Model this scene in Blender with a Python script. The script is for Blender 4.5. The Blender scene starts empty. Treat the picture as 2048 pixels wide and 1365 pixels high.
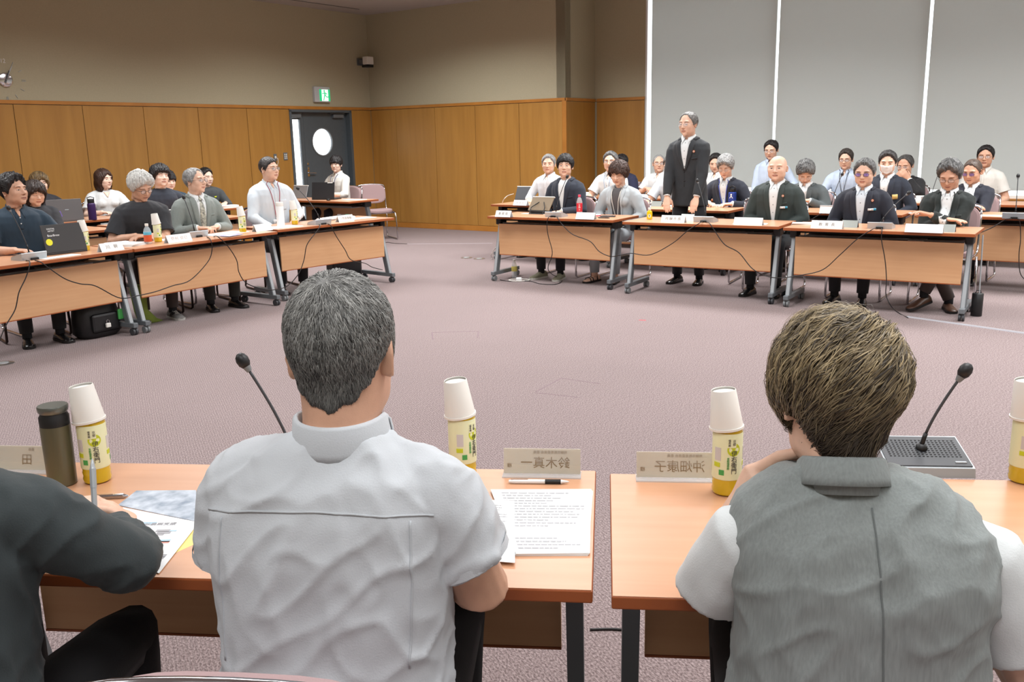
import bpy, bmesh, math, random
import numpy as np
from mathutils import Vector, Matrix, noise
from mathutils.bvhtree import BVHTree

SC = bpy.context.scene
COL = SC.collection
PI = math.pi
RNG = random.Random(7)

# ------------------------------------------------------------------ camera
F_PX, PITCH, ROLL, CAM_H = 1800.55, 0.21978, -0.02171, 1.4908
_c, _s = math.cos(PITCH), math.sin(PITCH)
FWD = Vector((0, _c, -_s)); _up = Vector((0, _s, _c)); _rt = Vector((1, 0, 0))
RT = _rt * math.cos(ROLL) + _up * math.sin(ROLL)
UP = -_rt * math.sin(ROLL) + _up * math.cos(ROLL)
CAM = Vector((0, 0, CAM_H))
cd = bpy.data.cameras.new('camera'); cam = bpy.data.objects.new('camera', cd); COL.objects.link(cam)
cd.sensor_width = 36; cd.lens = F_PX * 36 / 2048; cd.clip_start = .05; cd.clip_end = 200
cam.matrix_world = Matrix(((RT.x, UP.x, -FWD.x, 0), (RT.y, UP.y, -FWD.y, 0), (RT.z, UP.z, -FWD.z, CAM_H), (0, 0, 0, 1)))
SC.camera = cam

def ray(px, py): return RT * (px - 1024) - UP * (py - 682.5) + FWD * F_PX
def at(px, py, z=0.0):
    d = ray(px, py); return CAM + d * ((z - CAM_H) / d.z)
def onv(px, py, a, b):
    """the point seen at (px,py) on the upright plane through a and b"""
    d = ray(px, py); nx, ny = -(b[1] - a[1]), b[0] - a[0]
    t = (a[0] * nx + a[1] * ny) / (d.x * nx + d.y * ny); return CAM + d * t

# ------------------------------------------------------------------ world, lights, exposure
w = bpy.data.worlds.new('world'); SC.world = w; w.use_nodes = True
w.node_tree.nodes['Background'].inputs[0].default_value = (.93, .97, 1, 1)
w.node_tree.nodes['Background'].inputs[1].default_value = 3.6
SC.view_settings.view_transform = 'Standard'; SC.view_settings.look = 'None'
SC.view_settings.gamma = 1; SC.view_settings.use_curve_mapping = False
SC.view_settings.exposure = -0.10
SC.cycles.use_denoising = True
SC.cycles.max_bounces = 6; SC.cycles.diffuse_bounces = 3; SC.cycles.glossy_bounces = 3
SC.cycles.transparent_max_bounces = 12; SC.cycles.sample_clamp_indirect = 4

# the room: corner, direction of the back wall and of the left wall
RC = Vector((-2.44, 16.64, 0)); YB, YL = -0.611, 0.93
EB = Vector((math.cos(YB), math.sin(YB), 0)); NB = Vector((-EB.y, EB.x, 0))
EL = Vector((math.cos(YL), math.sin(YL), 0)); NL = Vector((-EL.y, EL.x, 0))
H_ROOM, H_TRIM = 3.676, 2.109
def room(s, t, z=0.0):   # s along the back wall, t out from it towards the camera along the left wall
    p = RC + EB * s - EL * t; return Vector((p.x, p.y, z))
def area(s, t, sx, sy, power, col=(1, 1, 1)):
    l = bpy.data.lights.new('ceiling_light', 'AREA'); l.shape = 'RECTANGLE'; l.size = sx; l.size_y = sy; l.energy = power; l.color = col
    l.spread = math.radians(150)
    o = bpy.data.objects.new('ceiling_light', l); COL.objects.link(o)
    o.location = room(s, t, H_ROOM - .03); o.rotation_euler = (0, 0, YB)
for s_ in (3.2, 7.4, 11.6, 15.6):
    for t_ in (2.6, 6.0, 9.4, 12.8):
        area(s_, t_, 2.2, 1.4, {2.6: 165, 6.0: 122, 9.4: 84, 12.8: 64}[t_])

# ------------------------------------------------------------------ materials
def lin(c): return tuple(((v / 255) / 12.92 if v / 255 <= .04045 else ((v / 255 + .055) / 1.055) ** 2.4) for v in c)
MATS = {}
def mat(name, col, rough=.5, metal=0., noise_amt=0., noise_scale=20., bump=0., bump_scale=200., coat=0., stretch=None, trans=0., alpha=1., emit=0., spec=.5, col2=None, sheen=0., wave=None, aniso=None):
    if name in MATS: return MATS[name]
    m = bpy.data.materials.new(name); m.use_nodes = True; nt = m.node_tree; b = nt.nodes['Principled BSDF']
    L = nt.links.new
    c = (*lin(col), 1)
    b.inputs['Base Color'].default_value = c; b.inputs['Roughness'].default_value = rough; b.inputs['Metallic'].default_value = metal
    b.inputs['Specular IOR Level'].default_value = spec
    if coat: b.inputs['Coat Weight'].default_value = coat; b.inputs['Coat Roughness'].default_value = .15
    if trans: b.inputs['Transmission Weight'].default_value = trans
    if sheen: b.inputs['Sheen Weight'].default_value = sheen
    if alpha < 1: b.inputs['Alpha'].default_value = alpha
    if emit: b.inputs['Emission Color'].default_value = c; b.inputs['Emission Strength'].default_value = emit
    tc = nt.nodes.new('ShaderNodeTexCoord'); mp = nt.nodes.new('ShaderNodeMapping'); L(tc.outputs['Object'], mp.inputs[0])
    if stretch: mp.inputs['Scale'].default_value = stretch
    if noise_amt or col2:
        n = nt.nodes.new('ShaderNodeTexNoise'); n.inputs['Scale'].default_value = noise_scale; n.inputs['Detail'].default_value = 5
        L(mp.outputs[0], n.inputs['Vector'])
        r = nt.nodes.new('ShaderNodeValToRGB'); L(n.outputs['Fac'], r.inputs[0])
        r.color_ramp.elements[0].position = .3; r.color_ramp.elements[1].position = .7
        if col2: r.color_ramp.elements[0].color = c; r.color_ramp.elements[1].color = (*lin(col2), 1)
        else:
            r.color_ramp.elements[0].color = tuple(v * (1 - noise_amt) for v in c[:3]) + (1,)
            r.color_ramp.elements[1].color = tuple(min(1, v * (1 + noise_amt)) for v in c[:3]) + (1,)
        L(r.outputs[0], b.inputs['Base Color'])
    if bump:
        n2 = nt.nodes.new('ShaderNodeTexNoise'); n2.inputs['Scale'].default_value = bump_scale; n2.inputs['Detail'].default_value = 3
        L(mp.outputs[0], n2.inputs['Vector'])
        bp = nt.nodes.new('ShaderNodeBump'); bp.inputs['Strength'].default_value = bump; bp.inputs['Distance'].default_value = .002
        L(n2.outputs['Fac'], bp.inputs['Height']); L(bp.outputs[0], b.inputs['Normal'])
    MATS[name] = m; return m

def carpet_mat():
    m = bpy.data.materials.new('carpet'); m.use_nodes = True; nt = m.node_tree; b = nt.nodes['Principled BSDF']; L = nt.links.new
    b.inputs['Roughness'].default_value = .95; b.inputs['Specular IOR Level'].default_value = .15; b.inputs['Sheen Weight'].default_value = .12
    tc = nt.nodes.new('ShaderNodeTexCoord'); mp = nt.nodes.new('ShaderNodeMapping'); mp.inputs['Rotation'].default_value = (0, 0, YB + .2)
    L(tc.outputs['Object'], mp.inputs[0])
    def nz(scale, sc=(1, 1, 1), det=3):
        m2 = nt.nodes.new('ShaderNodeMapping'); m2.inputs['Scale'].default_value = sc; L(mp.outputs[0], m2.inputs[0])
        n = nt.nodes.new('ShaderNodeTexNoise'); n.inputs['Scale'].default_value = scale; n.inputs['Detail'].default_value = det; L(m2.outputs[0], n.inputs['Vector']); return n
    fine = nz(210, (1, .45, 1), 2); big = nz(1.1, det=4)
    r = nt.nodes.new('ShaderNodeValToRGB'); L(fine.outputs['Fac'], r.inputs[0])
    r.color_ramp.elements[0].position = .36; r.color_ramp.elements[1].position = .64
    r.color_ramp.elements[0].color = (*lin((110, 94, 94)), 1); r.color_ramp.elements[1].color = (*lin((164, 148, 147)), 1)
    wv = nt.nodes.new('ShaderNodeTexWave'); wv.inputs['Scale'].default_value = 24; wv.inputs['Distortion'].default_value = 1.5; wv.inputs['Detail'].default_value = 1; L(mp.outputs[0], wv.inputs['Vector'])
    mx0 = nt.nodes.new('ShaderNodeMix'); mx0.data_type = 'RGBA'; mx0.blend_type = 'MULTIPLY'; mx0.inputs['Factor'].default_value = .22
    L(r.outputs[0], mx0.inputs[6]); L(wv.outputs['Color'], mx0.inputs[7])
    mx = nt.nodes.new('ShaderNodeMix'); mx.data_type = 'RGBA'; mx.blend_type = 'MULTIPLY'; mx.inputs['Factor'].default_value = .25
    L(mx0.outputs[2], mx.inputs[6]); L(big.outputs['Fac'], mx.inputs[7]); 
    rr = nt.nodes.new('ShaderNodeValToRGB'); L(big.outputs['Fac'], rr.inputs[0]); rr.color_ramp.elements[0].color = (.75, .75, .75, 1); rr.color_ramp.elements[0].position = .3; rr.color_ramp.elements[1].position = .7
    L(rr.outputs[0], mx.inputs[7]); L(mx.outputs[2], b.inputs['Base Color'])
    bp = nt.nodes.new('ShaderNodeBump'); bp.inputs['Strength'].default_value = .5; bp.inputs['Distance'].default_value = .004
    L(fine.outputs['Fac'], bp.inputs['Height']); L(bp.outputs[0], b.inputs['Normal'])
    return m

def hair_mat(name, c1, c2, rough=.42):
    if name in MATS: return MATS[name]
    m = bpy.data.materials.new(name); m.use_nodes = True; nt = m.node_tree; b = nt.nodes['Principled BSDF']; L = nt.links.new
    b.inputs['Roughness'].default_value = rough; b.inputs['Specular IOR Level'].default_value = .35
    a = nt.nodes.new('ShaderNodeAttribute'); a.attribute_name = 'tone'
    r = nt.nodes.new('ShaderNodeValToRGB'); r.color_ramp.elements[0].color = (*lin(c1), 1); r.color_ramp.elements[1].color = (*lin(c2), 1)
    L(a.outputs['Fac'], r.inputs[0]); L(r.outputs[0], b.inputs['Base Color'])
    MATS[name] = m; return m

def wood_mat(name, c1, c2, rough, scale, stretch, coat=0):
    m = bpy.data.materials.new(name); m.use_nodes = True; nt = m.node_tree; b = nt.nodes['Principled BSDF']; L = nt.links.new
    b.inputs['Roughness'].default_value = rough
    if coat: b.inputs['Coat Weight'].default_value = coat; b.inputs['Coat Roughness'].default_value = .25
    tc = nt.nodes.new('ShaderNodeTexCoord'); mp = nt.nodes.new('ShaderNodeMapping'); mp.inputs['Scale'].default_value = stretch; L(tc.outputs['Object'], mp.inputs[0])
    n = nt.nodes.new('ShaderNodeTexNoise'); n.inputs['Scale'].default_value = scale; n.inputs['Detail'].default_value = 6; n.inputs['Distortion'].default_value = .4; L(mp.outputs[0], n.inputs['Vector'])
    r = nt.nodes.new('ShaderNodeValToRGB'); L(n.outputs['Fac'], r.inputs[0]); r.color_ramp.elements[0].position = .3; r.color_ramp.elements[1].position = .72
    r.color_ramp.elements[0].color = (*lin(c1), 1); r.color_ramp.elements[1].color = (*lin(c2), 1)
    L(r.outputs[0], b.inputs['Base Color']); MATS[name] = m; return m

M_CARPET = carpet_mat()
M_WALLUP = mat('wallcovering', (178, 170, 144), .9, bump=.25, bump_scale=150, noise_amt=.03, noise_scale=60)
M_PANEL = wood_mat('wall_panel_wood', (164, 116, 52), (180, 131, 62), .42, 3, (3, 3, .25))
M_TRIM = wood_mat('trim_wood', (172, 112, 44), (190, 128, 56), .4, 4, (1, 1, 1))
M_GROOVE = mat('dark_joint', (74, 46, 22), .8)
M_CEIL = mat('ceiling_paint', (176, 170, 166), .9, bump=.2, bump_scale=90)
M_TOP = wood_mat('table_top_wood', (203, 150, 114), (209, 158, 123), .33, 5, (.35, 6, 6), .3)
M_EDGE = mat('table_edge', (158, 84, 42), .45)
M_FRONT = wood_mat('modesty_panel_wood', (202, 154, 112), (210, 164, 122), .45, 5, (.35, 6, 6))
M_ALU = mat('silver_paint', (176, 182, 186), .35, .35)
M_ALUDK = mat('grey_paint', (112, 118, 122), .4, .2)
M_BLK = mat('black_plastic', (24, 25, 27), .45)
M_DGREY = mat('dark_grey_plastic', (62, 64, 68), .5)
M_GREY = mat('grey_plastic', (120, 124, 126), .5)
M_CHROME = mat('chrome', (205, 205, 208), .16, 1.)
M_BRONZE = mat('dark_tube', (52, 36, 32), .35, .5)
M_MAUVE = mat('mauve_upholstery', (164, 138, 138), .8, bump=.2, bump_scale=300)
M_MAUVESH = mat('mauve_shell', (150, 118, 116), .45)
M_WHITE = mat('white_paper', (236, 238, 238), .7)
M_CUP = mat('paper_cup', (232, 230, 224), .6)
M_BLIND = mat('blind_fabric', (206, 207, 203), .9, bump=.1, bump_scale=500)
_nt = M_BLIND.node_tree; _tr = _nt.nodes.new('ShaderNodeBsdfTranslucent'); _tr.inputs[0].default_value = (.80, .82, .80, 1); _mx = _nt.nodes.new('ShaderNodeMixShader'); _mx.inputs[0].default_value = .30
_nt.links.new(_nt.nodes['Principled BSDF'].outputs[0], _mx.inputs[1]); _nt.links.new(_tr.outputs[0], _mx.inputs[2]); _nt.links.new(_mx.outputs[0], _nt.nodes['Material Output'].inputs['Surface'])
M_DOOR = mat('door_paint', (84, 92, 97), .5, noise_amt=.04)
M_INK = mat('ink', (70, 66, 66), .7)
M_INKL = mat('faint_ink', (150, 140, 130), .7)
M_INKF = mat('very_faint_ink', (205, 200, 198), .7)
M_TEA = mat('green_tea', (220, 184, 22), .12, trans=.15, coat=.5)
M_LABEL = mat('bottle_label', (230, 232, 190), .5)
M_LIME = mat('lime_print', (196, 206, 40), .5)
M_GREENP = mat('green_print', (70, 160, 80), .5)
M_GLASS = mat('clear_plastic', (225, 232, 235), .08, alpha=.35)
M_WINDOW = mat('window_glass', (245, 250, 255), .05, alpha=.12)
M_LENS = mat('lens', (220, 228, 235), .05, alpha=.16)
M_LENSP = mat('lens_purple_reflection', (130, 110, 190), .05, alpha=.5)  # purple reflection on the glasses, painted in as lens colour
M_RED = mat('red_plastic', (198, 38, 56), .4)
M_PINKCAP = mat('pink_cap', (214, 70, 96), .4)
M_CABLE = mat('cable_rubber', (30, 29, 30), .4)
M_CABLEW = mat('white_cable', (215, 213, 205), .5)

# ------------------------------------------------------------------ mesh builder
class MB:
    def __init__(s): s.v = []; s.f = []; s.m = []; s.n = 0
    def add(s, vs, fs, mi=0, M=None):
        vs = np.asarray(vs, float).reshape(-1, 3)
        if M is not None:
            A = np.array(M); vs = vs @ A[:3, :3].T + A[:3, 3]
        s.v.append(vs); k = s.n
        s.f += [tuple(i + k for i in f) for f in fs]; s.m += [mi] * len(fs); s.n += len(vs); return s
    def box(s, a, b, mi=0, M=None, bev=0):
        x0, y0, z0 = a; x1, y1, z1 = b
        if bev:
            bm = bmesh.new(); bmesh.ops.create_cube(bm, size=1)
            for v in bm.verts: v.co = Vector(((x0 + x1) / 2 + v.co.x * (x1 - x0), (y0 + y1) / 2 + v.co.y * (y1 - y0), (z0 + z1) / 2 + v.co.z * (z1 - z0)))
            bmesh.ops.bevel(bm, geom=bm.edges[:], offset=bev, segments=2, affect='EDGES', profile=.5)
            bm.verts.index_update(); s.add([v.co[:] for v in bm.verts], [tuple(v.index for v in f.verts) for f in bm.faces], mi, M); bm.free(); return s
        return s.add([(x0, y0, z0), (x1, y0, z0), (x1, y1, z0), (x0, y1, z0), (x0, y0, z1), (x1, y0, z1), (x1, y1, z1), (x0, y1, z1)],
                     [(0, 3, 2, 1), (4, 5, 6, 7), (0, 1, 5, 4), (1, 2, 6, 5), (2, 3, 7, 6), (3, 0, 4, 7)], mi, M)
    def rings(s, R, mi=0, M=None, cap=True, close=False):
        """R: array (k, n, 3) of closed rings"""
        R = np.asarray(R, float); k, n = R.shape[:2]; f = []
        for i in range(k if close else k - 1):
            a, b = i * n, ((i + 1) % k) * n
            for j in range(n): f.append((a + j, a + (j + 1) % n, b + (j + 1) % n, b + j))
        if cap and not close: f.append(tuple(range(n - 1, -1, -1))); f.append(tuple((k - 1) * n + j for j in range(n)))
        return s.add(R.reshape(-1, 3), f, mi, M)
    def tube(s, P, r, n=8, mi=0, M=None, flat=None, up=None, cap=True, close=False, round_=False):
        P = [Vector(p) for p in P]; k = len(P)
        rs = list(r) if hasattr(r, '__len__') else [r] * k
        if round_ and not close:
            d0 = (P[0] - P[1]).normalized(); d1 = (P[-1] - P[-2]).normalized()
            P = [P[0] + d0 * rs[0] * .9, P[0] + d0 * rs[0] * .6] + P + [P[-1] + d1 * rs[-1] * .6, P[-1] + d1 * rs[-1] * .9]
            rs = [rs[0] * .35, rs[0] * .8] + rs + [rs[-1] * .8, rs[-1] * .35]; k += 4
        R = []; u = Vector(up) if up else None
        for i in range(k):
            if close: t = P[(i + 1) % k] - P[i - 1]
            else: t = P[min(i + 1, k - 1)] - P[max(i - 1, 0)]
            t = t.normalized() if t.length > 1e-9 else Vector((0, 0, 1))
            if u is None: u = t.orthogonal()
            u = (u - t * u.dot(t)); u = u.normalized() if u.length > 1e-6 else t.orthogonal().normalized()
            w_ = t.cross(u)
            ra = rs[i]; fl = 1 if flat is None else (flat[i] if hasattr(flat, '__len__') else flat)
            R.append([(P[i] + u * (ra * fl * math.cos(2 * PI * j / n)) + w_ * (ra * math.sin(2 * PI * j / n)))[:] for j in range(n)])
        return s.rings(R, mi, M, cap, close)
    def lathe(s, prof, n=20, mi=0, M=None, cap=True):
        R = [[(r * math.cos(2 * PI * j / n), r * math.sin(2 * PI * j / n), z) for j in range(n)] for r, z in prof]
        return s.rings(R, mi, M, cap)
    def cyl(s, a, b, r, n=12, mi=0, M=None): return s.tube([a, b], r, n, mi, M)
    def ball(s, c, r, mi=0, M=None, n=12, m=8):
        rx, ry, rz = r if hasattr(r, '__len__') else (r, r, r)
        R = [[(c[0] + rx * math.sin(t) * math.cos(2 * PI * j / n), c[1] + ry * math.sin(t) * math.sin(2 * PI * j / n), c[2] - rz * math.cos(t)) for j in range(n)] for t in [PI * (i + .25) / (m + .5 - .0) for i in range(m + 1)]]
        return s.rings(R, mi, M)
    def prism(s, poly, z0, z1, mi=0, M=None):
        n = len(poly); return s.rings([[(x, y, z0) for x, y in poly], [(x, y, z1) for x, y in poly]], mi, M)
    def plate(s, outer, t, mi=0, M=None, origin=None, ux=(1, 0, 0), uy=(0, 0, 1), nrm=(0, -1, 0)):
        """flat piece of thickness t whose outline is given in the plane (ux,uy)"""
        o = Vector(origin or (0, 0, 0)); ux, uy, nr = Vector(ux), Vector(uy), Vector(nrm)
        A = [(o + ux * x + uy * y)[:] for x, y in outer]; B = [(o + ux * x + uy * y + nr * t)[:] for x, y in outer]
        return s.rings([A, B], mi, M)
    def mesh(s, name):
        me = bpy.data.meshes.new(name); V = np.concatenate(s.v) if s.v else np.zeros((0, 3))
        me.from_pydata(V.tolist(), [], s.f); return me
    def build(s, name, mats, parent=None, smooth=False, loc=None):
        me = s.mesh(name); mats = mats if isinstance(mats, (list, tuple)) else [mats]
        for m_ in mats: me.materials.append(m_)
        if len(mats) > 1: me.polygons.foreach_set('material_index', s.m)
        if smooth: me.polygons.foreach_set('use_smooth', [True] * len(me.polygons))
        elif smooth is None: me.shade_smooth()
        o = bpy.data.objects.new(name, me); COL.objects.link(o)
        if parent: o.parent = parent
        if loc is not None: o.location = loc
        fix(me); return o

def fix(me):
    bm = bmesh.new(); bm.from_mesh(me); bmesh.ops.recalc_face_normals(bm, faces=bm.faces[:]); bm.to_mesh(me); bm.free()

def auto(o, ang=35):
    me = o.data; me.shade_smooth()
    try: me.set_sharp_from_angle(angle=math.radians(ang))
    except Exception: pass
    return o

def tag(o, label=None, cat=None, group=None, kind=None):
    if label: o['label'] = label
    if cat: o['category'] = cat
    if group: o['group'] = group
    if kind: o['kind'] = kind
    return o
def empty(name, label, cat, loc=(0, 0, 0), rz=0., group=None):
    o = bpy.data.objects.new(name, None); COL.objects.link(o); o.location = loc; o.rotation_euler = (0, 0, rz); o.empty_display_size = .1
    return tag(o, label, cat, group)
def copy_tree(o, loc=None, rz=None, label=None, group=None, parent=None):
    c = o.copy(); COL.objects.link(c)
    if parent is not None: c.parent = parent; 
    for ch in o.children: copy_tree(ch, parent=c)
    if loc is not None: c.location = loc
    if rz is not None: c.rotation_euler = (0, 0, rz)
    if label: c['label'] = label
    if group: c['group'] = group
    elif label and 'group' in c.keys() and group is not None: del c['group']
    return c
def struct(name, mb, m, smooth=False): return tag(mb.build(name, m, smooth=smooth), kind='structure')

def text_mesh(txt, size, depth=.0005, spacing=1.0, vertical=False, name='lettering'):
    cu = bpy.data.curves.new(name, 'FONT'); cu.body = '\n'.join(txt) if vertical else txt; cu.size = size; cu.extrude = depth; cu.align_x = 'CENTER'; cu.align_y = 'CENTER'
    cu.space_character = spacing; cu.resolution_u = 2
    if vertical: cu.space_line = .95
    o = bpy.data.objects.new(name, cu); COL.objects.link(o)
    dg = bpy.context.evaluated_depsgraph_get(); me = bpy.data.meshes.new_from_object(o.evaluated_get(dg))
    bpy.data.objects.remove(o); bpy.data.curves.remove(cu); me.name = name; return me
def text(txt, size, m, M, parent, name='lettering', mirror=False, **k):
    me = text_mesh(txt, size, name=name, **k)
    me.materials.clear(); me.materials.append(m)
    if mirror: me.transform(Matrix.Scale(-1, 4, (1, 0, 0)))
    me.transform(M); o = bpy.data.objects.new(name, me); COL.objects.link(o)
    if parent: o.parent = parent
    return o
# ================================================================== THE ROOM
def frame_on(origin, ex, inward):
    """local frame of a wall: x along it, y into the room, z up"""
    return Matrix(((ex.x, inward.x, 0, origin.x), (ex.y, inward.y, 0, origin.y), (0, 0, 1, 0), (0, 0, 0, 1)))
ROOM_W, ROOM_D = 18.0, 15.5
def panel_run(wall, MW, xs, z0, z1, dep=.012):
    for a, b in zip(xs[:-1], xs[1:]):
        MB().box((a + .0035, 0.004, z0 + .003), (b - .0035, dep + .004, z1 - .004), 0, MW, bev=.002).build('panel', M_PANEL, wall)

# floor and ceiling
c4 = [room(-.3, -1.3), room(ROOM_W, -1.3), room(ROOM_W, ROOM_D), room(-.3, ROOM_D)]
fl = struct('floor', MB().prism([(p.x, p.y) for p in [room(-.3, ROOM_D), room(ROOM_W + .3, ROOM_D), room(ROOM_W + .3, -1.3), room(-.3, -1.3)]], -.1, 0), M_CARPET)
ce = struct('ceiling', MB().prism([(p.x, p.y) for p in [room(-.3, ROOM_D), room(ROOM_W + .3, ROOM_D), room(ROOM_W + .3, -1.3), room(-.3, -1.3)]], H_ROOM, H_ROOM + .1), M_CEIL)
A_ = at(590, .5, H_ROOM); B_ = at(718, 18.4, H_ROOM); dv = (B_ - A_).normalized(); A_ = A_ - dv * 3
nv = Vector((-dv.y, dv.x, 0)) * .012
MB().prism([((A_ - nv).x, (A_ - nv).y), ((B_ - nv).x, (B_ - nv).y), ((B_ + nv).x, (B_ + nv).y), ((A_ + nv).x, (A_ + nv).y)], H_ROOM - .004, H_ROOM + .001).build('ceiling_slot', M_DGREY, ce)

# left wall: x = distance from the corner, y into the room
MLW = frame_on(RC, -EL, -NL)
D0, D1, ZD = .508, 1.852, 2.045          # door opening
mb = MB()
for a, b, z0, z1 in ((0, D0, 0, H_ROOM), (D0, D1, ZD, H_ROOM), (D1, 19.5, 0, H_ROOM)): mb.box((a, -.16, z0), (b, 0, z1), 0, MLW)
wl = struct('wall_left', mb, M_WALLUP)
panel_run(wl, MLW, [0.016, D0 - .02], .09, H_TRIM - .05)
panel_run(wl, MLW, [D1 + .02, 2.71, 3.585, 4.468, 5.35, 6.24, 7.12, 8.0, 8.88, 9.76], .09, H_TRIM - .05)
panel_run(wl, MLW, [D0 - .02, D1 + .02], ZD + .012, H_TRIM - .05)
MB().box((0.016, 0.004, H_TRIM - .046), (9.8, .024, H_TRIM), 0, MLW, bev=.003).build('trim_rail', M_TRIM, wl)
struct('baseboard_left', MB().box((0.02, .001, 0), (D0 - .02, .022, .088), 0, MLW, bev=.003).box((D1 + .02, .001, 0), (9.8, .022, .088), 0, MLW, bev=.003), M_TRIM)
def dw(px, py):   # pixel -> distance along the left wall and height
    q = onv(px, py, RC, RC + EL); return (Vector((q.x, q.y, 0)) - RC).dot(-EL), q.z

# the door: narrow glazed leaf and a wide leaf with a round window
dr = tag(empty('door_1', None, None, (RC - EL * (D0 + D1) / 2)[:]), kind='structure')
def dpart(mb, name, m, smooth=False, parent=None):
    me = mb.mesh(name); me.transform(Matrix.Translation(-dr.location)); me.materials.append(m); fix(me)
    o = bpy.data.objects.new(name, me); COL.objects.link(o); o.parent = parent or dr
    if smooth: auto(o)
    return o
dpart(MB().box((D0 - .02, -.16, 0), (D0 + .03, .018, ZD), 0, MLW).box((D1 - .03, -.16, 0), (D1 + .02, .018, ZD), 0, MLW).box((D0 - .02, -.16, ZD - .03), (D1 + .02, .018, ZD + .01), 0, MLW), 'door_frame', M_DOOR)
YD = -.11
ds = 1.50   # meeting line of the two leaves
mb = MB()   # narrow leaf with a tall pane
for a, b, z0, z1 in ((ds, 1.575, 0, ZD - .03), (1.79, D1 - .03, 0, ZD - .03), (1.575, 1.79, 0, .25), (1.575, 1.79, 1.90, ZD - .03)): mb.box((a, YD - .02, z0), (b, YD + .02, z1), 0, MLW)
lf1 = dpart(mb, 'narrow_leaf', M_DOOR)
dpart(MB().box((1.575, YD - .004, .25), (1.79, YD + .004, 1.90), 0, MLW), 'glass_pane', M_WINDOW, parent=lf1)
# wide leaf with a round hole
bm = bmesh.new(); cx_, cz_, rr_ = *dw(652, 284), .232
cx_ = cx_ + .0
outer = [(D0 + .03, 0), (ds - .004, 0), (ds - .004, ZD - .03), (D0 + .03, ZD - .03)]
mb = MB(); n = 40
ring_i = [(cx_ + rr_ * math.cos(2 * PI * j / n), cz_ + rr_ * math.sin(2 * PI * j / n)) for j in range(n)]
def sq(x, z):
    dx, dz = x - cx_, z - cz_; x0, x1, z0, z1 = D0 + .03, ds - .004, 0, ZD - .03
    k = min(((x1 - cx_) / dx if dx > 1e-9 else 9e9), ((x0 - cx_) / dx if dx < -1e-9 else 9e9), ((z1 - cz_) / dz if dz > 1e-9 else 9e9), ((z0 - cz_) / dz if dz < -1e-9 else 9e9))
    return (cx_ + dx * k, cz_ + dz * k)
ro = [sq(*p) for p in ring_i]
for c_ in outer:
    j = min(range(n), key=lambda j: (ro[j][0] - c_[0]) ** 2 + (ro[j][1] - c_[1]) ** 2); ro[j] = c_
R = [[(x, YD - .02, z) for x, z in ring_i], [(x, YD + .02, z) for x, z in ring_i], [(x, YD + .02, z) for x, z in ro], [(x, YD - .02, z) for x, z in ro]]
mb.rings(R, 0, MLW, cap=False, close=True); lf2 = dpart(mb, 'wide_leaf', M_DOOR)
dpart(MB().rings([[(cx_ + q * math.cos(2 * PI * j / n), YD + y_, cz_ + q * math.sin(2 * PI * j / n)) for j in range(n)] for q, y_ in ((rr_ - .012, .02), (rr_ - .012, .03), (rr_ + .012, .03), (rr_ + .012, .02))], 0, MLW, cap=False, close=True), 'window_ring', M_ALUDK, True, lf2)
dpart(MB().rings([[(cx_ + q * math.cos(2 * PI * j / n), YD + y_, cz_ + q * math.sin(2 * PI * j / n)) for j in range(n)] for q, y_ in ((rr_, -.004), (rr_, .004))], 0, MLW), 'glass_pane', M_WINDOW, False, lf2)
dpart(MB().box((cx_ - .05, -1.2, .2), (cx_ - .035, -1.17, 3.0), 0, MLW), 'corridor_post', M_ALUDK)
hx, hz = dw(624, 346)
hd = dpart(MB().cyl((hx, YD + .02, hz), (hx, YD + .07, hz), .012, 10, 0, MLW).tube([(hx, YD + .07, hz), (hx - .06, YD + .072, hz - .002), (hx - .13, YD + .066, hz - .008)], .009, 8, 0, MLW).box((hx - .022, YD + .018, hz - .06), (hx + .022, YD + .028, hz + .05), 0, MLW), 'door_handle', M_CHROME, True)
for q in ((622.5, 328), (623.5, 337)):
    a_, b_ = dw(*q); dpart(MB().box((a_ - .018, YD + .018, b_ - .02), (a_ + .018, YD + .03, b_ + .02), 0, MLW, bev=.004), 'lock_plate', M_CHROME)
for x0, x1 in ((1.575, 1.80), (.62, .86)):
    cl = dpart(MB().box((x0, YD + .02, 1.925), (x1, YD + .075, 1.985), 0, MLW, bev=.008), 'door_closer', M_ALUDK)
    dpart(MB().box((x0 - .02, YD + .03, 1.992), (x1 + .06, YD + .06, 2.006), 0, MLW), 'closer_arm', M_GREY, False, cl)

# back wall, recess and window wall
MBW = frame_on(RC, EB, -NB)
S1, S2, DEP = 4.08, 4.955, .9
wb = struct('wall_back', MB().box((-.16, -.16, 0), (S1, 0, H_ROOM), 0, MBW), M_WALLUP)
panel_run(wb, MBW, [.016, .606, 1.487, 2.344, 3.22, S1 - .05], .09, H_TRIM - .05)
MB().box((.016, .004, H_TRIM - .046), (S1 + .0, .024, H_TRIM), 0, MBW, bev=.003).build('trim_rail', M_TRIM, wb)
MB().box((S1 - .05, .002, 0), (S1 + .024, .022, H_TRIM - .046), 0, MBW, bev=.002).build('corner_post', M_TRIM, wb)
struct('baseboard_back', MB().box((.02, .001, 0), (S1, .02, .088), 0, MBW, bev=.003), M_TRIM)
MJW = frame_on(room(S1, 0), NB, EB)
wj = struct('wall_return', MB().box((0, -.16, 0), (DEP, 0, H_ROOM), 0, MJW), M_WALLUP)
panel_run(wj, MJW, [-.0, DEP - .01], .09, H_TRIM - .05)
MB().box((0, .004, H_TRIM - .046), (DEP, .024, H_TRIM), 0, MJW, bev=.003).build('trim_rail', M_TRIM, wj)
MRW = frame_on(room(S1, -DEP), EB, -NB)
wr = struct('wall_recess', MB().box((-.16, -.16, 0), (S2 - S1, 0, H_ROOM), 0, MRW), M_WALLUP)
panel_run(wr, MRW, [.02, S2 - S1], .09, H_TRIM - .05)
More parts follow.
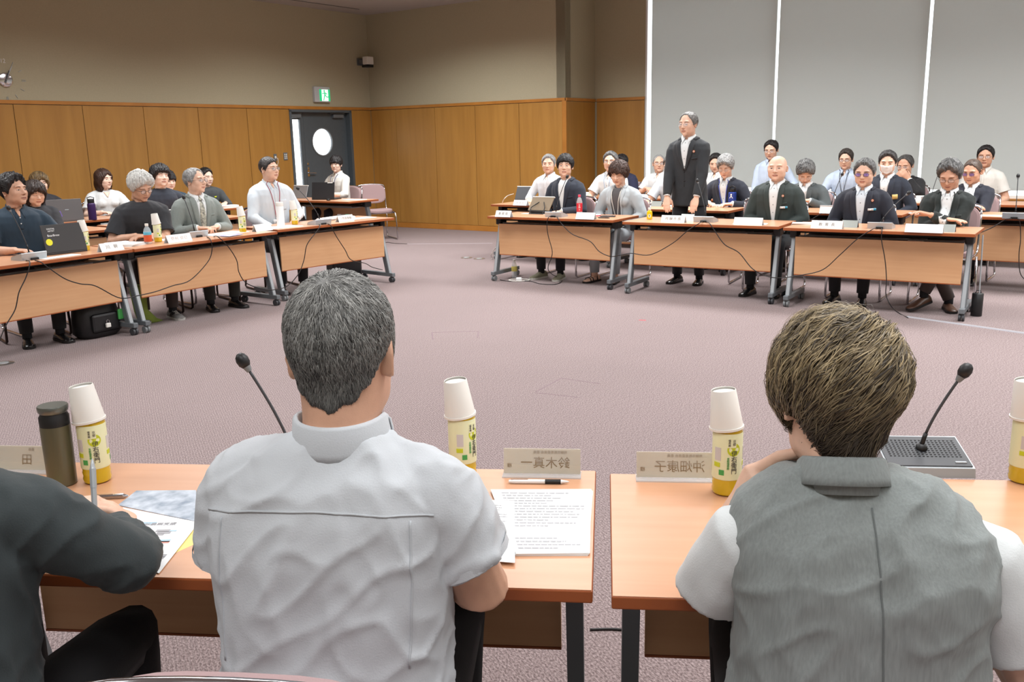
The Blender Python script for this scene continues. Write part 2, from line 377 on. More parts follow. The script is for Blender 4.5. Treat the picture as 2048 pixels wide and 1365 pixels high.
MB().box((.02, .004, H_TRIM - .046), (S2 - S1, .024, H_TRIM), 0, MRW, bev=.003).build('trim_rail', M_TRIM, wr)
struct('wall_window_side', MB().box((S2 - S1, -.16, 0), (ROOM_W - S1, 0, .60), 0, MRW), M_PANEL)
tr_ = struct('trim_1', MB().box((S2 - S1, -.16, .60), (ROOM_W - S1, .03, .625), 0, MRW, bev=.004), M_TRIM)
gaps = [5.005, 7.01, 9.01, 11.01, 13.01, 15.01, 17.0]
for i, (a, b) in enumerate(zip(gaps[:-1], gaps[1:])):
    a -= S1; b -= S1
    wn = tag(empty(f'window_{i+1}', None, None, (room(S1 + (a + b) / 2, -DEP))[:]), kind='structure')
    def wpart(mb, name, m, parent=wn):
        me = mb.mesh(name); me.transform(Matrix.Translation(-wn.location)); me.materials.append(m); fix(me)
        o = bpy.data.objects.new(name, me); COL.objects.link(o); o.parent = parent; return o
    mb = MB()
    mid = (a + b) / 2
    mb.box((b - .07, -.13, .625), (b - .03, -.07, H_ROOM), 0, MRW)
    mb.box((a, -.13, .625), (b, -.07, .66), 0, MRW)
    wpart(mb, 'window_frame', M_WHITE)
    wpart(MB().box((a, -.104, .66), (b, -.098, H_ROOM - .01), 0, MRW), 'window_pane', M_WINDOW)
    g0 = .025 if i else .045
    bl = empty('roller_blind', ['grey roller blind nearest the wood panelled wall', 'grey roller blind second from the wood panelled wall', 'grey roller blind third from the wood panelled wall', 'grey roller blind fourth from the wood panelled wall', 'grey roller blind fifth from the wood panelled wall', 'grey roller blind last along the window wall'][i], 'blind', (room(S1 + mid, -DEP))[:], 0, 'roller blinds over the windows')
    bl.name = 'roller_blind' + ('.%03d' % i if i else '')
    def bpart(mb, name, m):
        me = mb.mesh(name); me.transform(Matrix.Translation(-bl.location)); me.materials.append(m); fix(me)
        o = bpy.data.objects.new(name, me); COL.objects.link(o); o.parent = bl; return o
    bpart(MB().box((a + g0, -.022, .745), (b - .018, -.019, H_ROOM - .08), 0, MRW), 'blind_fabric', M_BLIND)
    bpart(MB().box((a + g0, -.028, .728), (b - .018, -.013, .745), 0, MRW, bev=.003), 'bottom_bar', M_BLIND)
    bpart(MB().cyl((a + g0, -.03, H_ROOM - .045), (b - .018, -.03, H_ROOM - .045), .04, 12, 0, MRW), 'blind_roller', M_GREY)
struct('trim_2', MB().box((S2 - S1, -.13, .60), (S2 - S1 + .03, .0, H_ROOM), 0, MRW), M_WHITE)
# the two sides of the room behind the photographer
struct('wall_right', MB().box((-1.4, -.16, 0), (ROOM_D, 0, H_ROOM), 0, frame_on(room(ROOM_W, 0), -NB, -EB)), M_WALLUP)
struct('wall_rear', MB().box((-8, -.16, 0), (ROOM_W + 3, 0, H_ROOM), 0, frame_on(room(0, ROOM_D), EB, NB)), M_WALLUP)

# ---- things fixed on the left wall
def wall_thing(name, label, cat, px, py):
    a, z = dw(px, py); o = empty(name, label, cat, (RC - EL * a + Vector((0, 0, z)))[:]); o.rotation_euler = (0, 0, math.atan2(-EL.y, -EL.x)); return o, a, z
# local frame for wall things: x along wall away from the corner, y... mirrored handedness, so flip x in meshes
def wmesh(mb, name, m, parent, M=None, smooth=False):
    # mb is modelled x to the viewer's right, y towards the wall, z up; the viewer stands in the room
    ob = mb.build(name, m, parent); ob.data.transform(Matrix.Rotation(PI, 4, 'Z'))
    if smooth: auto(ob)
    return ob
ex, _, _ = wall_thing('exit_sign', 'green and white lit exit sign above the grey door', 'sign', 640.5, 190)
M_SIGNBODY = mat('sign_body', (196, 198, 200), .5); M_SIGNG = mat('exit_green', (30, 190, 120), .5, emit=.9); M_SIGNW = mat('exit_white', (240, 255, 248), .5, emit=1.1)
wmesh(MB().box((-.17, -.055, -.12), (.17, -.0, .13), bev=.006), 'sign_housing', M_SIGNBODY, ex)
wmesh(MB().box((-.065, -.06, -.10), (.165, -.054, .085)), 'green_panel', M_SIGNG, ex)
wmesh(MB().box((-.02, -.063, -.10), (.12, -.0595, .085)), 'doorway_panel', M_SIGNW, ex)
fg = MB()
fg.plate([(.0 + .016 * math.cos(t), .062 + .016 * math.sin(t)) for t in [k * PI / 5 for k in range(10)]], .002, origin=(.035, -.063, 0))
for P in ([(.03, .045), (.055, .04), (.06, .0), (.035, -.005)], [(.035, .0), (.058, .0), (.09, -.03), (.13, -.025), (.13, -.04), (.085, -.045)], [(.035, .005), (.055, .0), (.035, -.05), (.02, -.095), (.005, -.09), (.02, -.045)], [(.035, .04), (.04, .028), (.005, .01), (-.015, .02), (-.01, .03), (.003, .024)], [(.05, .04), (.055, .025), (.085, .005), (.1, .012), (.09, .022)]):
    fg.plate(P, .002, origin=(0, -.063, 0))
wmesh(fg, 'running_figure', M_SIGNG, ex)
# clock: hands and numerals straight on the wall
ck, _, _ = wall_thing('wall_clock', 'wall clock with silver disc and separate numerals on the left wall', 'clock', 10, 160)
wmesh(MB().rings([[(r * math.cos(2 * PI * j / 28), y, r * math.sin(2 * PI * j / 28)) for j in range(28)] for r, y in ((.085, 0), (.085, -.02), (.075, -.026))]), 'clock_disc', M_CHROME, ck, smooth=True)
def hand(ang, L, w_):
    u = Vector((math.sin(ang), 0, math.cos(ang))); v = Vector((u.z, 0, -u.x)); o = Vector((0, -.03, 0))
    return MB().rings([[(o + u * a + v * b + Vector((0, y, 0)))[:] for a, b in ((-.04, -w_), (-.04, w_), (L, w_ * .6), (L, -w_ * .6))] for y in (0, -.004)])
wmesh(hand(math.radians(28), .19, .008), 'minute_hand', M_ALU, ck); wmesh(hand(math.radians(24), .12, .010), 'hour_hand', M_DGREY, ck)
for k in range(12):
    a = k * PI / 6
    if k == 0: t_ = text('12', .07, M_WHITE, Matrix.Rotation(PI, 4, 'Z') @ Matrix.Translation((0, -.006, .225)) @ Matrix.Rotation(PI / 2, 4, 'X'), ck, 'numeral')
    else:
        u = Vector((math.sin(a), 0, math.cos(a))); v = Vector((u.z, 0, -u.x)); m_ = MB()
        for q in (-.008, .008) if k in (3, 6, 9) else (0,):
            m_.rings([[(u * (.20 + b) + v * (q + c))[:] if y == 0 else (u * (.20 + b) + v * (q + c) + Vector((0, y, 0)))[:] for b, c in ((0, -.002), (0, .002), (.05, .002), (.05, -.002))] for y in (0, -.008)])
        wmesh(m_, 'hour_mark', M_ALU, ck)
# camera / projector box high by the corner
cm, _, _ = wall_thing('wall_speaker_camera', 'small grey box camera on a bracket high by the room corner', 'camera', 717, 124)
wmesh(MB().box((-.09, -.30, -.06), (.07, -.19, .07), bev=.008), 'housing', M_CUP, cm); wmesh(MB().box((-.075, -.29, -.105), (.075, -.15, -.062), bev=.008), 'camera_body', M_BLK, cm)
wmesh(MB().cyl((-.04, -.292, -.085), (-.04, -.31, -.085), .02, 12), 'lens', M_BLK, cm, smooth=True)
wmesh(MB().box((.0, -.19, -.03), (.06, -.0, .03)).box((-.04, -.012, -.06), (.10, 0, .06)), 'bracket', M_ALUDK, cm)
wmesh(MB().tube([(.05, -.2, -.08), (.14, -.18, -.09), (.2, -.12, -.04), (.2, -.06, .02), (.1, -.02, .02)], .006, 6), 'cable', M_BLK, cm, smooth=True)
# switches
for (px, py, w2, h2, lab) in ((549, 315, .03, .055, 'small metal wall plate with a white cord beside the switch plate'), (569.5, 313, .04, .06, 'metal switch plate with two rows of rockers beside the door')):
    sw, _, _ = wall_thing('switch_plate', lab, 'switch', px, py)
    wmesh(MB().box((-w2, -.024, -h2), (w2, -.016, h2), bev=.002), 'plate', M_ALUDK, sw)
    if w2 > .035:
        for cx in (-.016, .016):
            for cz in (-.03, 0, .03): wmesh(MB().box((cx - .009, -.029, cz - .011), (cx + .009, -.024, cz + .011), bev=.002), 'rocker', M_CUP, sw)
    else:
        wmesh(MB().box((-.016, -.03, -.02), (.016, -.024, .02), bev=.003), 'socket', M_CUP, sw)
        wmesh(MB().tube([(0, -.03, 0), (.01, -.07, -.02), (.02, -.06, -.08), (.0, -.03, -.16), (-.03, -.03, -.3)], .005, 6), 'cord', M_CUP, sw, smooth=True)

# ---- floor fittings
def strip(name, label, cat, pts, w_, h_, m):
    P = [at(x, y, 0) for x, y in pts]; mb = MB()
    for a, b in zip(P[:-1], P[1:]):
        d = (b - a).normalized(); n_ = Vector((-d.y, d.x, 0)) * w_ / 2
        mb.rings([[(a - n_)[:], (a + n_)[:], (a + n_ * .6 + Vector((0, 0, h_)))[:], (a - n_ * .6 + Vector((0, 0, h_)))[:]], [(b - n_)[:], (b + n_)[:], (b + n_ * .6 + Vector((0, 0, h_)))[:], (b - n_ * .6 + Vector((0, 0, h_)))[:]]])
    return tag(mb.build(name, m), label, cat)
M_STRIP = mat('cord_cover', (158, 158, 164), .6)
cc = strip('cord_cover', 'pale grey cord cover on the carpet at the end of the right-hand cable', 'cord cover', [(1814, 634.5), (2060, 669)], .034, .008, M_STRIP)
strip('cord_cover', 'thin pale cord cover across the empty carpet before the back wall', 'cord cover', [(815, 488.5), (985, 487)], .02, .006, mat('cord_cover_dim', (146, 134, 136), .6))
for i, (px, py) in enumerate(((933, 516), (958.5, 518), (6, 728))):
    p = at(px, py, 0); o = empty('floor_outlet', ['round silver floor outlet farther from the tables', 'round silver floor outlet nearer the first table leg', 'round silver floor outlet at the left edge of the carpet'][i], 'outlet', p[:], 0, 'floor outlets')
    auto(MB().lathe([(.0, .0), (.075, 0), (.075, .003), (.06, .007), (0, .007)], 28).build('cover_ring', mat('brushed_steel', (190, 188, 186), .3, .9), o))
    MB().lathe([(.0, .007), (.04, .007), (.038, .009), (0, .009)], 20).build('lid', M_ALU, o)
M_MARK = mat('carpet_mark', (128, 110, 114), .95)
for pts, lab in (([(866, 679), (864, 665.5), (957, 663), (955, 676)], 'faint tape outline on the carpet behind the grey haired man'), ([(1072, 784), (1122, 757), (1200, 768)], 'faint angled tape line on the open carpet'), ([(1072, 786), (1155, 795)], 'short faint tape line on the open carpet')):
    strip('tape_mark', lab, 'tape', pts, .012, .0015, M_MARK)
strip('tape_mark', 'tiny red tape scrap on the open carpet', 'tape', [(1278, 640.5), (1292, 641)], .018, .002, M_RED)

# ================================================================== TABLES
TW, TD, TH = 1.5, .6, .7
def make_table():
    t = empty('folding_table', 'x', 'table')
    MB().box((0.002, 0, TH - .026), (TW - .002, TD, TH - .001), bev=.003).build('table_edge', M_EDGE, t)
    MB().box((.004, .002, TH - .0012), (TW - .004, TD - .002, TH), bev=.0004).build('tabletop', M_TOP, t)
    # modesty panel, hung just behind the front edge
    MB().box((.085, .095, .285), (TW - .085, .110, .615), bev=.002).build('modesty_panel', M_FRONT, t)
    MB().box((.085, .094, .279), (TW - .085, .111, .285)).build('panel_edge', M_EDGE, t)
    sh = MB().box((.10, .15, .600), (TW - .10, .46, .606))
    for y in (.15, .455): sh.box((.10, y, .6), (TW - .10, y + .008, .625))
    sh.build('under_shelf', M_ALUDK, t)
    MB().box((.06, .24, .635), (TW - .06, .30, .672)).build('rail', M_BLK, t)
    for sx in (0, 1):
        X = (lambda v: v) if sx == 0 else (lambda v: TW - v)
        def bx(mb, a, b, **k): return mb.box((min(X(a[0]), X(b[0])), a[1], a[2]), (max(X(a[0]), X(b[0])), b[1], b[2]), **k)
        # slanting upright: aluminium front face, grey body
        lg = MB(); x0, x1 = sorted((X(.03), X(.07)))
        def slab(x0, x1, yt, yb, d, z1=.655, z0=.10): return [[(x0, yb, z0), (x1, yb, z0), (x1, yb + d, z0), (x0, yb + d, z0)], [(x0, yt, z1), (x1, yt, z1), (x1, yt + d, z1), (x0, yt + d, z1)]]
        l = MB().rings(slab(x0, x1, .185, .055, .055)).build('leg', M_ALUDK, t)
        MB().rings(slab(x0 + .006, x1 - .006, .180, .050, .006)).build('leg_face', M_ALU, l)
        ft = bx(MB(), (.028, .0, .062), (.072, .52, .102), bev=.005).build('foot_bar', M_ALUDK, t)
        bx(MB(), (.022, .13, .60), (.085, .26, .674), bev=.012).build('hinge_bracket', M_BLK, t)
        for y in (.034, .49):
            cs = MB(); cx = X(.05)
            cs.cyl((cx - .022, y, .029), (cx - .004, y, .029), .029, 16); cs.cyl((cx + .004, y, .029), (cx + .022, y, .029), .029, 16)
            cs.box((cx - .012, y - .014, .03), (cx + .012, y + .014, .064), bev=.004)
            auto(cs.build('caster', M_DGREY if sx else M_GREY, t))
    return t
TABLES = {}
proto = make_table(); first_t = [True]
def table(key, fl_, yaw, label, group):
    if first_t[0]:
        o = proto; first_t[0] = False; o.location = (fl_[0], fl_[1], 0); o.rotation_euler = (0, 0, yaw); o['label'] = label; o['group'] = group
    else: o = copy_tree(proto, (fl_[0], fl_[1], 0), yaw, label, group)
    TABLES[key] = (Vector((fl_[0], fl_[1], 0)), yaw); return o
def tp(key, x, y, z=TH):
    o, a = TABLES[key]; return Vector((o.x + x * math.cos(a) - y * math.sin(a), o.y + x * math.sin(a) + y * math.cos(a), z))
def offs(fl_, yaw, dx, dy=0): return (fl_[0] + dx * math.cos(yaw) - dy * math.sin(yaw), fl_[1] + dx * math.sin(yaw) + dy * math.cos(yaw))
GT, GR, GL, GN = 'front tables of the right block', 'tables behind the right block front row', 'front tables of the left block', 'tables nearest the camera'
table('T1', (-.2386, 9.7028), -.5745, 'orange wood folding table under the tilted tablet, farthest of the right front row', GT)
table('T2', (1.083, 8.698), -.552, 'orange wood folding table the standing man leans on', GT)
table('T3', (2.369, 7.821), -.586, 'orange wood folding table of the man with folded arms, nearest of the right front row', GT)
table('L3', (-2.218, 8.638), .859, 'orange wood folding table with the tall white flask, before the man with red lanyard', GL)
table('L2', (-3.017, 7.23), .974, 'orange wood folding table before the man in grey suit and tie', GL)
table('L1', (-3.017 - 1.5 * math.cos(1.02) - .01, 7.23 - 1.5 * math.sin(1.02)), 1.02, 'orange wood folding table carrying the dark laptop with yellow sticker', GL)
table('N1', (.200, 2.071), -.106 + PI, 'near folding table under the printed sheets and the white pen', GN)
table('N2', (.227 + 1.5 * math.cos(-.105), 2.05 + 1.5 * math.sin(-.105)), -.105 + PI, 'near folding table before the woman in the grey vest', GN)
G2, G3, GL2, GL3 = 'second row tables of the right block', 'third row tables of the right block', 'second row tables of the left block', 'third row tables of the left block'
table('A', (-.235, 11.516), -.609, 'second row table with the black tablet, behind the navy jacket man', G2)
table('B', (1.10, 10.52), -.60, 'second row table with the blue bottle, behind the standing man', G2)
table('C', (2.598, 9.654), -.63, 'second row table of the masked man', G2)
table('D', (3.93, 8.765), -.63, 'second row table at the right edge carrying an upright microphone', G2)
E0 = (.95, 12.6)
for i, (k, lab) in enumerate((('E', 'third row table farthest left, under the pale folded sign'), ('F', 'third row table before the shaven headed man in white shirt'), ('G', 'third row table before the man in blue shirt and black lanyard'), ('H', 'third row table at the right edge, before the window sill'))):
    table(k, offs(E0, -.585, 1.53 * i), -.585, lab, G3)
LB = (-3.017, 7.23)
for i, (s_, lab) in enumerate(((-2.1, 'second row left table mostly hidden behind the navy polo man'), (-.5, 'second row left table behind the white haired man'), (1.1, 'second row left table behind the grey suit man, with an empty chair before it'))):
    table('K%d' % i, offs(LB, .93, s_, 1.93), .93, lab, GL2)
for i, (s_, lab) in enumerate(((-1.15, 'third row left table hidden behind the woman in black'), (.4, 'third row left table carrying the grey laptop and purple bottle'), (1.95, 'third row left table with a paper stack at its right end'))):
    table('M%d' % i, offs(LB, .93, s_, 3.25), .93, lab, GL3)
QF = (-2.22, 12.63)
table('Q', offs(QF, -.611, 0, .6), -.611 + PI, 'table by the grey door with the black laptop', 'table by the door')
TABLES['Q'] = (Vector((*offs(QF, -.611, -1.5), 0)), -.611)
# ================================================================== CHAIRS
def make_chair(name, tube_m, shell_m, label):
    c = empty(name, label, 'chair')
    # seat pad and back pad (sitter looks along +y)
    def pad(w_, h_, t, curve, M, n=10, p=3.2):
        mb = MB(); R = []
        for k, (zz, sc) in enumerate(((-t / 2, .9), (-t / 2 * .7, .985), (0, 1), (t / 2 * .7, .985), (t / 2, .9))):
            ring = []
            for j in range(36):
                a = 2 * PI * j / 36; ca, sa = math.cos(a), math.sin(a)
                x = w_ / 2 * sc * math.copysign(abs(ca) ** (2 / p), ca); y = h_ / 2 * sc * math.copysign(abs(sa) ** (2 / p), sa)
                ring.append((x, y, zz + curve * (x / w_ * 2) ** 2))
            R.append(ring)
        # cap centre fans that follow the curve
        mb.rings(R, 0, M, cap=False)
        for k, o in ((0, -t / 2), (4, t / 2)):
            R2 = [[(x * q, y * q, o + curve * (x * q / w_ * 2) ** 2) for x, y, z in R[k]] for q in (1, .66, .33, .02)]
            mb.rings(R2, 0, M, cap=False)
        return mb
    auto(pad(.44, .42, .05, .012, Matrix.Translation((0, .02, .445))).build('seat', M_MAUVE, c), 50)
    Mb = Matrix.Translation((0, -.225, .70)) @ Matrix.Rotation(math.radians(98), 4, 'X') 
    auto(pad(.45, .30, .035, -.0, Mb @ Matrix.Identity(4)).build('backrest', M_MAUVE, c), 50)
    auto(pad(.43, .28, .012, -.0, Mb @ Matrix.Translation((0, 0, .022))).build('back_shell', shell_m, c), 50)
    for sx, nm in ((-1, 'frame'), (1, 'frame')):
        x = .225 * sx
        P = [(x * .99, -.262, .80), (x, -.252, .72), (x, -.235, .60), (x, -.225, .50), (x, -.20, .44), (x, -.12, .425), (x, .0, .425), (x, .17, .43), (x, .215, .415), (x * 1.02, .235, .36), (x * 1.05, .25, .08), (x * 1.05, .245, .025), (x * 1.05, .21, .012), (x * 1.05, .0, .012), (x * 1.05, -.22, .012), (x * 1.05, -.255, .025), (x * 1.03, -.25, .08), (x, -.20, .40)]
        MB().tube(P, .0105, 7).build('side_tube', tube_m, c, smooth=True)
    Pt = [(.2228 * math.cos(a), -.262 - .006 * math.sin(a), .80 + .052 * math.sin(a) ** .6) for a in [PI * k / 12 for k in range(13)]]
    MB().tube(Pt, .0105, 7).build('top_tube', tube_m, c, smooth=True)
    MB().cyl((-.225, .17, .418), (.225, .17, .418), .009, 8).cyl((-.225, -.15, .418), (.225, -.15, .418), .009, 8).build('cross_tube', tube_m, c, smooth=True)
    return c
CH_CHROME = make_chair('stacking_chair', M_CHROME, M_MAUVESH, 'x'); CH_BRONZE = make_chair('stacking_chair', M_BRONZE, M_MAUVESH, 'x')
used_ch = {}
def chair(x, y, rz, label, group, dark=False):
    p = CH_BRONZE if dark else CH_CHROME
    if p.name in used_ch: return copy_tree(p, (x, y, 0), rz, label, group)
    used_ch[p.name] = 1; p.location = (x, y, 0); p.rotation_euler = (0, 0, rz); p['label'] = label; p['group'] = group; return p

# ================================================================== TABLE ITEMS
class Proto:
    def __init__(s, fn): s.fn = fn; s.o = None
    def __call__(s, p, rz, label, group=None, cat=None):
        if s.o is None:
            s.o = s.fn(); s.kids = list(s.o.children); o = s.o; o.location = p; o.rotation_euler = (0, 0, rz); o['label'] = label
            if group: o['group'] = group
        else:
            o = s.o.copy(); COL.objects.link(o); o.location = p; o.rotation_euler = (0, 0, rz); o['label'] = label
            if group: o['group'] = group
            for ch in s.kids: copy_tree(ch, parent=o)
        return o
def wrap(me, R, z0, a0=0.):
    for v in me.vertices:
        a = v.co.x / R + a0; r = R + v.co.z; y = v.co.y; v.co = Vector((r * math.sin(a), -r * math.cos(a), z0 + y))
def wtext(txt, size, m, parent, R, z, a0, name='lettering', **k):
    me = text_mesh(txt, size, name=name, **k); me.materials.clear(); me.materials.append(m); wrap(me, R, z, a0)
    o = bpy.data.objects.new(name, me); COL.objects.link(o); o.parent = parent; return o
def wpatch(w_, h_, m, parent, R, z, a0, name, rnd=False, t=.0004):
    mb = MB(); n = 16
    if rnd: ring = [(w_ / 2 * math.cos(2 * PI * j / 24), h_ / 2 * math.sin(2 * PI * j / 24)) for j in range(24)]
    else: ring = [(-w_ / 2 + w_ * j / n, -h_ / 2) for j in range(n + 1)] + [(w_ / 2 - w_ * j / n, h_ / 2) for j in range(n + 1)]
    R_ = []
    for off in (-.0006, t): R_.append([((R + off) * math.sin(x / R + a0), -(R + off) * math.cos(x / R + a0), z + y) for x, y in ring])
    mb.rings(R_, 0, None, cap=False)
    # facets of the front
    if rnd: mb.add(R_[1] + [((R + t) * math.sin(a0), -(R + t) * math.cos(a0), z)], [(j, (j + 1) % 24, 24) for j in range(24)])
    else:
        k = n + 1; mb.add(R_[1], [(j, j + 1, 2 * k - 2 - j, 2 * k - 1 - j) for j in range(n)])
    return mb.build(name, m, parent)
def make_bottle():
    b = empty('tea_bottle', 'x', 'bottle')
    auto(MB().lathe([(.026, 0), (.031, .004), (.0325, .012), (.031, .02), (.0325, .028), (.031, .034), (.0325, .04), (.0325, .150), (.030, .158), (.031, .164), (.028, .172), (.018, .186), (.0125, .192), (.0125, .200)], 28).build('bottle_body', M_TEA, b), 40)
    auto(MB().lathe([(.0329, .040), (.0333, .042), (.0333, .146), (.0329, .148)], 32, cap=False).build('label_sleeve', M_LABEL, b), 40)
    MB().lathe([(.0145, .198), (.0145, .212), (.013, .214)], 20).build('cap', M_CUP, b, smooth=None)
    lb = b
    for a0 in (0.0, PI * .72):
        wpatch(.030, .030, M_LIME, lb, .0334, .112, a0 + .25, 'lime_print', True)
        wpatch(.020, .022, M_LABEL, lb, .0339, .128, a0 + .1, 'crest', False, .0002)
        for k_ in range(2): wtext(('京都', '福寿園')[k_], .0075 if k_ == 0 else .006, M_INK, lb, .0342, .128, a0 + .1 + (-.16 if k_ else .16), vertical=True, depth=.0002)
        wtext('伊右衛門', .0145, M_INK, lb, .0342, .082, a0 + .28, vertical=True, depth=.0002)
        wtext('京都福寿園', .006, M_GREENP, lb, .0342, .08, a0 - .12, vertical=True, depth=.0002)
        wpatch(.012, .012, M_GREENP, lb, .0336, .058, a0 - .55, 'green_print', False)
        wpatch(.016, .030, M_INKF, lb, .0336, .10, a0 - .85, 'small_print', False)
        wpatch(.016, .010, M_LIME, lb, .0337, .075, a0 - .9, 'lime_print', False)
    return b
tea = Proto(make_bottle)
def make_cup():
    c = empty('paper_cup', 'x', 'cup')
    auto(MB().lathe([(.0365, 0), (.0385, .001), (.0385, .006), (.0365, .006), (.0275, .088), (.0262, .090), (.0255, .089)], 30, cap=False).build('cup_wall', M_CUP, c), 40)
    MB().lathe([(.0, .0835), (.0262, .0835), (.0262, .0845), (0, .0845)], 24).build('cup_base', M_CUP, c)
    return c
cup = Proto(make_cup)
def bottle_cup(p, rz, lab, lab2, tilt=.10, tdir=-1.4):
    tea(p, rz, lab, 'green tea bottles')
    c = cup(p + Vector((.003 * math.cos(tdir), .003 * math.sin(tdir), .152)), rz, lab2, 'upturned paper cups on the tea bottles')
    c.rotation_euler = (tilt * -math.sin(tdir), tilt * math.cos(tdir), rz); c.location.x += .0; return c
def make_mic_base():
    b = empty('conference_microphone', 'x', 'microphone')
    # wedge: tall silver face towards the room (-y), dark perforated top sloping to the user (+y)
    w2 = .098; prof = [(-.055, .0), (-.066, .052), (-.058, .056), (.075, .022), (.080, .0)]
    mb = MB(); mb.rings([[(x, y, z) for y, z in prof] for x in (-w2, w2)]); mb.build('body', M_ALU, b)
    u = Vector((0, .133, -.034)).normalized(); nrm = Vector((0, .034, .133)).normalized(); o = Vector((0, .0085, .039)) + nrm * .001
    top = MB(); top.rings([[(o + Vector((x, 0, 0)) + u * y + nrm * t)[:] for x, y in ((-.094, -.062), (.094, -.062), (.094, .062), (-.094, .062))] for t in (-.002, .0015)]); top.build('top_plate', M_DGREY, b)
    g = MB()
    for i in range(18):
        for j in range(9):
            c = o + Vector((-.08 + i * .0094, 0, 0)) + u * (-.045 + j * .0085) + nrm * .0016; g.box((c.x - .0022, c.y - .002, c.z - .0015), (c.x + .0022, c.y + .002, c.z + .0006))
    tag(g.build('speaker_grille', M_BLK, b), kind='stuff')
    MB().box((-.085, .05, .022), (-.06, .058, .031)).build('button', M_ALU, b)
    MB().box((-.028, -.071, .0), (.028, -.052, .016)).build('cable_notch', M_BLK, b)
    MB().lathe([(.014, .036), (.013, .05), (.007, .056)], 14).build('neck_socket', M_BLK, b, smooth=None)
    return b
micb = Proto(make_mic_base)
def mic(pxb, rz, head, label, tab, bend=.35, d=.02, group='gooseneck microphones on the tables', zoff=0):
    """pxb: pixel of the middle of the base on the table top, head: pixel of the capsule"""
    p = at(pxb[0], pxb[1], TH); o = micb(p, rz, label, group)
    fy = Vector((-math.sin(rz), math.cos(rz), 0)); ex_ = Vector((math.cos(rz), math.sin(rz), 0))
    q = p + fy * d; h = onv(head[0], head[1], q, q + ex_)
    R = Matrix.Rotation(-rz, 4, 'Z'); hl = R @ (h - p)
    a = Vector((0, 0, .05)); top = hl
    up1 = Vector((hl.x * .10, hl.y * .1, hl.z * bend + .03))
    P = []
    for t in [k / 12 for k in range(13)]:
        P.append((a * (1 - t) ** 2 + up1 * 2 * t * (1 - t) + top * t ** 2)[:])
    dirv = (Vector(P[-1]) - Vector(P[-2])).normalized()
    MB().tube(P[:4], [.0055] * 4, 8).build('gooseneck_base', M_BLK, o, smooth=True)
    MB().tube(P[3:], [.0036] * 10, 8).build('gooseneck', M_DGREY, o, smooth=True)
    T = Vector(P[-1])
    auto(MB().tube([T - dirv * .012, T - dirv * .004, T + dirv * .004], [.006, .0085, .010], 12).build('capsule_collar', M_GREY, o))
    MB().tube([T + dirv * .002, T + dirv * .010, T + dirv * .022, T + dirv * .032, T + dirv * .038], [.010, .0145, .0155, .012, .005], 14).build('foam_windscreen', M_BLK, o, smooth=None)
    return o
def plate_(p, rz, txt, label, w_=.20, h_=.066, m=None, size=.03, sp=1.25, group='white name plates', wedge=False, z=0):
    o = empty('name_plate', label, 'name plate', p, rz, group); h = h_
    mb = MB(); t = .0015; dy = .032
    mb.rings([[(x, -dy, 0), (x, -dy + t, 0), (x, t * .5, h), (x, -t * .5, h)] for x in (-w_ / 2, w_ / 2)])
    mb.rings([[(x, dy, 0), (x, dy - t, 0), (x, -t * .5, h), (x, t * .5, h)] for x in (-w_ / 2, w_ / 2)])
    mb.build('card', M_WHITE, o)
    MB().box((-w_ / 2 - .002, -dy - .004, 0), (w_ / 2 + .002, dy + .004, .002)).build('card_stand', M_GLASS, o)
    if txt:
        ang = math.atan2(h, dy)
        text(txt, size, m or M_INKL, Matrix.Translation((0, -dy / 2 - .0012, h / 2)) @ Matrix.Rotation(ang, 4, 'X'), o, spacing=sp)
    return o
def make_wedge():
    o = empty('metal_sign_stand', 'x', 'stand')
    MB().rings([[(x, -.03, 0), (x, -.028, 0), (x, .001, .06), (x, -.001, .06)] for x in (-.065, .065)]).build('front_leaf', mat('satin_metal', (160, 166, 162), .35, .6), o)
    MB().rings([[(x, .03, 0), (x, .028, 0), (x, .001, .06), (x, .003, .06)] for x in (-.065, .065)]).build('back_leaf', M_DGREY, o)
    return o
wedge = Proto(make_wedge)
def papers(name, pts, z, label, cat='paper', t=.002, m=None, group=None, parts=1, rot=0):
    """a sheet or stack whose corners are given as pixels on the plane of height z"""
    P = [at(x, y, z) for x, y in pts]; c = sum(P, Vector()) / 4
    o = empty(name, label, cat, c[:], 0, group)
    for k in range(parts):
        R = Matrix.Rotation(rot * k, 4, 'Z')
        Q = [R @ (p - c) for p in P]; z0 = t * k / parts
        MB().rings([[(q.x, q.y, z0) for q in Q], [(q.x, q.y, z0 + t / parts * .8) for q in Q]]).build('sheet', m or M_WHITE, o)
    return o, [p - c for p in P], c
def lines(o, Q, m, rows, z, name='printed_text', u0=.08, u1=.92, v0=.08, v1=.92, h=.35, skip=()):
    """rows of print laid bilinearly over the sheet Q (corners tl,tr,br,bl)"""
    mb = MB(); r = random.Random(5)
    def B(u, v): a = Q[0].lerp(Q[1], u); b = Q[3].lerp(Q[2], u); return a.lerp(b, v)
    for k in range(rows):
        if k in skip: continue
        v = v0 + (v1 - v0) * (k + .5) / rows; dv = (v1 - v0) / rows * h / 2
        e = u1 - (r.random() ** 2) * .5 * (u1 - u0); u = u0
        while u < e - .01:
            w_ = .02 + r.random() * .07; u2 = min(e, u + w_)
            q = [B(u, v - dv), B(u2, v - dv), B(u2, v + dv), B(u, v + dv)]
            mb.rings([[(p.x, p.y, z) for p in q], [(p.x, p.y, z + .0002) for p in q]]); u = u2 + .012
    return tag(mb.build(name, m, o), kind='stuff')
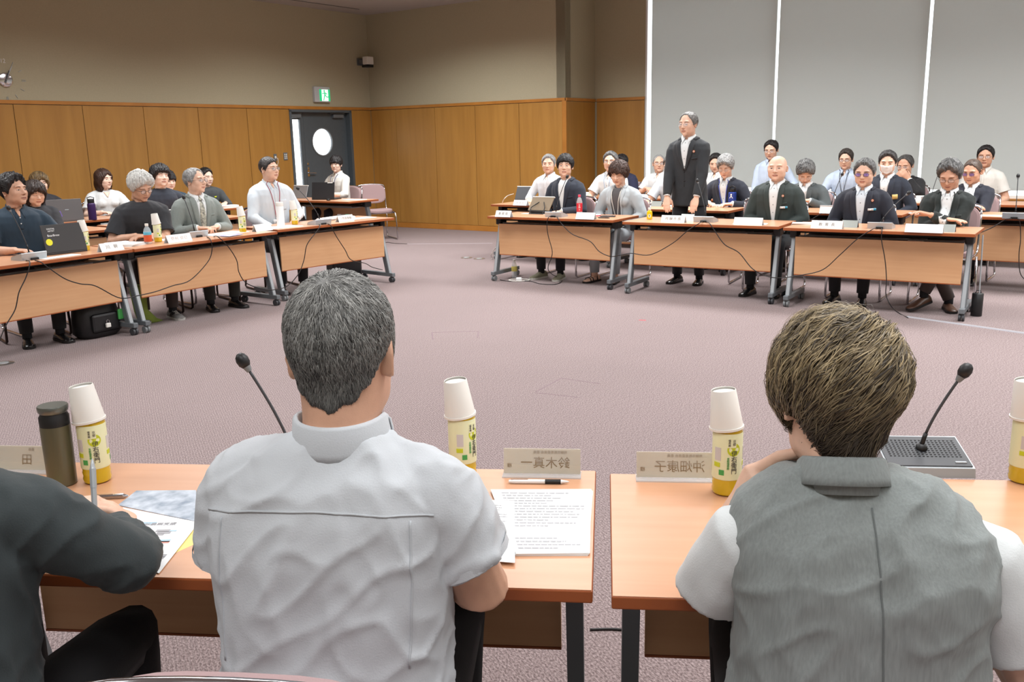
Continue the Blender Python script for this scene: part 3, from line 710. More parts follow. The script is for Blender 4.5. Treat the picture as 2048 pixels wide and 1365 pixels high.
def pen(p, rz, L, m1, m2, label, tilt=0, name='pen'):
    o = empty(name, label, 'pen', p, rz); r = .0052
    auto(MB().tube([(-L / 2, 0, r), (-L / 2 + .012, 0, r), (L * .1, 0, r)], [r * .7, r, r], 10).build('barrel', m1, o))
    auto(MB().tube([(L * .1, 0, r), (L * .36, 0, r)], [r * 1.12, r * 1.12], 10).build('grip', m2, o))
    auto(MB().tube([(L * .36, 0, r), (L * .46, 0, r), (L / 2, 0, r)], [r, r * .5, r * .12], 10).build('tip', m1, o))
    MB().box((-L / 2 + .005, -.0012, r * 1.9), (-L / 2 + .045, .0012, r * 2.3)).build('clip', M_CHROME, o)
    o.rotation_euler = (0, tilt, rz); return o
def laptop(p, rz, W_, D_, ang, m, label, name='laptop', extra=None):
    """open laptop: keyboard half towards the user (+y), lid outside faces -y"""
    o = empty(name, label, 'laptop', p, rz)
    MB().box((-W_ / 2, 0, .0), (W_ / 2, D_, .014), bev=.004).build('keyboard_base', m, o)
    MB().box((-W_ / 2 + .02, .06, .0135), (W_ / 2 - .02, D_ - .09, .0155)).build('keyboard', M_BLK, o)
    ML = Matrix.Translation((0, .004, .014)) @ Matrix.Rotation(ang, 4, 'X')
    lid = MB().box((-W_ / 2, -.004, 0), (W_ / 2, .003, D_), 0, ML, bev=.003).build('lid', m, o)
    MB().box((-W_ / 2 + .008, .003, .012), (W_ / 2 - .008, .0045, D_ - .01), 0, ML).build('screen', M_BLK, lid)
    return o, lid, ML
# ================================================================== PEOPLE
def smin(a, b, k):
    h = np.clip(.5 + .5 * (b - a) / k, 0, 1); return b * (1 - h) + a * h - k * h * (1 - h)
def smax(a, b, k): return -smin(-a, -b, k)
def ell(P, c, r):
    q = (P - c) / r; k0 = np.linalg.norm(q, axis=-1); k1 = np.linalg.norm(q / r, axis=-1) + 1e-9; return k0 * (k0 - 1) / k1
def cap_(P, a, b, ra, rb):
    a = np.array(a); b = np.array(b); ab = b - a; t = np.clip(((P - a) @ ab) / (ab @ ab), 0, 1); return np.linalg.norm(P - a - t[..., None] * ab, axis=-1) - (ra + (rb - ra) * t)
NU, NV = 92, 78
_t = np.linspace(-PI, PI, NU, endpoint=False); AZ = _t - .42 * np.sin(_t)            # 0 = face, denser there
_v = np.linspace(0, 1, NV); ELV = np.radians(-77 + 166.5 * (_v + .035 * np.sin(2 * PI * _v)))
DIR = np.stack([np.sin(AZ)[None, :] * np.cos(ELV)[:, None], np.cos(AZ)[None, :] * np.cos(ELV)[:, None], np.repeat(np.sin(ELV)[:, None], NU, 1)], -1)
def head_sdf(P, h):
    X = P.copy(); X[..., 0] = np.abs(X[..., 0])
    jw, nz = h.get('jaw', 1.), h.get('nose', 1.)
    d = ell(P, (0, -.014, .028), np.array((.0755, .094, .089)))
    d = smin(d, ell(P, (0, .022, -.022), np.array((.064 * jw, .068, .078))), .03)
    d = smin(d, ell(X, (.034 * jw, .018, -.062), np.array((.028, .05, .03))), .03)
    d = smin(d, ell(P, (0, .066, -.092), np.array((.022 * jw, .020, .018))), .022)
    d = smin(d, ell(X, (.040, .056, -.022), np.array((.022, .024, .022))), .02)
    d = smin(d, ell(X, (.028, .074, .030), np.array((.026, .012, .008))), .014)
    d = smax(d, -ell(X, (.032, .100, .006), np.array((.020, .018, .013))), .014)
    d = smin(d, ell(X, (.0315, .0705, .005), np.array((.0155, .0125, .0115))), .004)
    d = smin(d, cap_(P, (0, .080, .016), (0, .098 + .004 * nz, -.024), .0075, .0105 * nz), .010)
    d = smin(d, ell(X, (.0115 * nz, .090, -.028), np.array((.0075, .010, .0065))), .006)
    d = smin(d, ell(P, (0, .082, -.0535), np.array((.024, .011, .0065))), .006)
    d = smin(d, ell(P, (0, .080, -.065), np.array((.019, .011, .0065))), .006)
    d = smax(d, -ell(P, (0, .0965, -.0592), np.array((.024, .006, .0022))), .003)
    nr = h.get('neck', .054)
    d = smin(d, cap_(P, (0, -.020, -.05), (0, -.038, -.24), nr, nr * 1.05), .022)
    return d
_hc = {}
def head_radius(h):
    key = tuple(sorted((k, v) for k, v in h.items() if k in ('jaw', 'nose', 'neck')))
    if key in _hc: return _hc[key]
    r = np.full(DIR.shape[:2], .02); done = np.zeros(r.shape, bool)
    step = .004; cur = r.copy()
    for _ in range(60):
        d = head_sdf(DIR * cur[..., None], h); done |= d > 0; cur = np.where(done, cur, cur + step)
        if done.all(): break
    lo, hi = cur - step, cur
    for _ in range(7):
        m = (lo + hi) / 2; d = head_sdf(DIR * m[..., None], h); lo = np.where(d > 0, lo, m); hi = np.where(d > 0, m, hi)
    r = (lo + hi) / 2; r = np.minimum(r, .128 / np.maximum(1e-3, -DIR[..., 2] + 1e-9) * (DIR[..., 2] < -.2) + 9 * (DIR[..., 2] >= -.2))
    _hc[key] = r; return r
def grid_faces(nv, nu, wrap_=True):
    return [(i * nu + j, i * nu + (j + 1) % nu, (i + 1) * nu + (j + 1) % nu, (i + 1) * nu + j) for i in range(nv - 1) for j in range(nu if wrap_ else nu - 1)]
HF = grid_faces(NV, NU)
def surf_front(x, z, h):
    x = np.asarray(x, float); z = np.asarray(z, float); y = np.full(x.shape, .13); 
    for _ in range(60):
        d = head_sdf(np.stack([x, y, z], -1), h); y = y - np.maximum(d, 0) * .8
    return y
def sample_r(R, d):
    """bilinear radius lookup for unit vectors d (N,3)"""
    az = np.arctan2(d[:, 0], d[:, 1]); el = np.arcsin(np.clip(d[:, 2], -1, 1))
    u = np.interp(az, np.append(AZ, PI), np.append(np.arange(NU), NU)); v = np.interp(el, ELV, np.arange(NV))
    i0 = np.clip(v.astype(int), 0, NV - 2); fv = v - i0; j0 = u.astype(int) % NU; fu = u - np.floor(u); j1 = (j0 + 1) % NU
    return (R[i0, j0] * (1 - fu) + R[i0, j1] * fu) * (1 - fv) + (R[i0 + 1, j0] * (1 - fu) + R[i0 + 1, j1] * fu) * fv
def vnoise(P, s, seed=0):
    o = Vector((seed * 13.7, seed * 7.3, seed * 3.1)); return np.array([noise.noise(Vector(p) * s + o) for p in P])

def build_head(mb, h, M):
    """adds the head to a body mesh; slots 0 skin 1 lips 2 eye white 3 iris/dark 4 brow 5 inner ear"""
    R = head_radius(h); V = (DIR * R[..., None]).reshape(-1, 3)
    n0 = len(V); V = np.concatenate([V, [[0, -.01, V[:, 2].max() + .0005]]]); top = [((NV - 1) * NU + j, (NV - 1) * NU + (j + 1) % NU, n0) for j in range(NU)]
    mb.add(V, HF + top, 0, M)
    # ears
    for sx in (-1, 1):
        E = []
        for i, t in enumerate(np.linspace(0, 1, 7)):
            ring = []
            for j in range(18):
                a = 2 * PI * j / 18; ex_, ez = .0165 * math.cos(a), .031 * math.sin(a) * (1 if math.sin(a) > 0 else .95)
                if math.sin(a) < -.3: ex_ *= .7
                prof = [(.75, -.016), (.96, -.004), (1.04, .004), (.98, .009), (.78, .006), (.5, .0), (.15, -.001)][i]
                ring.append((prof[1], ex_ * prof[0], ez * prof[0]))
            E.append(ring)
        Me = M @ Matrix.Translation((sx * .0745, -.010, -.004)) @ Matrix.Rotation(math.radians(24) * sx, 4, 'Z') @ Matrix.Rotation(math.radians(-8), 4, 'X') @ Matrix.Scale(sx, 4, (1, 0, 0))
        mb.rings(E, 0, Me)
    def patch(u, v, mi, off):
        """u,v arrays (m,n) of x,z"""
        y = surf_front(u, v, h) + off; m_, n_ = u.shape
        P = np.stack([u, y, v], -1).reshape(-1, 3); F = [(i * n_ + j, i * n_ + j + 1, (i + 1) * n_ + j + 1, (i + 1) * n_ + j) for i in range(m_ - 1) for j in range(n_ - 1)]
        mb.add(P, F, mi, M)
    s = np.linspace(-1, 1, 11)[None, :]; t = np.linspace(0, 1, 4)[:, None]
    op = h.get('eyes', 1.0)          # 1 open, 0 closed / looking down
    for sx in (-1, 1):
        ex_, ez = .0315 * sx, .0045
        hw = .0145; prof = 1 - np.abs(s) ** 2.2
        up_ = .0048 * op * prof; lo_ = -.0032 * prof * (1 if op > .25 else 1.4)
        x = ex_ + hw * s + 0 * t; tilt = .0012 * s * sx
        if op > .2:
            patch(x, ez + tilt + lo_ + (up_ - lo_) * t, 2, .0006)
            gx = h.get('gaze', 0) * .004
            ir = .0058; si = np.linspace(-1, 1, 9)[None, :]; xx = ex_ + gx + ir * si; half = ir * np.sqrt(np.maximum(0, 1 - si ** 2)) 
            pe = 1 - np.abs((xx - ex_) / hw) ** 2.2; hi_ = np.minimum(half, .0048 * op * pe); lw = np.maximum(-half, -.0032 * pe)
            patch(xx + 0 * t, ez + lw + (hi_ - lw) * t, 3, .0010)
            a = ez + tilt + up_; patch(x, a - .0004 + .0020 * t * (1.15 - np.abs(s) * .6), 3, .0013)
            patch(x * 1.0, ez + tilt + lo_ - .0006 + .0007 * t, 4, .0009)
        else:
            a = ez + tilt + lo_ * 1.2; patch(x, a - .0008 + .0017 * t, 3, .0010)
        # lid crease
        b = ez + .0078 + .0022 * prof + tilt; patch(ex_ + hw * 1.08 * s + 0 * t, b + .0007 * t, 5, .0006)
        # brow
        bw = .0195; bz = .0255 + .0035 * (1 - (s * sx * -1 + .25) ** 2) * 1.0 + h.get('brow', 0)
        th = (.0052 * (1 - .55 * (s * sx > 0) * np.abs(s)) * np.sqrt(np.maximum(0, 1 - s ** 4))) * h.get('browt', 1)
        patch(ex_ * 1.02 + bw * s + 0 * t, bz + th * (t - .5), 4, .0011)
        # nostril
        q = np.linspace(-1, 1, 5)[None, :]; patch(.0072 * sx + .0034 * q + 0 * t, -.0345 + .0016 * (t - .5) * 2 * np.sqrt(np.maximum(0, 1 - q ** 2)), 5, .0008)
    mw = .0245 * h.get('mouth', 1.); x = mw * s + 0 * t; pr_ = np.sqrt(np.maximum(0, 1 - s ** 2)); zc = -.0592 - h.get('frown', .001) * np.abs(s) ** 1.5
    up2 = zc + .0055 * pr_ * (1 - .18 * np.exp(-(s * 6) ** 2)); lo2 = zc - .0070 * pr_ ** 1.2
    patch(x, zc + (up2 - zc) * t, 1, .0006); patch(x * .93, lo2 + (zc - lo2) * t, 1, .0006); patch(x, zc - .0006 + .0013 * t, 5, .0012)
    return R

def ray_ell(D, c, r):
    c = np.array(c); r = np.array(r); d = D / r; o = -c / r
    A = (d * d).sum(-1); B = 2 * (d * o).sum(-1); C = (o * o).sum() - 1; disc = B * B - 4 * A * C
    return np.where(disc > 0, (-B + np.sqrt(np.maximum(disc, 0))) / (2 * A), 0)

def hair_shell(h, R):
    """radius of the hair surface over the head grid; h['hair'] = dict of style numbers"""
    s = h['hair']; aa = np.degrees(np.abs(AZ))[None, :]; sg = np.sign(AZ)[None, :]; el = np.degrees(ELV)[:, None]
    part = s.get('part', 0) * sg
    keys = [0, 25, 45, 62, 78, 92, 108, 130, 155, 180]
    e = s['line']                 # ten hairline elevations, front -> back
    line = np.interp(aa, keys, e) + part * 4 * np.exp(-(aa / 40) ** 2)
    P = DIR.reshape(-1, 3)
    nz1 = vnoise(P, 7, s.get('seed', 1)).reshape(R.shape); 
    line = line + nz1 * s.get('ragged', 6)
    w_ = s.get('soft', 6); mask = np.clip((el - line) / w_ + .5, 0, 1); mask = mask * mask * (3 - 2 * mask)
    tt = np.interp(np.clip(el, -50, 90) + 0 * aa, [-50, -20, 10, 45, 90], s['thick'])
    front = np.exp(-(aa / 55) ** 2) * np.exp(-((el - 48) / 26) ** 2); tt = tt + s.get('quiff', 0) * front
    thin = s.get('thin_top', 0)
    if thin: tt = tt * (1 - thin * np.clip((el - 52) / 14, 0, 1))
    # combed ridges: noise stretched along the flow (azimuth-rich, elevation-poor)
    Q = np.stack([np.sin(AZ)[None, :] * 5.5 + 0 * el, np.cos(AZ)[None, :] * 5.5 + 0 * el, el / 40 + 0 * aa + part], -1).reshape(-1, 3)
    n2 = vnoise(Q, 1.7, s.get('seed', 1) + 3).reshape(R.shape); n3 = vnoise(P, 11, s.get('seed', 1) + 5).reshape(R.shape)
    tt = tt * (1 + s.get('ridge', .35) * n2 + .25 * n3)
    RH = R + tt * mask - .004 * (1 - mask)
    if 'long' in s:
        c, r, az0 = s['long']; az0 = az0 + s.get('partlong', 0) * sg; rl = ray_ell(DIR, c, r); m2 = np.clip((aa - az0) / 10, 0, 1); rl = rl * (1 + .035 * n2)
        lowcut = np.clip((el + s.get('lowcut', 75)) / 6, 0, 1)
        RH = np.where(el < 48, RH * (1 - m2 * lowcut) + np.maximum(RH, rl) * m2 * lowcut, RH); mask = np.maximum(mask, m2 * lowcut * (el < 50))
    return RH, mask

def build_hair(h, R, M, parent, name='hair'):
    s = h['hair']; RH, mask = hair_shell(h, R); mb = MB()
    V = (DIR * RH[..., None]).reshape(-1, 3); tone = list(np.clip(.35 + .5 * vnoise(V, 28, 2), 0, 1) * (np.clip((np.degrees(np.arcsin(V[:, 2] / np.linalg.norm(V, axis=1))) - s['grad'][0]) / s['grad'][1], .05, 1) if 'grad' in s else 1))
    mk = mask.reshape(-1); keep = [f for f in HF if max(mk[i] for i in f) > .01]
    V = np.concatenate([V, [[0, -.01, V[:, 2].max() + .0008]]]); tone.append(.4); topi = len(V) - 1
    keep += [((NV - 1) * NU + j, (NV - 1) * NU + (j + 1) % NU, topi) for j in range(NU)] if mask[-1].mean() > .3 and s.get('thin_top', 0) < .95 else []
    mb.add(V, keep, 0, M)
    # locks
    n = s.get('locks', 520); L = s.get('len', .05); wd = s.get('wd', .0034); rg = np.random.RandomState(s.get('seed', 1) * 7 + 1)
    k = s.get('seg', 5)
    az = rg.uniform(-PI, PI, n * 3); el = np.arcsin(rg.uniform(math.sin(math.radians(-60)), 1, n * 3))
    D = np.stack([np.sin(az) * np.cos(el), np.cos(az) * np.cos(el), np.sin(el)], -1)
    mm = sample_r(mask, D); D = D[mm > .75][:n]; n = len(D)
    if n:
        K = np.array(s.get('crown', (0, -.5, .85))); K = K / np.linalg.norm(K)
        side = np.array([s.get('comb', 0), 0, 0]); w0 = wd * rg.uniform(.6, 1.3, n); lift = s.get('lift', .0022) * rg.uniform(.2, 1.6, n); Ln = L * rg.uniform(.6, 1.2, n)
        tn = np.clip(rg.normal(.5, s.get('tonevar', .2), n), 0, 1)
        if 'streak' in s: tn = np.clip(tn + s['streak'] * vnoise(D * np.array([3.2, 3.2, 1.2]), 2.6, 9), 0, 1)
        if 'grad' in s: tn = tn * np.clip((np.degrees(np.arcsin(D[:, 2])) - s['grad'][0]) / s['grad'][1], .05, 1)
        pts = []; d = D.copy(); sw = rg.normal(0, s.get('sway', .25), (n, 3))
        for i in range(k + 1):
            f = i / k; rr = sample_r(RH, d); cr = lift * (math.sin(PI * min(f * 1.1, 1)) + s.get('spike', 0) * f)
            if not s.get('over'): rr = rr - .007 * np.clip(1 - sample_r(mask, d) * 1.5, 0, 1)
            pts.append(d * (rr + cr)[:, None] - (0.0 if i else .002) * d)
            T = d * (d @ K)[:, None] - K[None, :]; T = T / (np.linalg.norm(T, axis=1)[:, None] + 1e-6) + side + sw
            T = T - d * (T * d).sum(1)[:, None]; T = T / (np.linalg.norm(T, axis=1)[:, None] + 1e-6)
            d = d + T * (Ln / k / np.maximum(rr, .05))[:, None]; d = d / np.linalg.norm(d, axis=1)[:, None]
        pts = np.array(pts)                                   # k+1, n, 3
        tang = np.gradient(pts, axis=0); nor = pts / np.linalg.norm(pts, axis=2)[..., None]; wv = np.cross(tang, nor); wv /= np.linalg.norm(wv, axis=2)[..., None] + 1e-9
        prof = np.array([.7, 1, 1, .85, .55, .12, .1, .1, .1])[:k + 1] if k <= 5 else np.sin(np.linspace(.35, PI * .98, k + 1)) ** .6
        W = wv * (w0[None, :, None] * prof[:, None, None] / 2)
        A = pts - W; B = pts + W; C = pts + nor * (w0 * .35)[None, :, None] * prof[:, None, None]
        allp = np.stack([A, C, B], 2).transpose(1, 0, 2, 3).reshape(-1, 3)   # n, k+1, 3pts
        F = []; base = np.arange(n) * (k + 1) * 3
        for b in base:
            for i in range(k):
                q = b + i * 3; F.append((q, q + 1, q + 4, q + 3)); F.append((q + 1, q + 2, q + 5, q + 4))
        mb.add(allp, F, 0, M); tone += list(np.repeat(tn, (k + 1) * 3))
    me = mb.mesh(name); me.materials.append(hair_mat(*s['mat'])); me.polygons.foreach_set('use_smooth', [True] * len(me.polygons))
    at_ = me.attributes.new('tone', 'FLOAT', 'POINT'); at_.data.foreach_set('value', np.array(tone, dtype=np.float32))
    o = bpy.data.objects.new(name, me); COL.objects.link(o); o.parent = parent; return o

def remesh(mb, voxel, smooth=4, fac=.5, deci=None):
    me = mb.mesh('tmp'); fix(me); o = bpy.data.objects.new('tmp', me); COL.objects.link(o)
    r = o.modifiers.new('r', 'REMESH'); r.mode = 'VOXEL'; r.voxel_size = voxel
    if smooth: sm = o.modifiers.new('s', 'SMOOTH'); sm.iterations = smooth; sm.factor = fac
    if deci: dm = o.modifiers.new('d', 'DECIMATE'); dm.ratio = deci
    dg = bpy.context.evaluated_depsgraph_get(); out = bpy.data.meshes.new_from_object(o.evaluated_get(dg)); bpy.data.objects.remove(o); bpy.data.meshes.remove(me); return out
def arr(me): a = np.empty(len(me.vertices) * 3); me.vertices.foreach_get('co', a); return a.reshape(-1, 3)
def nrm(me): a = np.empty(len(me.vertices) * 3); me.vertices.foreach_get('normal', a); return a.reshape(-1, 3)
def faces_of(me): return [tuple(p.vertices) for p in me.polygons]

def hand_mesh(mb, W, d, pn, side, curl=.5, spread=1., thumb=.5, s=1.0):
    """W wrist, d direction of the hand, pn the way the palm faces, side +1 right hand"""
    d = Vector(d).normalized(); pn = Vector(pn); pn = (pn - d * pn.dot(d)).normalized(); x = d.cross(pn) * side   # x: towards the thumb
    x = x.normalized(); W = Vector(W)
    def P(a, b, c): return W + d * (a * s) + x * (b * s) + pn * (c * s)
    # palm
    rings = []
    for a, w2, t2, c in ((-.02, .026, .020, 0), (.0, .027, .018, 0), (.03, .036, .0165, .002), (.06, .041, .015, .003), (.085, .042, .0125, .003), (.095, .038, .009, .003)):
        rings.append([P(a, w2 * math.cos(q), c + t2 * math.sin(q))[:] for q in [2 * PI * j / 12 for j in range(12)]])
    mb.rings(rings)
    for i, (b, L, r) in enumerate(((.029, .072, .0088), (.0100, .080, .0090), (-.0095, .075, .0086), (-.0275, .060, .0078))):
        base = P(.085 - (.004 if i in (0, 3) else 0) - (.004 if i == 3 else 0), b, .002); a = 0.; dirx = (x * (b * 2.2 * spread)); Q = [P(.065, b * .95, .002), base]; cu = curl * (1 + .12 * i)
        for seg, f in ((.46, .9), (.30, 1.0), (.24, .7)):
            a += cu * f; dd = (d * math.cos(a) + pn * math.sin(a) + dirx * max(.0, math.cos(a))).normalized(); Q.append(Q[-1] + dd * (L * seg * s))
        mb.tube(Q, [r * s * q for q in (1.0, 1.02, .98, .9, .78)], 8, round_=True)
    T0 = P(.012, .018, .006); d1 = (d * .72 + x * (.78 * (1 - thumb * .4)) + pn * (.25 + thumb * .3)).normalized(); T1 = T0 + d1 * (.045 * s); d2 = (d * .9 + x * (.35 - .5 * thumb) + pn * (.2 + .3 * thumb)).normalized(); T2 = T1 + d2 * (.032 * s); T3 = T2 + (d2 + pn * .2 - x * .15 * thumb).normalized() * (.026 * s)
    mb.tube([T0, T1, T2, T3], [.0150 * s, .0125 * s, .0105 * s, .0092 * s], 8, round_=True)

def ik(S, T, a, b, hint):
    S, T, hint = Vector(S), Vector(T), Vector(hint); v = T - S; L = v.length; mx = (a + b) * .995
    if L > mx: T = S + v * (mx / L); v = T - S; L = mx
    if L < abs(a - b) + .01: L = abs(a - b) + .01
    n = v.normalized(); k = (a * a - b * b + L * L) / (2 * L); hh = math.sqrt(max(0, a * a - k * k)); q = hint - n * hint.dot(n); q = q.normalized() if q.length > 1e-5 else n.orthogonal()
    return S + n * k + q * hh, T

SKIN = [mat('skin_light', (236, 203, 184), .5, noise_amt=.05, noise_scale=30, bump=.12, bump_scale=400, spec=.4), mat('skin_warm', (225, 184, 160), .48, noise_amt=.06, noise_scale=30, bump=.12, bump_scale=400, spec=.4), mat('skin_tan', (208, 162, 136), .48, noise_amt=.06, noise_scale=30, bump=.12, bump_scale=400, spec=.4)]
LIPS = [mat('lips_light', (196, 128, 116), .45), mat('lips_warm', (180, 114, 100), .45), mat('lips_tan', (160, 100, 88), .45)]
M_EYEW = mat('eye_white', (226, 222, 216), .3); M_IRIS = mat('iris', (38, 26, 22), .2); M_BROWB = mat('brow_dark', (44, 36, 34), .8); M_BROWG = mat('brow_grey', (120, 112, 106), .8); M_CREASE = mat('skin_crease', (120, 78, 62), .6)

def cloth(name, col, **k): k.setdefault('rough', .85); k.setdefault('bump', .25); k.setdefault('bump_scale', 350); k.setdefault('sheen', .1); return mat('cloth_' + name, col, **k)

def person(label, pos, rz, head_top=1.28, look=None, pitch=0., roll=0., lean=8., hunch=0., stand=False, sw=1.0, build=1.0,
           te=.26, neck_len=.120, head_dx=0., sh=.86, arms=(('table', {}), ('table', {})), top='shirt', sleeve='long', cols={}, face={}, skin=0, legs='trousers', foot=(0, 0), extras=(), detail=0, group=None, hip_y=0., bust=0, knees=None, shoes='black', lower=True, torso_twist=0.):
    """builds one person; local frame: origin on the floor under the hips, faces +y, right hand at +x"""
    fn = dict(face); fn.setdefault('neck', .052 if not bust else .045)
    hipz = .50 if not stand else .90
    hz = head_top - .118 * fn.get('size', 1)              # height of the head centre
    la = math.radians(lean)
    nbz_need = hz - neck_len                                  # neck base height
    sl = (nbz_need - hipz) / math.cos(la)                 # spine length that meets the seen head height
    Nb = Vector((0, math.sin(la) * sl + hip_y, nbz_need)); Hp = Vector((0, hip_y, hipz))
    mid = (Hp + Nb) / 2 + Vector((0, -hunch, 0))
    Nb0 = Nb.copy(); Nb = Nb + Vector((head_dx, 0, 0))
    def spine(t): return Hp * (1 - t) ** 2 + (mid * 2 - (Hp + Nb0) / 2) * 2 * t * (1 - t) + Nb0 * t ** 2 + Vector((head_dx * min(1, max(0, (t - .72) / .28)) ** 2, 0, 0))
    upd = (spine(1) - spine(.85)).normalized(); fwd = Vector((0, upd.z, -upd.y)); RX = Vector((1, 0, 0))
    chest_up = (spine(.85) - spine(.5)).normalized(); chest_f = Vector((0, chest_up.z, -chest_up.y))
    # head placement
    yaw = look if look is not None else 0.
    Hc = Nb + Vector((0, .022 + .03 * math.sin(max(0, math.radians(-pitch))), neck_len))
    sz = fn.get('size', 1); fw_ = fn.get('w', 1) * (1.05 if not detail else 1)
    MH = Matrix.Translation(Hc) @ Matrix.Rotation(yaw, 4, 'Z') @ Matrix.Rotation(math.radians(pitch), 4, 'X') @ Matrix.Rotation(math.radians(roll), 4, 'Y') @ Matrix.Diagonal((sz * fw_, sz, sz * fn.get('h', 1), 1))
    vox = .0045 if detail else .0056
    body = MB(); Rr = build_head(body, fn, MH)
    # neck sleeve from the skull down into the collar, hidden trunk
    body.tube([Hc + MH.to_3x3() @ Vector((0, -.022, -.06)), Hc + MH.to_3x3() @ Vector((0, -.028, -.10)), Nb + Vector((0, -.004, .0)), Nb + Vector((0, -.002, -.04)), spine(.8)], [fn['neck'] * .97, fn['neck'] * .99, fn['neck'] * 1.0, fn['neck'] * 1.04, .07], 24)
    body.tube([spine(t) for t in (.03, .3, .6, .85)], [.09, .09, .10, .09], 12, flat=1.2, up=(1, 0, 0))
    # shoulders
    shw = .150 * sw; sd = .055
    tw = Matrix.Rotation(torso_twist, 4, 'Z')
    S = {1: spine(sh) + (tw @ Vector((shw, -.005, 0))), -1: spine(sh) + (tw @ Vector((-shw, -.005, 0)))}
    # lengths
    la_, lb_ = .275 * min(1.08, sl / .5) * cols.get('al', 1), .245 * cols.get('al', 1)
    arm_pts = {}; skinmb = MB()
    for sx, (kind, o) in ((1, arms[0]), (-1, arms[1])):
        hint = Vector(o.get('hint', (sx * .75, -.25, -.8)))
        tgt = o.get('t')
        if tgt is None:
            tgt = {'table': (sx * .13, te + .08, .738), 'lap': (sx * .10, .22, .60), 'clasp': (sx * .085, te + .05, .750), 'down': (sx * .24, .05, hipz - .05), 'fold': (-sx * .03, te + .04 + (.02 if sx > 0 else .07), .762 + (.04 if sx < 0 else 0))}[kind]
        E, W = ik(S[sx], tgt, la_, lb_, hint) if 'E' not in o else (Vector(o['E']), Vector(tgt)); hd = o.get('hd', {'clasp': (-sx * .75, .65, 0.05), 'fold': (-sx * .95, .3, 0)}.get(kind)); fd = (W - E).normalized()
        hd = Vector(hd).normalized() if hd is not None else Vector((fd.x, fd.y, fd.z * .2)).normalized()
        pn = Vector(o.get('pn', (0, 0, -1))); arm_pts[sx] = (S[sx], E, W)
        ab = E if sleeve != 'long' else E.lerp(W, .45)
        if sleeve == 'long': skinmb.tube([E.lerp(W, .55), E.lerp(W, .85), W], [.030, .026, .025], 12)
        else:
            skinmb.tube([S[sx].lerp(E, .45), E.lerp(S[sx], .12), E, E.lerp(W, .12), E.lerp(W, .35), E.lerp(W, .8), W], [.043 * build, .041 * build, .042 * build, .043 * build, .041 * build, .029, .0265], 14)
        if not o.get('nohand'): hand_mesh(skinmb, W, hd, pn, sx, o.get('curl', .35), o.get('spread', 1), o.get('thumb', .4), .98 if not bust else .9)
    sm = remesh(skinmb, vox, 2, .5)
    body.add(arr(sm), faces_of(sm), 0); bpy.data.meshes.remove(sm)
    brow = M_BROWG if fn.get('greybrow') else M_BROWB
    root = body.build('person', [SKIN[skin], LIPS[skin], M_EYEW, M_IRIS, brow, M_CREASE], None, smooth=True)
    root.location = (pos[0], pos[1], 0); root.rotation_euler = (0, 0, rz); tag(root, label, 'person', group)
    if 'hair' in fn: build_hair(fn, Rr, MH, root)
    # ---- garment of the upper body
    g = MB(); T = [0, .12, .3, .5, .66, .78, .88, .95, 1.0]
    WW = [.166, .162, .154, .156, .162, .160, .140, .100, .062]; DD = [.124, .122, .116, .118, .122, .114, .096, .074, .056]
    if bust: WW = [.162, .152, .134, .136, .144, .144, .126, .092, .056]; DD = [.120, .110, .10, .108, .116, .106, .086, .068, .052]
    puff = {'jacket': .012, 'shirt': .006, 'tshirt': .010, 'vest': .006}.get(top, .006)
    rings = []
    for t, w_, d_ in zip(T, WW, DD):
        c = spine(t); n = 28; ring = []; ww, dd = w_ * sw * build + puff, d_ * build + puff; m3 = Matrix.Rotation(torso_twist * t, 3, 'Z')
        for j in range(n):
            a = 2 * PI * j / n; ca, sa = math.cos(a), math.sin(a); p = 2.5
            v = m3 @ Vector((ww * math.copysign(abs(ca) ** (2 / p), ca), dd * math.copysign(abs(sa) ** (2 / p), sa) * (1.0 if sa > 0 else .92), 0)); k_ = max(0, (t - .86) / .14) * (.036 if top != 'tshirt' else .018); ring.append((c + v + chest_up * (-k_ * max(0, sa) + .25 * k_ * max(0, -sa)))[:])
        rings.append(ring)
    if stand or top == 'jacket': 
        c = spine(0) + Vector((0, 0, -.10 if stand else -.04)); rings.insert(0, [(c + Vector((1.03 * .19 * build * math.cos(2 * PI * j / 28), .14 * build * math.sin(2 * PI * j / 28), 0)))[:] for j in range(28)])
    g.rings(rings)
    if bust: 
        for sx in (-1, 1): g.ball((spine(.66) + Vector((sx * .07, .085, 0)))[:], (.062, .055, .062))
    thick = {'jacket': .010, 'shirt': .004, 'tshirt': .007, 'vest': .004}.get(top, .004)
    mat_sl = None
    for sx in (1, -1):
        Sx, E, W = arm_pts[sx]
        b_ = build; k1 = [(spine(1.0) + Vector((sx * .028, -.004, -.046)), .034), (spine(.965) + Vector((sx * .075 * sw, -.004, -.026 if sh > .82 else -.046)), .040), (Sx + Vector((-sx * .030, 0, .004)), .050 * b_), (Sx + Vector((sx * .002, 0, -.018)), .056 * b_ + thick * .6), (Sx.lerp(E, .22) + Vector((sx * .004, 0, 0)), .057 * b_ + thick)]
        if sleeve == 'long': k1 += [(Sx.lerp(E, .45), .054 * b_ + thick), (Sx.lerp(E, .8), .048 * b_ + thick), (E, .045 * b_ + thick), (E.lerp(W, .12), .045 * b_ + thick), (E.lerp(W, .5), .039 + thick), (E.lerp(W, .93), .031 + thick * 1.2)]
        elif sleeve == 'short': k1 += [(Sx.lerp(E, .45), .057 * b_ + thick * 1.5), (Sx.lerp(E, .78 if top != 'shirt' else .72), .057 * b_ + thick * 2.2)]
        elif sleeve == 'rolled': k1 += [(Sx.lerp(E, .45), .056 * b_ + thick), (E, .052 + thick), (E.lerp(W, .15), .05 + thick), (E.lerp(W, .3), .046 + thick)]
        else: k1 = k1[:3]
        g.tube([q[0] for q in k1], [q[1] for q in k1], 16)
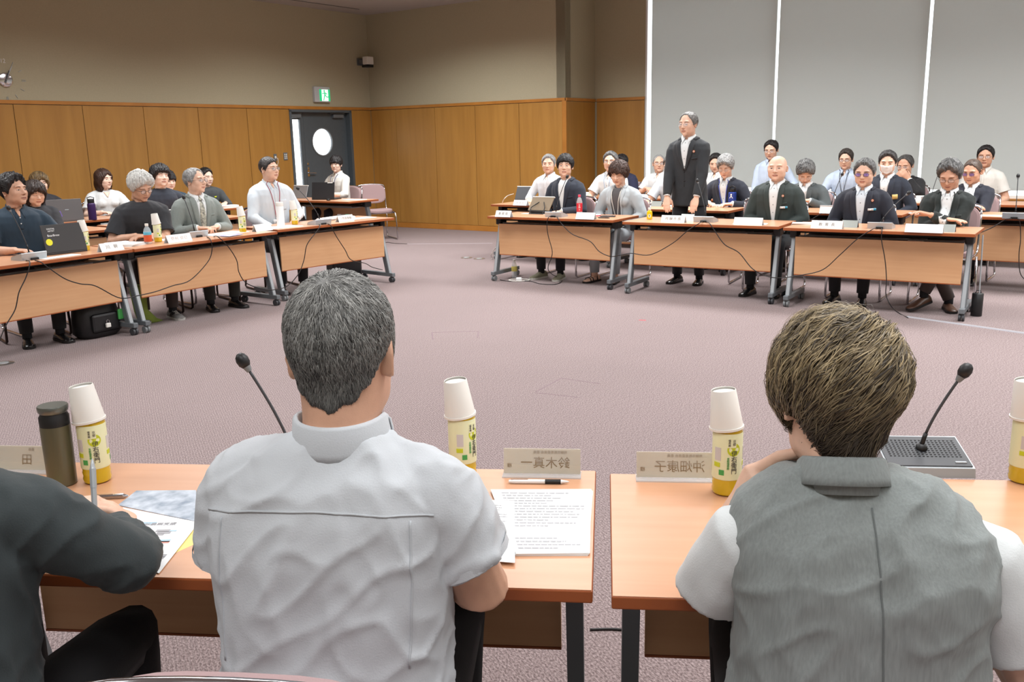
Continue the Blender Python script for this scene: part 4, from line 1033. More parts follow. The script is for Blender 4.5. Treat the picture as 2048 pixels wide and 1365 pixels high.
    me = remesh(g, .0085 if not detail else .0065, 5 if not detail else 7, .6)
    # folds
    V = arr(me); N = nrm(me); A = .0045 * (1 if top != 'jacket' else .8); sd_ = len(label) % 17
    n1 = vnoise(V, 9, sd_); n2 = vnoise(V * np.array([1, 1, .45]), 22, sd_ + 1)
    if detail:
        n4 = vnoise(V * np.array([1, 1, .6]) + .03 * n1[:, None], 13, sd_ + 2); n5 = vnoise(V @ np.array([[.8, 0, -.6], [0, 1, 0], [.6, 0, .8]]) * np.array([.4, 1, 1]), 15, sd_ + 4)
        V = V + N * (.0045 * (1 - np.abs(n4) * 2.2).clip(0) ** 2 + .006 * (1 - np.abs(n5) * 2.4).clip(0) ** 2)[:, None]
    Vd = V + N * (A * 1.2 * n1 + A * .9 * (1 - 2 * np.abs(n2)) * .6)[:, None]
    me.vertices.foreach_set('co', Vd.reshape(-1)); me.materials.append(cols['top']); me.polygons.foreach_set('use_smooth', [True] * len(me.polygons)); me.update()
    gname = {'jacket': 'jacket', 'shirt': 'shirt', 'tshirt': 'tshirt', 'vest': 'vest', 'polo': 'polo_shirt'}[top]
    me.name = gname; go = bpy.data.objects.new(gname, me); COL.objects.link(go); go.parent = root
    bvh = BVHTree.FromPolygons([v.co for v in me.vertices], [tuple(p.vertices) for p in me.polygons])
    ctx = dict(root=root, bvh=bvh, spine=spine, Nb=Nb, Hc=Hc, MH=MH, chest_up=chest_up, chest_f=chest_f, arms=arm_pts, cols=cols, fn=fn, sw=sw, build=build, tt=torso_twist)
    # ---- collar, lapels, tie and so on
    O = spine(.70)
    ctx['O'] = O
    def proj_(x, z, off, back=False):
        f = chest_f * (-1 if back else 1); m3 = Matrix.Rotation(torso_twist, 3, 'Z'); f = m3 @ f
        p = O + (m3 @ RX) * x + chest_up * z + f * .5; hit = bvh.ray_cast(p, -f)
        return (hit[0] + f * off) if hit[0] is not None else (O + RX * x + chest_up * z + f * .1)
    ctx['proj'] = proj_
    def decal(name, left, right, off, m, n=8, k=3, back=False, parent=None, t=.004):
        """strip between two polylines given in chest coordinates (x, z)"""
        def rs(pl, n):
            pl = [Vector(p) for p in pl]; ls = [0]
            for a, b in zip(pl[:-1], pl[1:]): ls.append(ls[-1] + (b - a).length)
            out = []
            for i in range(n):
                s_ = ls[-1] * i / (n - 1); j = max(0, min(len(pl) - 2, next((q for q in range(len(ls) - 1) if ls[q + 1] >= s_ - 1e-9), len(pl) - 2))); f = (s_ - ls[j]) / max(1e-9, ls[j + 1] - ls[j]); out.append(pl[j].lerp(pl[j + 1], f))
            return out
        A_, B_ = rs(left, n), rs(right, n); top_ = []; bot = []
        for a, b in zip(A_, B_):
            for j in range(k):
                q = a.lerp(b, j / (k - 1)); e_ = 1.0; p = proj_(q.x, q.y, off, back); top_.append(p[:]); p2 = proj_(q.x, q.y, off - t, back); bot.append(p2[:])
        N_ = n * k; F = [(i * k + j, i * k + j + 1, (i + 1) * k + j + 1, (i + 1) * k + j) for i in range(n - 1) for j in range(k - 1)]
        F2 = [tuple(N_ + q for q in f[::-1]) for f in F]; ed = [(j, j + 1) for j in range(k - 1)] + [(i * k + k - 1, (i + 1) * k + k - 1) for i in range(n - 1)] + [((n - 1) * k + j + 1, (n - 1) * k + j) for j in range(k - 1)] + [((i + 1) * k, i * k) for i in range(n - 1)]
        F3 = [(a, b, b + N_, a + N_) for a, b in ed]
        return MB().add(top_ + bot, F + F2 + F3).build(name, m, parent or root, smooth=None)
    ctx['decal'] = decal
    zt = (Nb - O).dot(chest_up)            # chest z of the neck base
    ctx['zt'] = zt
    def collar(m, name='collar', r=.0, h_=.034, gap=.5, points=True, dr=0, lift=0, tip=.058, parent=None, drop=0):
        n = 26; nr = fn['neck'] * 1.08 + .003 + r; base = Nb + Vector((0, -.004 - cols.get('cb', 0), -.014 + lift)); ax = (Hc + MH.to_3x3() @ Vector((0, -.024, -.065))) - base; ax = Vector((0, ax.y, ax.z)).normalized(); fx = Vector((1, 0, 0)); fy = ax.cross(fx) * -1; fy = Vector((0, ax.z, -ax.y))
        R_ = []
        for (rad, hh) in ((nr + .004, -.02), (nr, h_), (nr + .003, h_ + .003), (nr + .009, h_ - .002), (nr + .014 + drop * .3, .006)) + (((nr + .016 + drop, -.004 - drop),) if drop else ((nr + .016, -.006),)):
            ring = []
            for j in range(n + 1):
                a = -PI / 2 - (PI - gap) + 2 * (PI - gap) * j / n
                front = max(0, math.sin(a)); hh2 = hh - front * .028 * (1 if hh > 0 else .8)
                q_ = base + fx * (rad * math.cos(a)) + fy * (rad * 1.02 * math.sin(a)) + ax * hh2
                if drop and rad > nr + .015:
                    hit = bvh.find_nearest(q_); q_ = hit[0] + (q_ - hit[0]).normalized() * .0 + hit[1] * (.006 if hit[1].dot(hit[0] - spine(.6)) > 0 else -.006)
                ring.append(q_[:])
            R_.append(ring)
        k = n + 1; F = [(i * k + j, i * k + j + 1, (i + 1) * k + j + 1, (i + 1) * k + j) for i in range(5) for j in range(n)]
        co = MB().add(np.array(R_).reshape(-1, 3), F).build(name, m, parent or root, smooth=None)
        so = co.modifiers.new('s', 'SOLIDIFY'); so.thickness = .002
        if 'seam' in cols and drop:
            for rr_ in (5, 1): MB().tube([Vector(q) for q in R_[rr_]], .0013 if rr_ == 5 else .0008, 5).build('collar_seam', cols['seam'], co, smooth=True)
        if points:
            for sx in (-1, 1):
                a0 = PI / 2 - gap * .5 * 1.05; rows = [[], [], [], []]; C = proj_(sx * .036, zt - tip - .008, .010); kk = 9
                for j in range(kk):
                    s_ = j / (kk - 1); a = a0 - s_ * 1.25; hh = h_ - max(0, math.sin(a)) * .028
                    def rp(rad, z): return base + fx * (sx * rad * math.cos(a)) + fy * (rad * 1.02 * math.sin(a)) + ax * z
                    top_ = rp(nr + .004, hh); ob = rp(nr + .018, -.012); bot = C.lerp(ob, min(1, s_ * 1.3) ** .8)
                    o_ = rp(nr + .013, hh - .008)
                    rows[0].append(top_); rows[1].append(o_); rows[2].append(o_.lerp(bot, .5) + (chest_f * .004 + ax * .001)); rows[3].append(bot)
                F_ = [(i_ * kk + j, i_ * kk + j + 1, (i_ + 1) * kk + j + 1, (i_ + 1) * kk + j) for i_ in range(3) for j in range(kk - 1)]
                cp = MB().add([q[:] for r_ in rows for q in r_], F_).build('collar_point', m, parent or root, smooth=None); s2 = cp.modifiers.new('s', 'SOLIDIFY'); s2.thickness = .0025
        return co
    ctx['collar'] = collar
    m_top = cols['top']
    if top == 'jacket':
        msh = cols.get('shirt', M_SHIRTW)
        me.materials.append(msh); nf = len(me.polygons); ctr = np.empty(nf * 3); me.polygons.foreach_get('center', ctr); ctr = ctr.reshape(-1, 3) - np.array(O)
        zc_ = ctr @ np.array(chest_up); yc_ = ctr @ np.array(chest_f); xc_ = ctr[:, 0] - head_dx
        me.polygons.foreach_set('material_index', ((np.abs(xc_) < .046) & (zc_ > zt - .085) & (yc_ > .012)).astype(np.int32)); me.update()
        vb = ctx['vb'] = cols.get('vb', -.16)          # where the front closes
        decal('shirt', [(-.030, zt - .006), (-.044, zt - .030), (-.050, zt - .055), (-.032, (zt + vb) / 2), (-.004, vb)] if not cols.get('open') else [(-.045, zt - .022), (-.052, zt - .05), (-.05, -.05), (-.045, -.26)], [(.030, zt - .006), (.044, zt - .030), (.050, zt - .055), (.032, (zt + vb) / 2), (.004, vb)] if not cols.get('open') else [(.045, zt - .022), (.052, zt - .05), (.05, -.05), (.045, -.26)], .004, msh, 14, 7, t=.006)
        if cols.get('collar', True):
            bs = Nb + Vector((0, -.004, -.012)); nr_ = fn['neck'] * 1.02
            MB().tube([(bs + Vector((nr_ * math.cos(a_), nr_ * math.sin(a_) + .006 * max(0, math.sin(a_)), -.040 * max(0, math.sin(a_)) ** 1.3)))[:] for a_ in [2 * PI * j / 24 for j in range(24)]], .017, 8, close=True).build('shirt_neckline', msh, root, smooth=True)
        if cols.get('collar', True): collar(msh, gap=.42 if not cols.get('tie') else .12)
        for sx in (-1, 1):
            vbx = .045 if cols.get('open') else .0
            decal('lapel', [(sx * .054, zt - .012), (sx * .048, zt - .05), (sx * (.034 + vbx * .5), (zt + vb) / 2), (sx * (.002 + vbx), vb if not cols.get('open') else -.24)], [(sx * .084, zt - .016), (sx * .098, zt - .060), (sx * .080, (zt + vb) / 2 + .01), (sx * (.012 + vbx), vb - .01 if not cols.get('open') else -.25)], .010, m_top, 12, 4, t=.007)
        collar(m_top, 'jacket_collar', r=.008, h_=.020, gap=.95, points=False, lift=-.004, drop=.012)
        if not cols.get('open'):
            for i in range(2): p = proj_(.004, vb - .02 - .095 * i, .002); MB().ball(p[:], (.008, .004, .008), n=10, m=5).build('button', M_BLK, root)
            for sx in (.006,): decal('front_edge', [(sx, vb), (sx, -.30)], [(sx + .004, vb), (sx + .004, -.30)], .003, m_top, 6, 2)
        if cols.get('buttons', True) and not cols.get('tie'):
            z = zt - .05
            while z > (vb + .02 if not cols.get('open') else -.22): p = proj_(0, z, .005); MB().ball(p[:], (.0045, .002, .0045), n=8, m=4).build('shirt_button', M_GREY, root); z -= .075
        if cols.get('pocket', True): decal('breast_pocket', [(-.125, -.012), (-.072, -.018)], [(-.125, -.030), (-.072, -.036)], .004, m_top, 4, 2)
        if cols.get('tie'):
            decal('tie_knot', [(-.018, zt - .022), (-.011, zt - .055)], [(.018, zt - .022), (.011, zt - .055)], .013, cols['tie'], 4, 4, t=.010); decal('tie', [(-.012, zt - .05), (-.026, zt - .16), (-.034, vb - .02)], [(.012, zt - .05), (.026, zt - .16), (.034, vb - .02)], .009, cols['tie'], 10, 4)
        if cols.get('cuff', True):
            for sx in (1, -1):
                Sx, E, W = arm_pts[sx]; MB().tube([E.lerp(W, .90), E.lerp(W, .97)], [.036, .033], 16).build('shirt_cuff', msh, root, smooth=True)
    elif top == 'shirt' or top == 'polo':
        collar(m_top, gap=.42 if top == 'shirt' else .5, tip=.066, h_=cols.get('ch', .034))
        if cols.get('open_neck', True): decal('neck_skin', [(-.018, zt - .018), (-.003, zt - .062)], [(.018, zt - .018), (.003, zt - .062)], .006, SKIN[skin], 5, 4)
        if cols.get('placket', True):
            decal('placket', [(-.014, zt - .05), (-.014, -.22 if top == 'shirt' else zt - .16)], [(.014, zt - .05), (.014, -.22 if top == 'shirt' else zt - .16)], .0035, m_top, 10, 2)
            z = zt - .07
            while z > (-.22 if top == 'shirt' else zt - .16): p = proj_(0, z, .004); MB().ball(p[:], (.0048, .002, .0048), n=8, m=4).build('button', cols.get('btn', M_CUP), root); z -= .08 if top == 'shirt' else .045
        if top == 'shirt' and cols.get('pocket', True): decal('breast_pocket', [(-.125, .01), (-.125, -.09), (-.122, -.10)], [(-.045, .01), (-.045, -.09), (-.048, -.10)], .0035, m_top, 8, 5)
        if sleeve == 'short':
            for sx in (1, -1):
                Sx, E, W = arm_pts[sx]; a, b = Sx.lerp(E, .66), Sx.lerp(E, .725); MB().tube([a, b], [.060 * build + .0095, .0595 * build + .0100], 20, cap=False).build('sleeve_hem', m_top, root, smooth=True)
    elif top == 'vest':
        collar(m_top, 'collar', r=.018, h_=.060, gap=1.3, points=False, drop=.05, lift=.004)
    elif top == 'tshirt':
        n = 26; nr = fn['neck'] * 1.2; base = Nb + Vector((0, .004, -.016)); P_ = [(base + Vector((nr * 1.12 * math.cos(a), nr * 1.15 * math.sin(a) + .0, -.018 * math.sin(a) - (.0 if math.sin(a) < 0 else .020 * math.sin(a)))))[:] for a in [2 * PI * j / n for j in range(n)]]
        MB().tube(P_, .0075, 8, close=True).build('neckband', m_top, root, smooth=True)
        if cols.get('vneck'): decal('neck_skin', [(-.040, zt - .024), (-.004, zt - .085)], [(.040, zt - .024), (.004, zt - .085)], .006, SKIN[skin], 6, 5)
        if sleeve == 'short':
            for sx in (1, -1):
                Sx, E, W = arm_pts[sx]; a, b = Sx.lerp(E, .72), Sx.lerp(E, .785); MB().tube([a, b], [.060 * build + .0185, .059 * build + .0195], 20, cap=False).build('sleeve_hem', m_top, root, smooth=True)
    # ---- legs
    if lower:
        mt = cols.get('legs', M_TROUSER); tr = MB(); kn = knees or {}
        for sx in (1, -1):
            if stand: Hj, K, An = Vector((sx * .09, hip_y, .90)), Vector((sx * .11, hip_y + .02, .48)), Vector((sx * .12, hip_y - .0, .09))
            else:
                o = kn.get(sx, {}); Hj = Vector((sx * .09, hip_y, .485)); K = Vector(o.get('k', (sx * .13, hip_y + .42, .49))); An = Vector(o.get('a', (sx * .12, hip_y + .42 + foot[0 if sx == 1 else 1], .10)))
            P = [Hj, Hj.lerp(K, .5), K.lerp(Hj, .08), K + (K - (Hj + An) / 2).normalized() * .005, K.lerp(An, .1), K.lerp(An, .55), An]
            tr.tube(P, [.085 * build, .078 * build, .066, .064, .062, .056, .05], 14)
            if legs != 'skirt' or True:
                fd = Vector(kn.get(sx, {}).get('fd', (sx * .18, 1, 0))).normalized(); 
                shoe(root, Vector((An.x, An.y, kn.get(sx, {}).get('fz', 0))), math.atan2(-fd.x, fd.y), shoes, sx, kn.get(sx, {}).get('fp', 0))
                MB().tube([An + Vector((0, 0, .02)), An + Vector((0, 0, -.045))], [.036, .036], 10).build('sock', mat('sock_dark', (28, 28, 32), .9) if shoes != 'sandal' else SKIN[skin], root, smooth=True)
        tr.tube([spine(-.02) if not stand else Vector((0, hip_y, .84)), spine(.08)], [.125, .12], 18, flat=1.35, up=(1, 0, 0))
        tr.build('trousers', mt, root, smooth=None)
    for e in extras: e(ctx)
    return root, ctx

M_SHIRTW = cloth('white_shirt', (216, 220, 222)); M_TROUSER = cloth('dark_trousers', (32, 33, 38)); M_SOLE = mat('shoe_sole', (206, 204, 196), .7); M_SOLED = mat('dark_sole', (26, 24, 24), .6)
SHOE = {'black': (mat('black_leather', (24, 23, 24), .25, coat=.3), M_SOLED), 'brown': (mat('brown_leather', (78, 52, 38), .4), M_SOLED), 'grey': (mat('grey_suede', (110, 108, 106), .8), mat('pale_sole', (170, 168, 164), .7)), 'khaki': (mat('khaki_knit', (136, 134, 112), .9), M_SOLE), 'sandal': (mat('sandal_strap', (30, 24, 24), .4), M_SOLED)}
def shoe(parent, A, rz, kind, sx, pitch=0):
    up_, sole = SHOE[kind]; Mx = Matrix.Translation(A) @ Matrix.Rotation(rz, 4, 'Z') @ Matrix.Translation((0, 0, 0)) @ Matrix.Rotation(pitch, 4, 'X')
    rings = []; 
    sec = [(-.075, .020, .050), (-.070, .033, .068), (-.045, .037, .075), (-.01, .037, .078), (.03, .038, .066), (.075, .043, .052), (.115, .045, .042), (.150, .040, .036), (.175, .026, .028), (.182, .012, .022)]
    if kind == 'khaki' or kind == 'grey': sec = [(y, w * 1.08, h * 1.1) for y, w, h in sec]
    for y, w_, h_ in sec:
        rings.append([(w_ * math.cos(a) * (1 - .25 * max(0, math.sin(a))), y, .020 + (h_ - .020) * max(0, math.sin(a)) ** .8 if math.sin(a) > 0 else .016) for a in [2 * PI * j / 14 for j in range(14)]])
    s_ = MB()
    outl = [(w_ * 1.06, y) for y, w_, h_ in sec] + [(-w_ * 1.06, y) for y, w_, h_ in sec[::-1]]
    s_.prism([(x, y) for x, y in outl], .0, .020, 0, Mx)
    if kind == 'sandal':
        ft = MB(); ft.rings([[(x * .85, y, z) for x, y, z in r] for r in rings[1:-1]], 0, Mx); fo = ft.build('foot', parent.data.materials[0], parent, smooth=None)
        st = MB()
        for y in (.115, .07, .0): st.tube([(-.042, y, .02), (-.030, y - .004, .048 if y > .05 else .07), (0, y - .006, .056 if y > .05 else .088), (.030, y - .004, .048 if y > .05 else .07), (.042, y, .02)], .005, 6, 0, Mx)
        st.build('strap', up_, parent, smooth=True)
        s_.build('sole', sole, parent); return
    o = MB().rings(rings, 0, Mx).build('shoe', up_, parent, smooth=None)
    s_.build('sole', sole, o)
    if kind in ('khaki', 'grey'):
        l_ = MB()
        for k in range(4): y = .03 + .02 * k; z = .066 - .006 * k; l_.tube([Mx @ Vector((-.018, y, z * 1.02)), Mx @ Vector((0, y, z * 1.12)), Mx @ Vector((.018, y, z * 1.02))], .0025, 5)
        l_.build('laces', M_SOLE if kind == 'grey' else up_, o)
        if kind == 'grey':
            for k in range(3):
                for q in (-1, 1): MB().tube([Mx @ Vector((q * .040, .01 + .022 * k, .02)), Mx @ Vector((q * .036, .03 + .022 * k, .045)), Mx @ Vector((q * .022, .045 + .022 * k, .062))], .0038, 5).build('stripe', M_BLK, o)

# ---- extras that people wear
def glasses(m=None, lens=None, w_=.0215, h_=.0155, shape='rect', r=.0013, half=False):
    m = m or M_BLK; lens = lens or M_LENS
    def f(c):
        h = c['fn']; MH = c['MH']; o = MB(); y0 = .100
        for sx in (-1, 1):
            cx, cz = .033 * sx, .003; P = []
            for j in range(20):
                a = 2 * PI * j / 20; p = 3.4 if shape == 'rect' else 2.1; ca, sa = math.cos(a), math.sin(a)
                P.append((cx + w_ * math.copysign(abs(ca) ** (2 / p), ca), y0 - .25 * abs(cx + w_ * ca) ** 1.0 * .35, cz + h_ * math.copysign(abs(sa) ** (2 / p), sa)))
            if half: o.tube(P[:11], r, 6)
            else: o.tube(P, r, 6, close=True)
            o.tube([(sx * (.033 + w_), y0 - .008, cz + .004), (sx * .074, .070, cz + .005), (sx * .080, .02, cz + .003), (sx * .079, -.012, cz - .001), (sx * .076, -.028, cz - .018)], r * 1.1, 6)
        o.tube([(-.0125, y0 + .001, .006), (0, y0 + .004, .009), (.0125, y0 + .001, .006)], r, 6)
        A = np.array(MH); o.v = [v @ A[:3, :3].T + A[:3, 3] for v in o.v]
        g_ = o.build('glasses', m, c['root'], smooth=True)
        for sx in (-1, 1):
            cx, cz = .033 * sx, .003; ring = [(cx + w_ * .97 * math.copysign(abs(math.cos(a)) ** (.6 if shape == 'rect' else .95), math.cos(a)), cz + h_ * .97 * math.copysign(abs(math.sin(a)) ** (.6 if shape == 'rect' else .95), math.sin(a))) for a in [2 * PI * j / 20 for j in range(20)]]
            MB().rings([[(x, y0 - .0875 * abs(x) + t, z) for x, z in ring] for t in (0, -.0012)], 0, MH).build('lens', lens, g_)
    return f
def lanyard(m, zb=-.16, card=None, w_=.005, half=.062, cm=None):
    def f(c):
        zt, d = c['zt'], c['decal']
        for sx in (-1, 1): d('lanyard', [(sx * (half - .004), zt + .012), (sx * half, zt - .03), (sx * .004, zb)], [(sx * (half + w_), zt + .012), (sx * (half + w_), zt - .03), (sx * .004 + sx * w_, zb)], .0125, m, 12, 2, t=.0015)
        p = c['proj'](0, zb - .012, .012); MB().ball(p[:], (.008, .004, .014), n=8, m=5).build('lanyard_clip', M_BLK, c['root'])
        if card:
            cw, ch = card; cd_ = d('id_card', [(-cw / 2, zb - .02), (-cw / 2, zb - .02 - ch)], [(cw / 2, zb - .02), (cw / 2, zb - .02 - ch)], .016, cm or M_WHITE, 3, 3, t=.002)
            d('card_print', [(-cw / 2 + .008, zb - .02 - ch * .35), (-cw / 2 + .008, zb - .02 - ch * .55)], [(cw * .2, zb - .02 - ch * .35), (cw * .2, zb - .02 - ch * .55)], .0168, M_INKL, 2, 2, t=.0005, parent=cd_)
    return f
def badge(x=.085, z=.03, r=.011):
    def f(c):
        f_ = c['chest_f']; p = c['proj'](x, z, .011); u = c['chest_up']; rx = Vector((1, 0, 0))
        def disc(rr, off, nm, m): MB().rings([[(p + f_ * o + rx * (rr * math.cos(a)) + u * (rr * math.sin(a)))[:] for a in [2 * PI * j / 20 for j in range(20)]] for o in (off - .004, off)]).build(nm, m, b or c['root'])
        b = None; bo = MB().rings([[(p + f_ * o + rx * (r * math.cos(a)) + u * (r * math.sin(a)))[:] for a in [2 * PI * j / 20 for j in range(20)]] for o in (-.006, .001)]).build('lapel_badge', mat('badge_orange', (216, 120, 56), .4), c['root']); b = bo
        disc(r * .68, .002, 'badge_ring', M_CUP); disc(r * .36, .003, 'badge_centre', mat('badge_brown', (110, 50, 30), .5))
    return f
def nametag(x=.095, z=-.055, w_=.065, h_=.020, m2=None):
    def f(c):
        d = c['decal']; t = d('name_tag', [(x - w_ / 2, z), (x - w_ / 2, z - h_)], [(x + w_ / 2, z), (x + w_ / 2, z - h_)], .012, M_WHITE, 2, 4, t=.004)
        d('tag_emblem', [(x - w_ / 2, z), (x - w_ / 2, z - h_)], [(x - w_ / 2 + .02, z), (x - w_ / 2 + .02, z - h_)], .0125, m2 or mat('tag_blue', (60, 160, 196), .4), 2, 2, t=.001, parent=t)
        d('tag_print', [(x - w_ / 2 + .025, z - .007), (x - w_ / 2 + .025, z - .014)], [(x + w_ / 2 - .006, z - .007), (x + w_ / 2 - .006, z - .014)], .0125, M_INKL, 2, 2, t=.001, parent=t)
    return f
def mask(c):
    MH = c['MH']; h = c['fn']; u = np.linspace(-1, 1, 15); v = np.linspace(0, 1, 9); P = []
    for b in v:
        for a in u:
            x = a * (.058 - .012 * b); z = -.018 - .082 * b + .010 * abs(a); y = float(surf_front(np.array([x]), np.array([z]), h)[0]); ym = .098 - .030 * a * a - .018 * (b - .3) ** 2 * 4; P.append((x, max(y + .004, ym), z + .0015 * math.sin(b * PI * 6)))
    F = [(i * 15 + j, i * 15 + j + 1, (i + 1) * 15 + j + 1, (i + 1) * 15 + j) for i in range(8) for j in range(14)]
    o = MB().add(P, F, 0, MH).build('face_mask', M_WHITE, c['root'], smooth=None); s_ = o.modifiers.new('s', 'SOLIDIFY'); s_.thickness = .002
    for sx in (-1, 1): MB().tube([(sx * .056, .070, -.03), (sx * .074, .03, -.012), (sx * .083, -.012, .008), (sx * .080, -.022, -.02), (sx * .07, .03, -.075), (sx * .048, .065, -.09)], .0012, 5, 0, MH).build('ear_loop', M_WHITE, o)
# ================================================================== WHO SITS WHERE
def rgb(*c): return c
NAVY = cloth('navy', (38, 45, 58)); DKNAVY = cloth('dark_navy', (34, 38, 50)); CHAR = cloth('charcoal', (42, 46, 50)); DKGREEN = cloth('dark_green_grey', (48, 58, 56)); BLACKG = cloth('black_green', (30, 38, 37))
GREYS = cloth('mid_grey_suit', (128, 136, 132), noise_amt=.06, noise_scale=120); GREYD = cloth('slate_suit', (84, 92, 94)); LGREY = cloth('pale_grey_jacket', (176, 184, 188)); POLO = cloth('navy_polo', (36, 56, 72)); BLKT = cloth('black_tee', (40, 42, 47)); BLKT2 = cloth('dark_blue_tee', (40, 46, 58)); TEAL = cloth('teal_tee', (44, 66, 82)); GRYSW = cloth('dark_grey_sweater', (66, 70, 72))
WHT = cloth('white_cotton', (218, 223, 224)); WHT2 = cloth('offwhite_cotton', (212, 212, 206)); BLUES = cloth('pale_blue', (184, 200, 220)); WHB = cloth('white_bluish', (204, 214, 222)); STRIP = cloth('cool_white', (206, 210, 214)); DGT = cloth('dark_grey_top', (84, 82, 84)); GRYP = cloth('pale_grey_trousers', (170, 178, 184)); KHK = cloth('khaki_bag', (142, 142, 112)); OLIVE = cloth('olive_green', (132, 150, 62)); BROWNT = cloth('brown_trousers', (70, 58, 54))
TIEM = mat('patterned_tie', (206, 204, 186), .5, col2=(84, 88, 88), noise_scale=45)

BLK_H = ('hair_black', (20, 18, 19), (52, 48, 48)); BRN_H = ('hair_brown', (44, 30, 26), (92, 66, 54)); DBR_H = ('hair_dark_brown', (34, 26, 24), (70, 56, 50)); GRY_H = ('hair_grey', (96, 96, 96), (196, 196, 194)); WHT_H = ('hair_white', (186, 186, 182), (238, 238, 234)); SNP_H = ('hair_salt_pepper', (46, 46, 48), (146, 146, 144)); MIX_H = ('hair_mixed', (70, 70, 70), (150, 148, 144)); BLN_H = ('hair_highlighted', (44, 34, 28), (150, 124, 84))
def H(mt, kind='short', **k):
    base = dict(short=dict(line=[57, 52, 38, 18, -16, 2, -4, -20, -36, -40], thick=[.002, .004, .009, .016, .019], quiff=.006, len=.05, locks=560, soft=9),
                fringe=dict(line=[17, 17, 16, 6, -18, -2, -14, -26, -38, -42], thick=[.004, .009, .017, .024, .026], quiff=.002, len=.075, locks=620, wd=.004, comb=.25),
                parted=dict(line=[46, 38, 24, 8, -18, 2, -6, -22, -38, -42], thick=[.002, .005, .012, .020, .021], quiff=.010, len=.07, locks=600, comb=.8, wd=.0038, crown=(.3, -.5, .8)),
                receding=dict(line=[64, 60, 46, 22, -12, 4, -4, -20, -36, -42], thick=[.004, .007, .010, .008, .006], quiff=0, len=.045, locks=500, thin_top=.3),
                buzz=dict(line=[46, 44, 34, 12, -14, 4, -4, -20, -38, -42], thick=[.001, .002, .003, .006, .010], quiff=.002, len=.012, locks=300, ridge=.15, wd=.003, lift=.001),
                bald=dict(line=[88, 88, 86, 70, 10, 8, 0, -18, -34, -40], thick=[.0012, .0016, .0016, .001, .0], locks=0, thin_top=1, ridge=.1),
                shaven=dict(line=[95, 95, 95, 95, 95, 95, 95, 95, 95, 95], thick=[.001, .001, .001, .001, 0], locks=0, thin_top=1),
                bob=dict(line=[30, 22, 8, -20, -50, -60, -60, -60, -60, -60], thick=[.010, .018, .024, .026, .024], quiff=.006, len=.11, locks=700, wd=.005, comb=.35, long=((0, -.012, -.03), (.098, .112, .125), 66), lowcut=66, seg=6),
                long=dict(line=[40, 32, 10, -20, -60, -70, -70, -70, -70, -70], thick=[.010, .016, .018, .020, .020], quiff=.002, len=.15, locks=700, wd=.005, comb=.2, long=((0, -.014, -.050), (.098, .112, .150), 64), lowcut=74, seg=7),
                )[kind].copy()
    base['mat'] = mt; base.update(k); return base

def todeg(v): return math.degrees(v)
CHAIRG = {'T': 'chairs of the right front row', 'A': 'chairs of the right second row', 'E': 'chairs of the right third row', 'L': 'chairs of the left front row', 'K': 'chairs of the left second row', 'M': 'chairs of the left third row', 'Q': 'chairs by the door'}
WHO = {}
def seat(nm, label, px, py, key, d, lookc=None, turn=0., lean=8., chair_=True, cdark=False, clabel=None, cg='T', arms=None, cback=.03, **k):
    a, b = tp(key, 0, d, 0), tp(key, 1, d, 0); X = onv(px, py, a, b)
    rz = TABLES[key][1] + PI + math.radians(turn); fwd = Vector((-math.sin(rz), math.cos(rz), 0))
    hair = k.get('face', {}).get('hair'); th = (hair['thick'][-1] if hair else .002) * .9
    sz = k.get('face', {}).get('size', 1)
    ht = X.z - th
    st = k.get('stand', False); hipz = .50 if not st else .90
    yh = math.sin(math.radians(lean)) * ((ht - .118 * sz - .120 - hipz) / math.cos(math.radians(lean))) + .022 + .03 * math.sin(max(0, math.radians(-k.get('pitch', 0))))
    base = Vector((X.x, X.y, 0)) - fwd * yh
    te = d + yh - TD
    look = None
    if lookc is not None:
        v = Vector((-X.x, -X.y)).normalized(); an = math.radians(lookc); v = Vector((v.x * math.cos(an) - v.y * math.sin(an), v.x * math.sin(an) + v.y * math.cos(an))); look = math.atan2(v.y, v.x) - PI / 2 - rz
        look = (look + PI) % (2 * PI) - PI
    o, c = person(label, base, rz, ht, look, lean=lean, te=te, arms=arms or (('table', {}), ('table', {})), **k)
    WHO[nm] = (o, c, base, rz)
    if chair_:
        q = base + fwd * cback; chair(q.x, q.y, rz, clabel or ('mauve stacking chair under the ' + label.split('person in ')[-1][:40]), CHAIRG[cg], cdark)
    return o, c

T_ = ('table', {}); LAP = ('lap', {}); CL = ('clasp', {'curl': .75, 'thumb': .5}); FO = ('fold', {'curl': .3})
def N(**k): return k
# ---------------- right block, front row
seat('r1', 'person in navy jacket over white tee looking up at the standing man', 1130, 307, 'T1', .76, -8, lean=6, top='jacket', cols=dict(top=NAVY, shirt=WHT, vb=-.20, buttons=False, collar=False, legs=M_TROUSER), face=N(hair=H(BLK_H, 'fringe', seed=3, line=[30, 26, 20, 8, -18, -2, -12, -26, -38, -42]), jaw=.94, w=.96, eyes=.8), pitch=4, skin=1, arms=(LAP, ('table', {'t': (-.06, .30, .72)})), shoes='khaki', clabel='mauve stacking chair under the navy jacket man')
seat('r2', 'person in pale grey jacket with short brown hair, eyes lowered', 1238, 320, 'T1', .78, -22, lean=7, pitch=-16, top='jacket', bust=1, cols=dict(top=LGREY, shirt=DGT, open=1, collar=False, buttons=False, cuff=False, pocket=False, legs=GRYP), face=N(hair=H(BRN_H, 'fringe', seed=5, line=[22, 20, 14, -4, -30, -34, -34, -34, -40, -42], thick=[.012, .022, .030, .032, .030], locks=700, len=.09, wd=.0045, part=.6, comb=.5), eyes=.1, jaw=.92, mouth=.9), skin=1, arms=(LAP, LAP), extras=[lanyard(WHT2, -.20, None, .009, .05)], shoes='sandal', clabel='mauve stacking chair under the pale grey jacket woman')
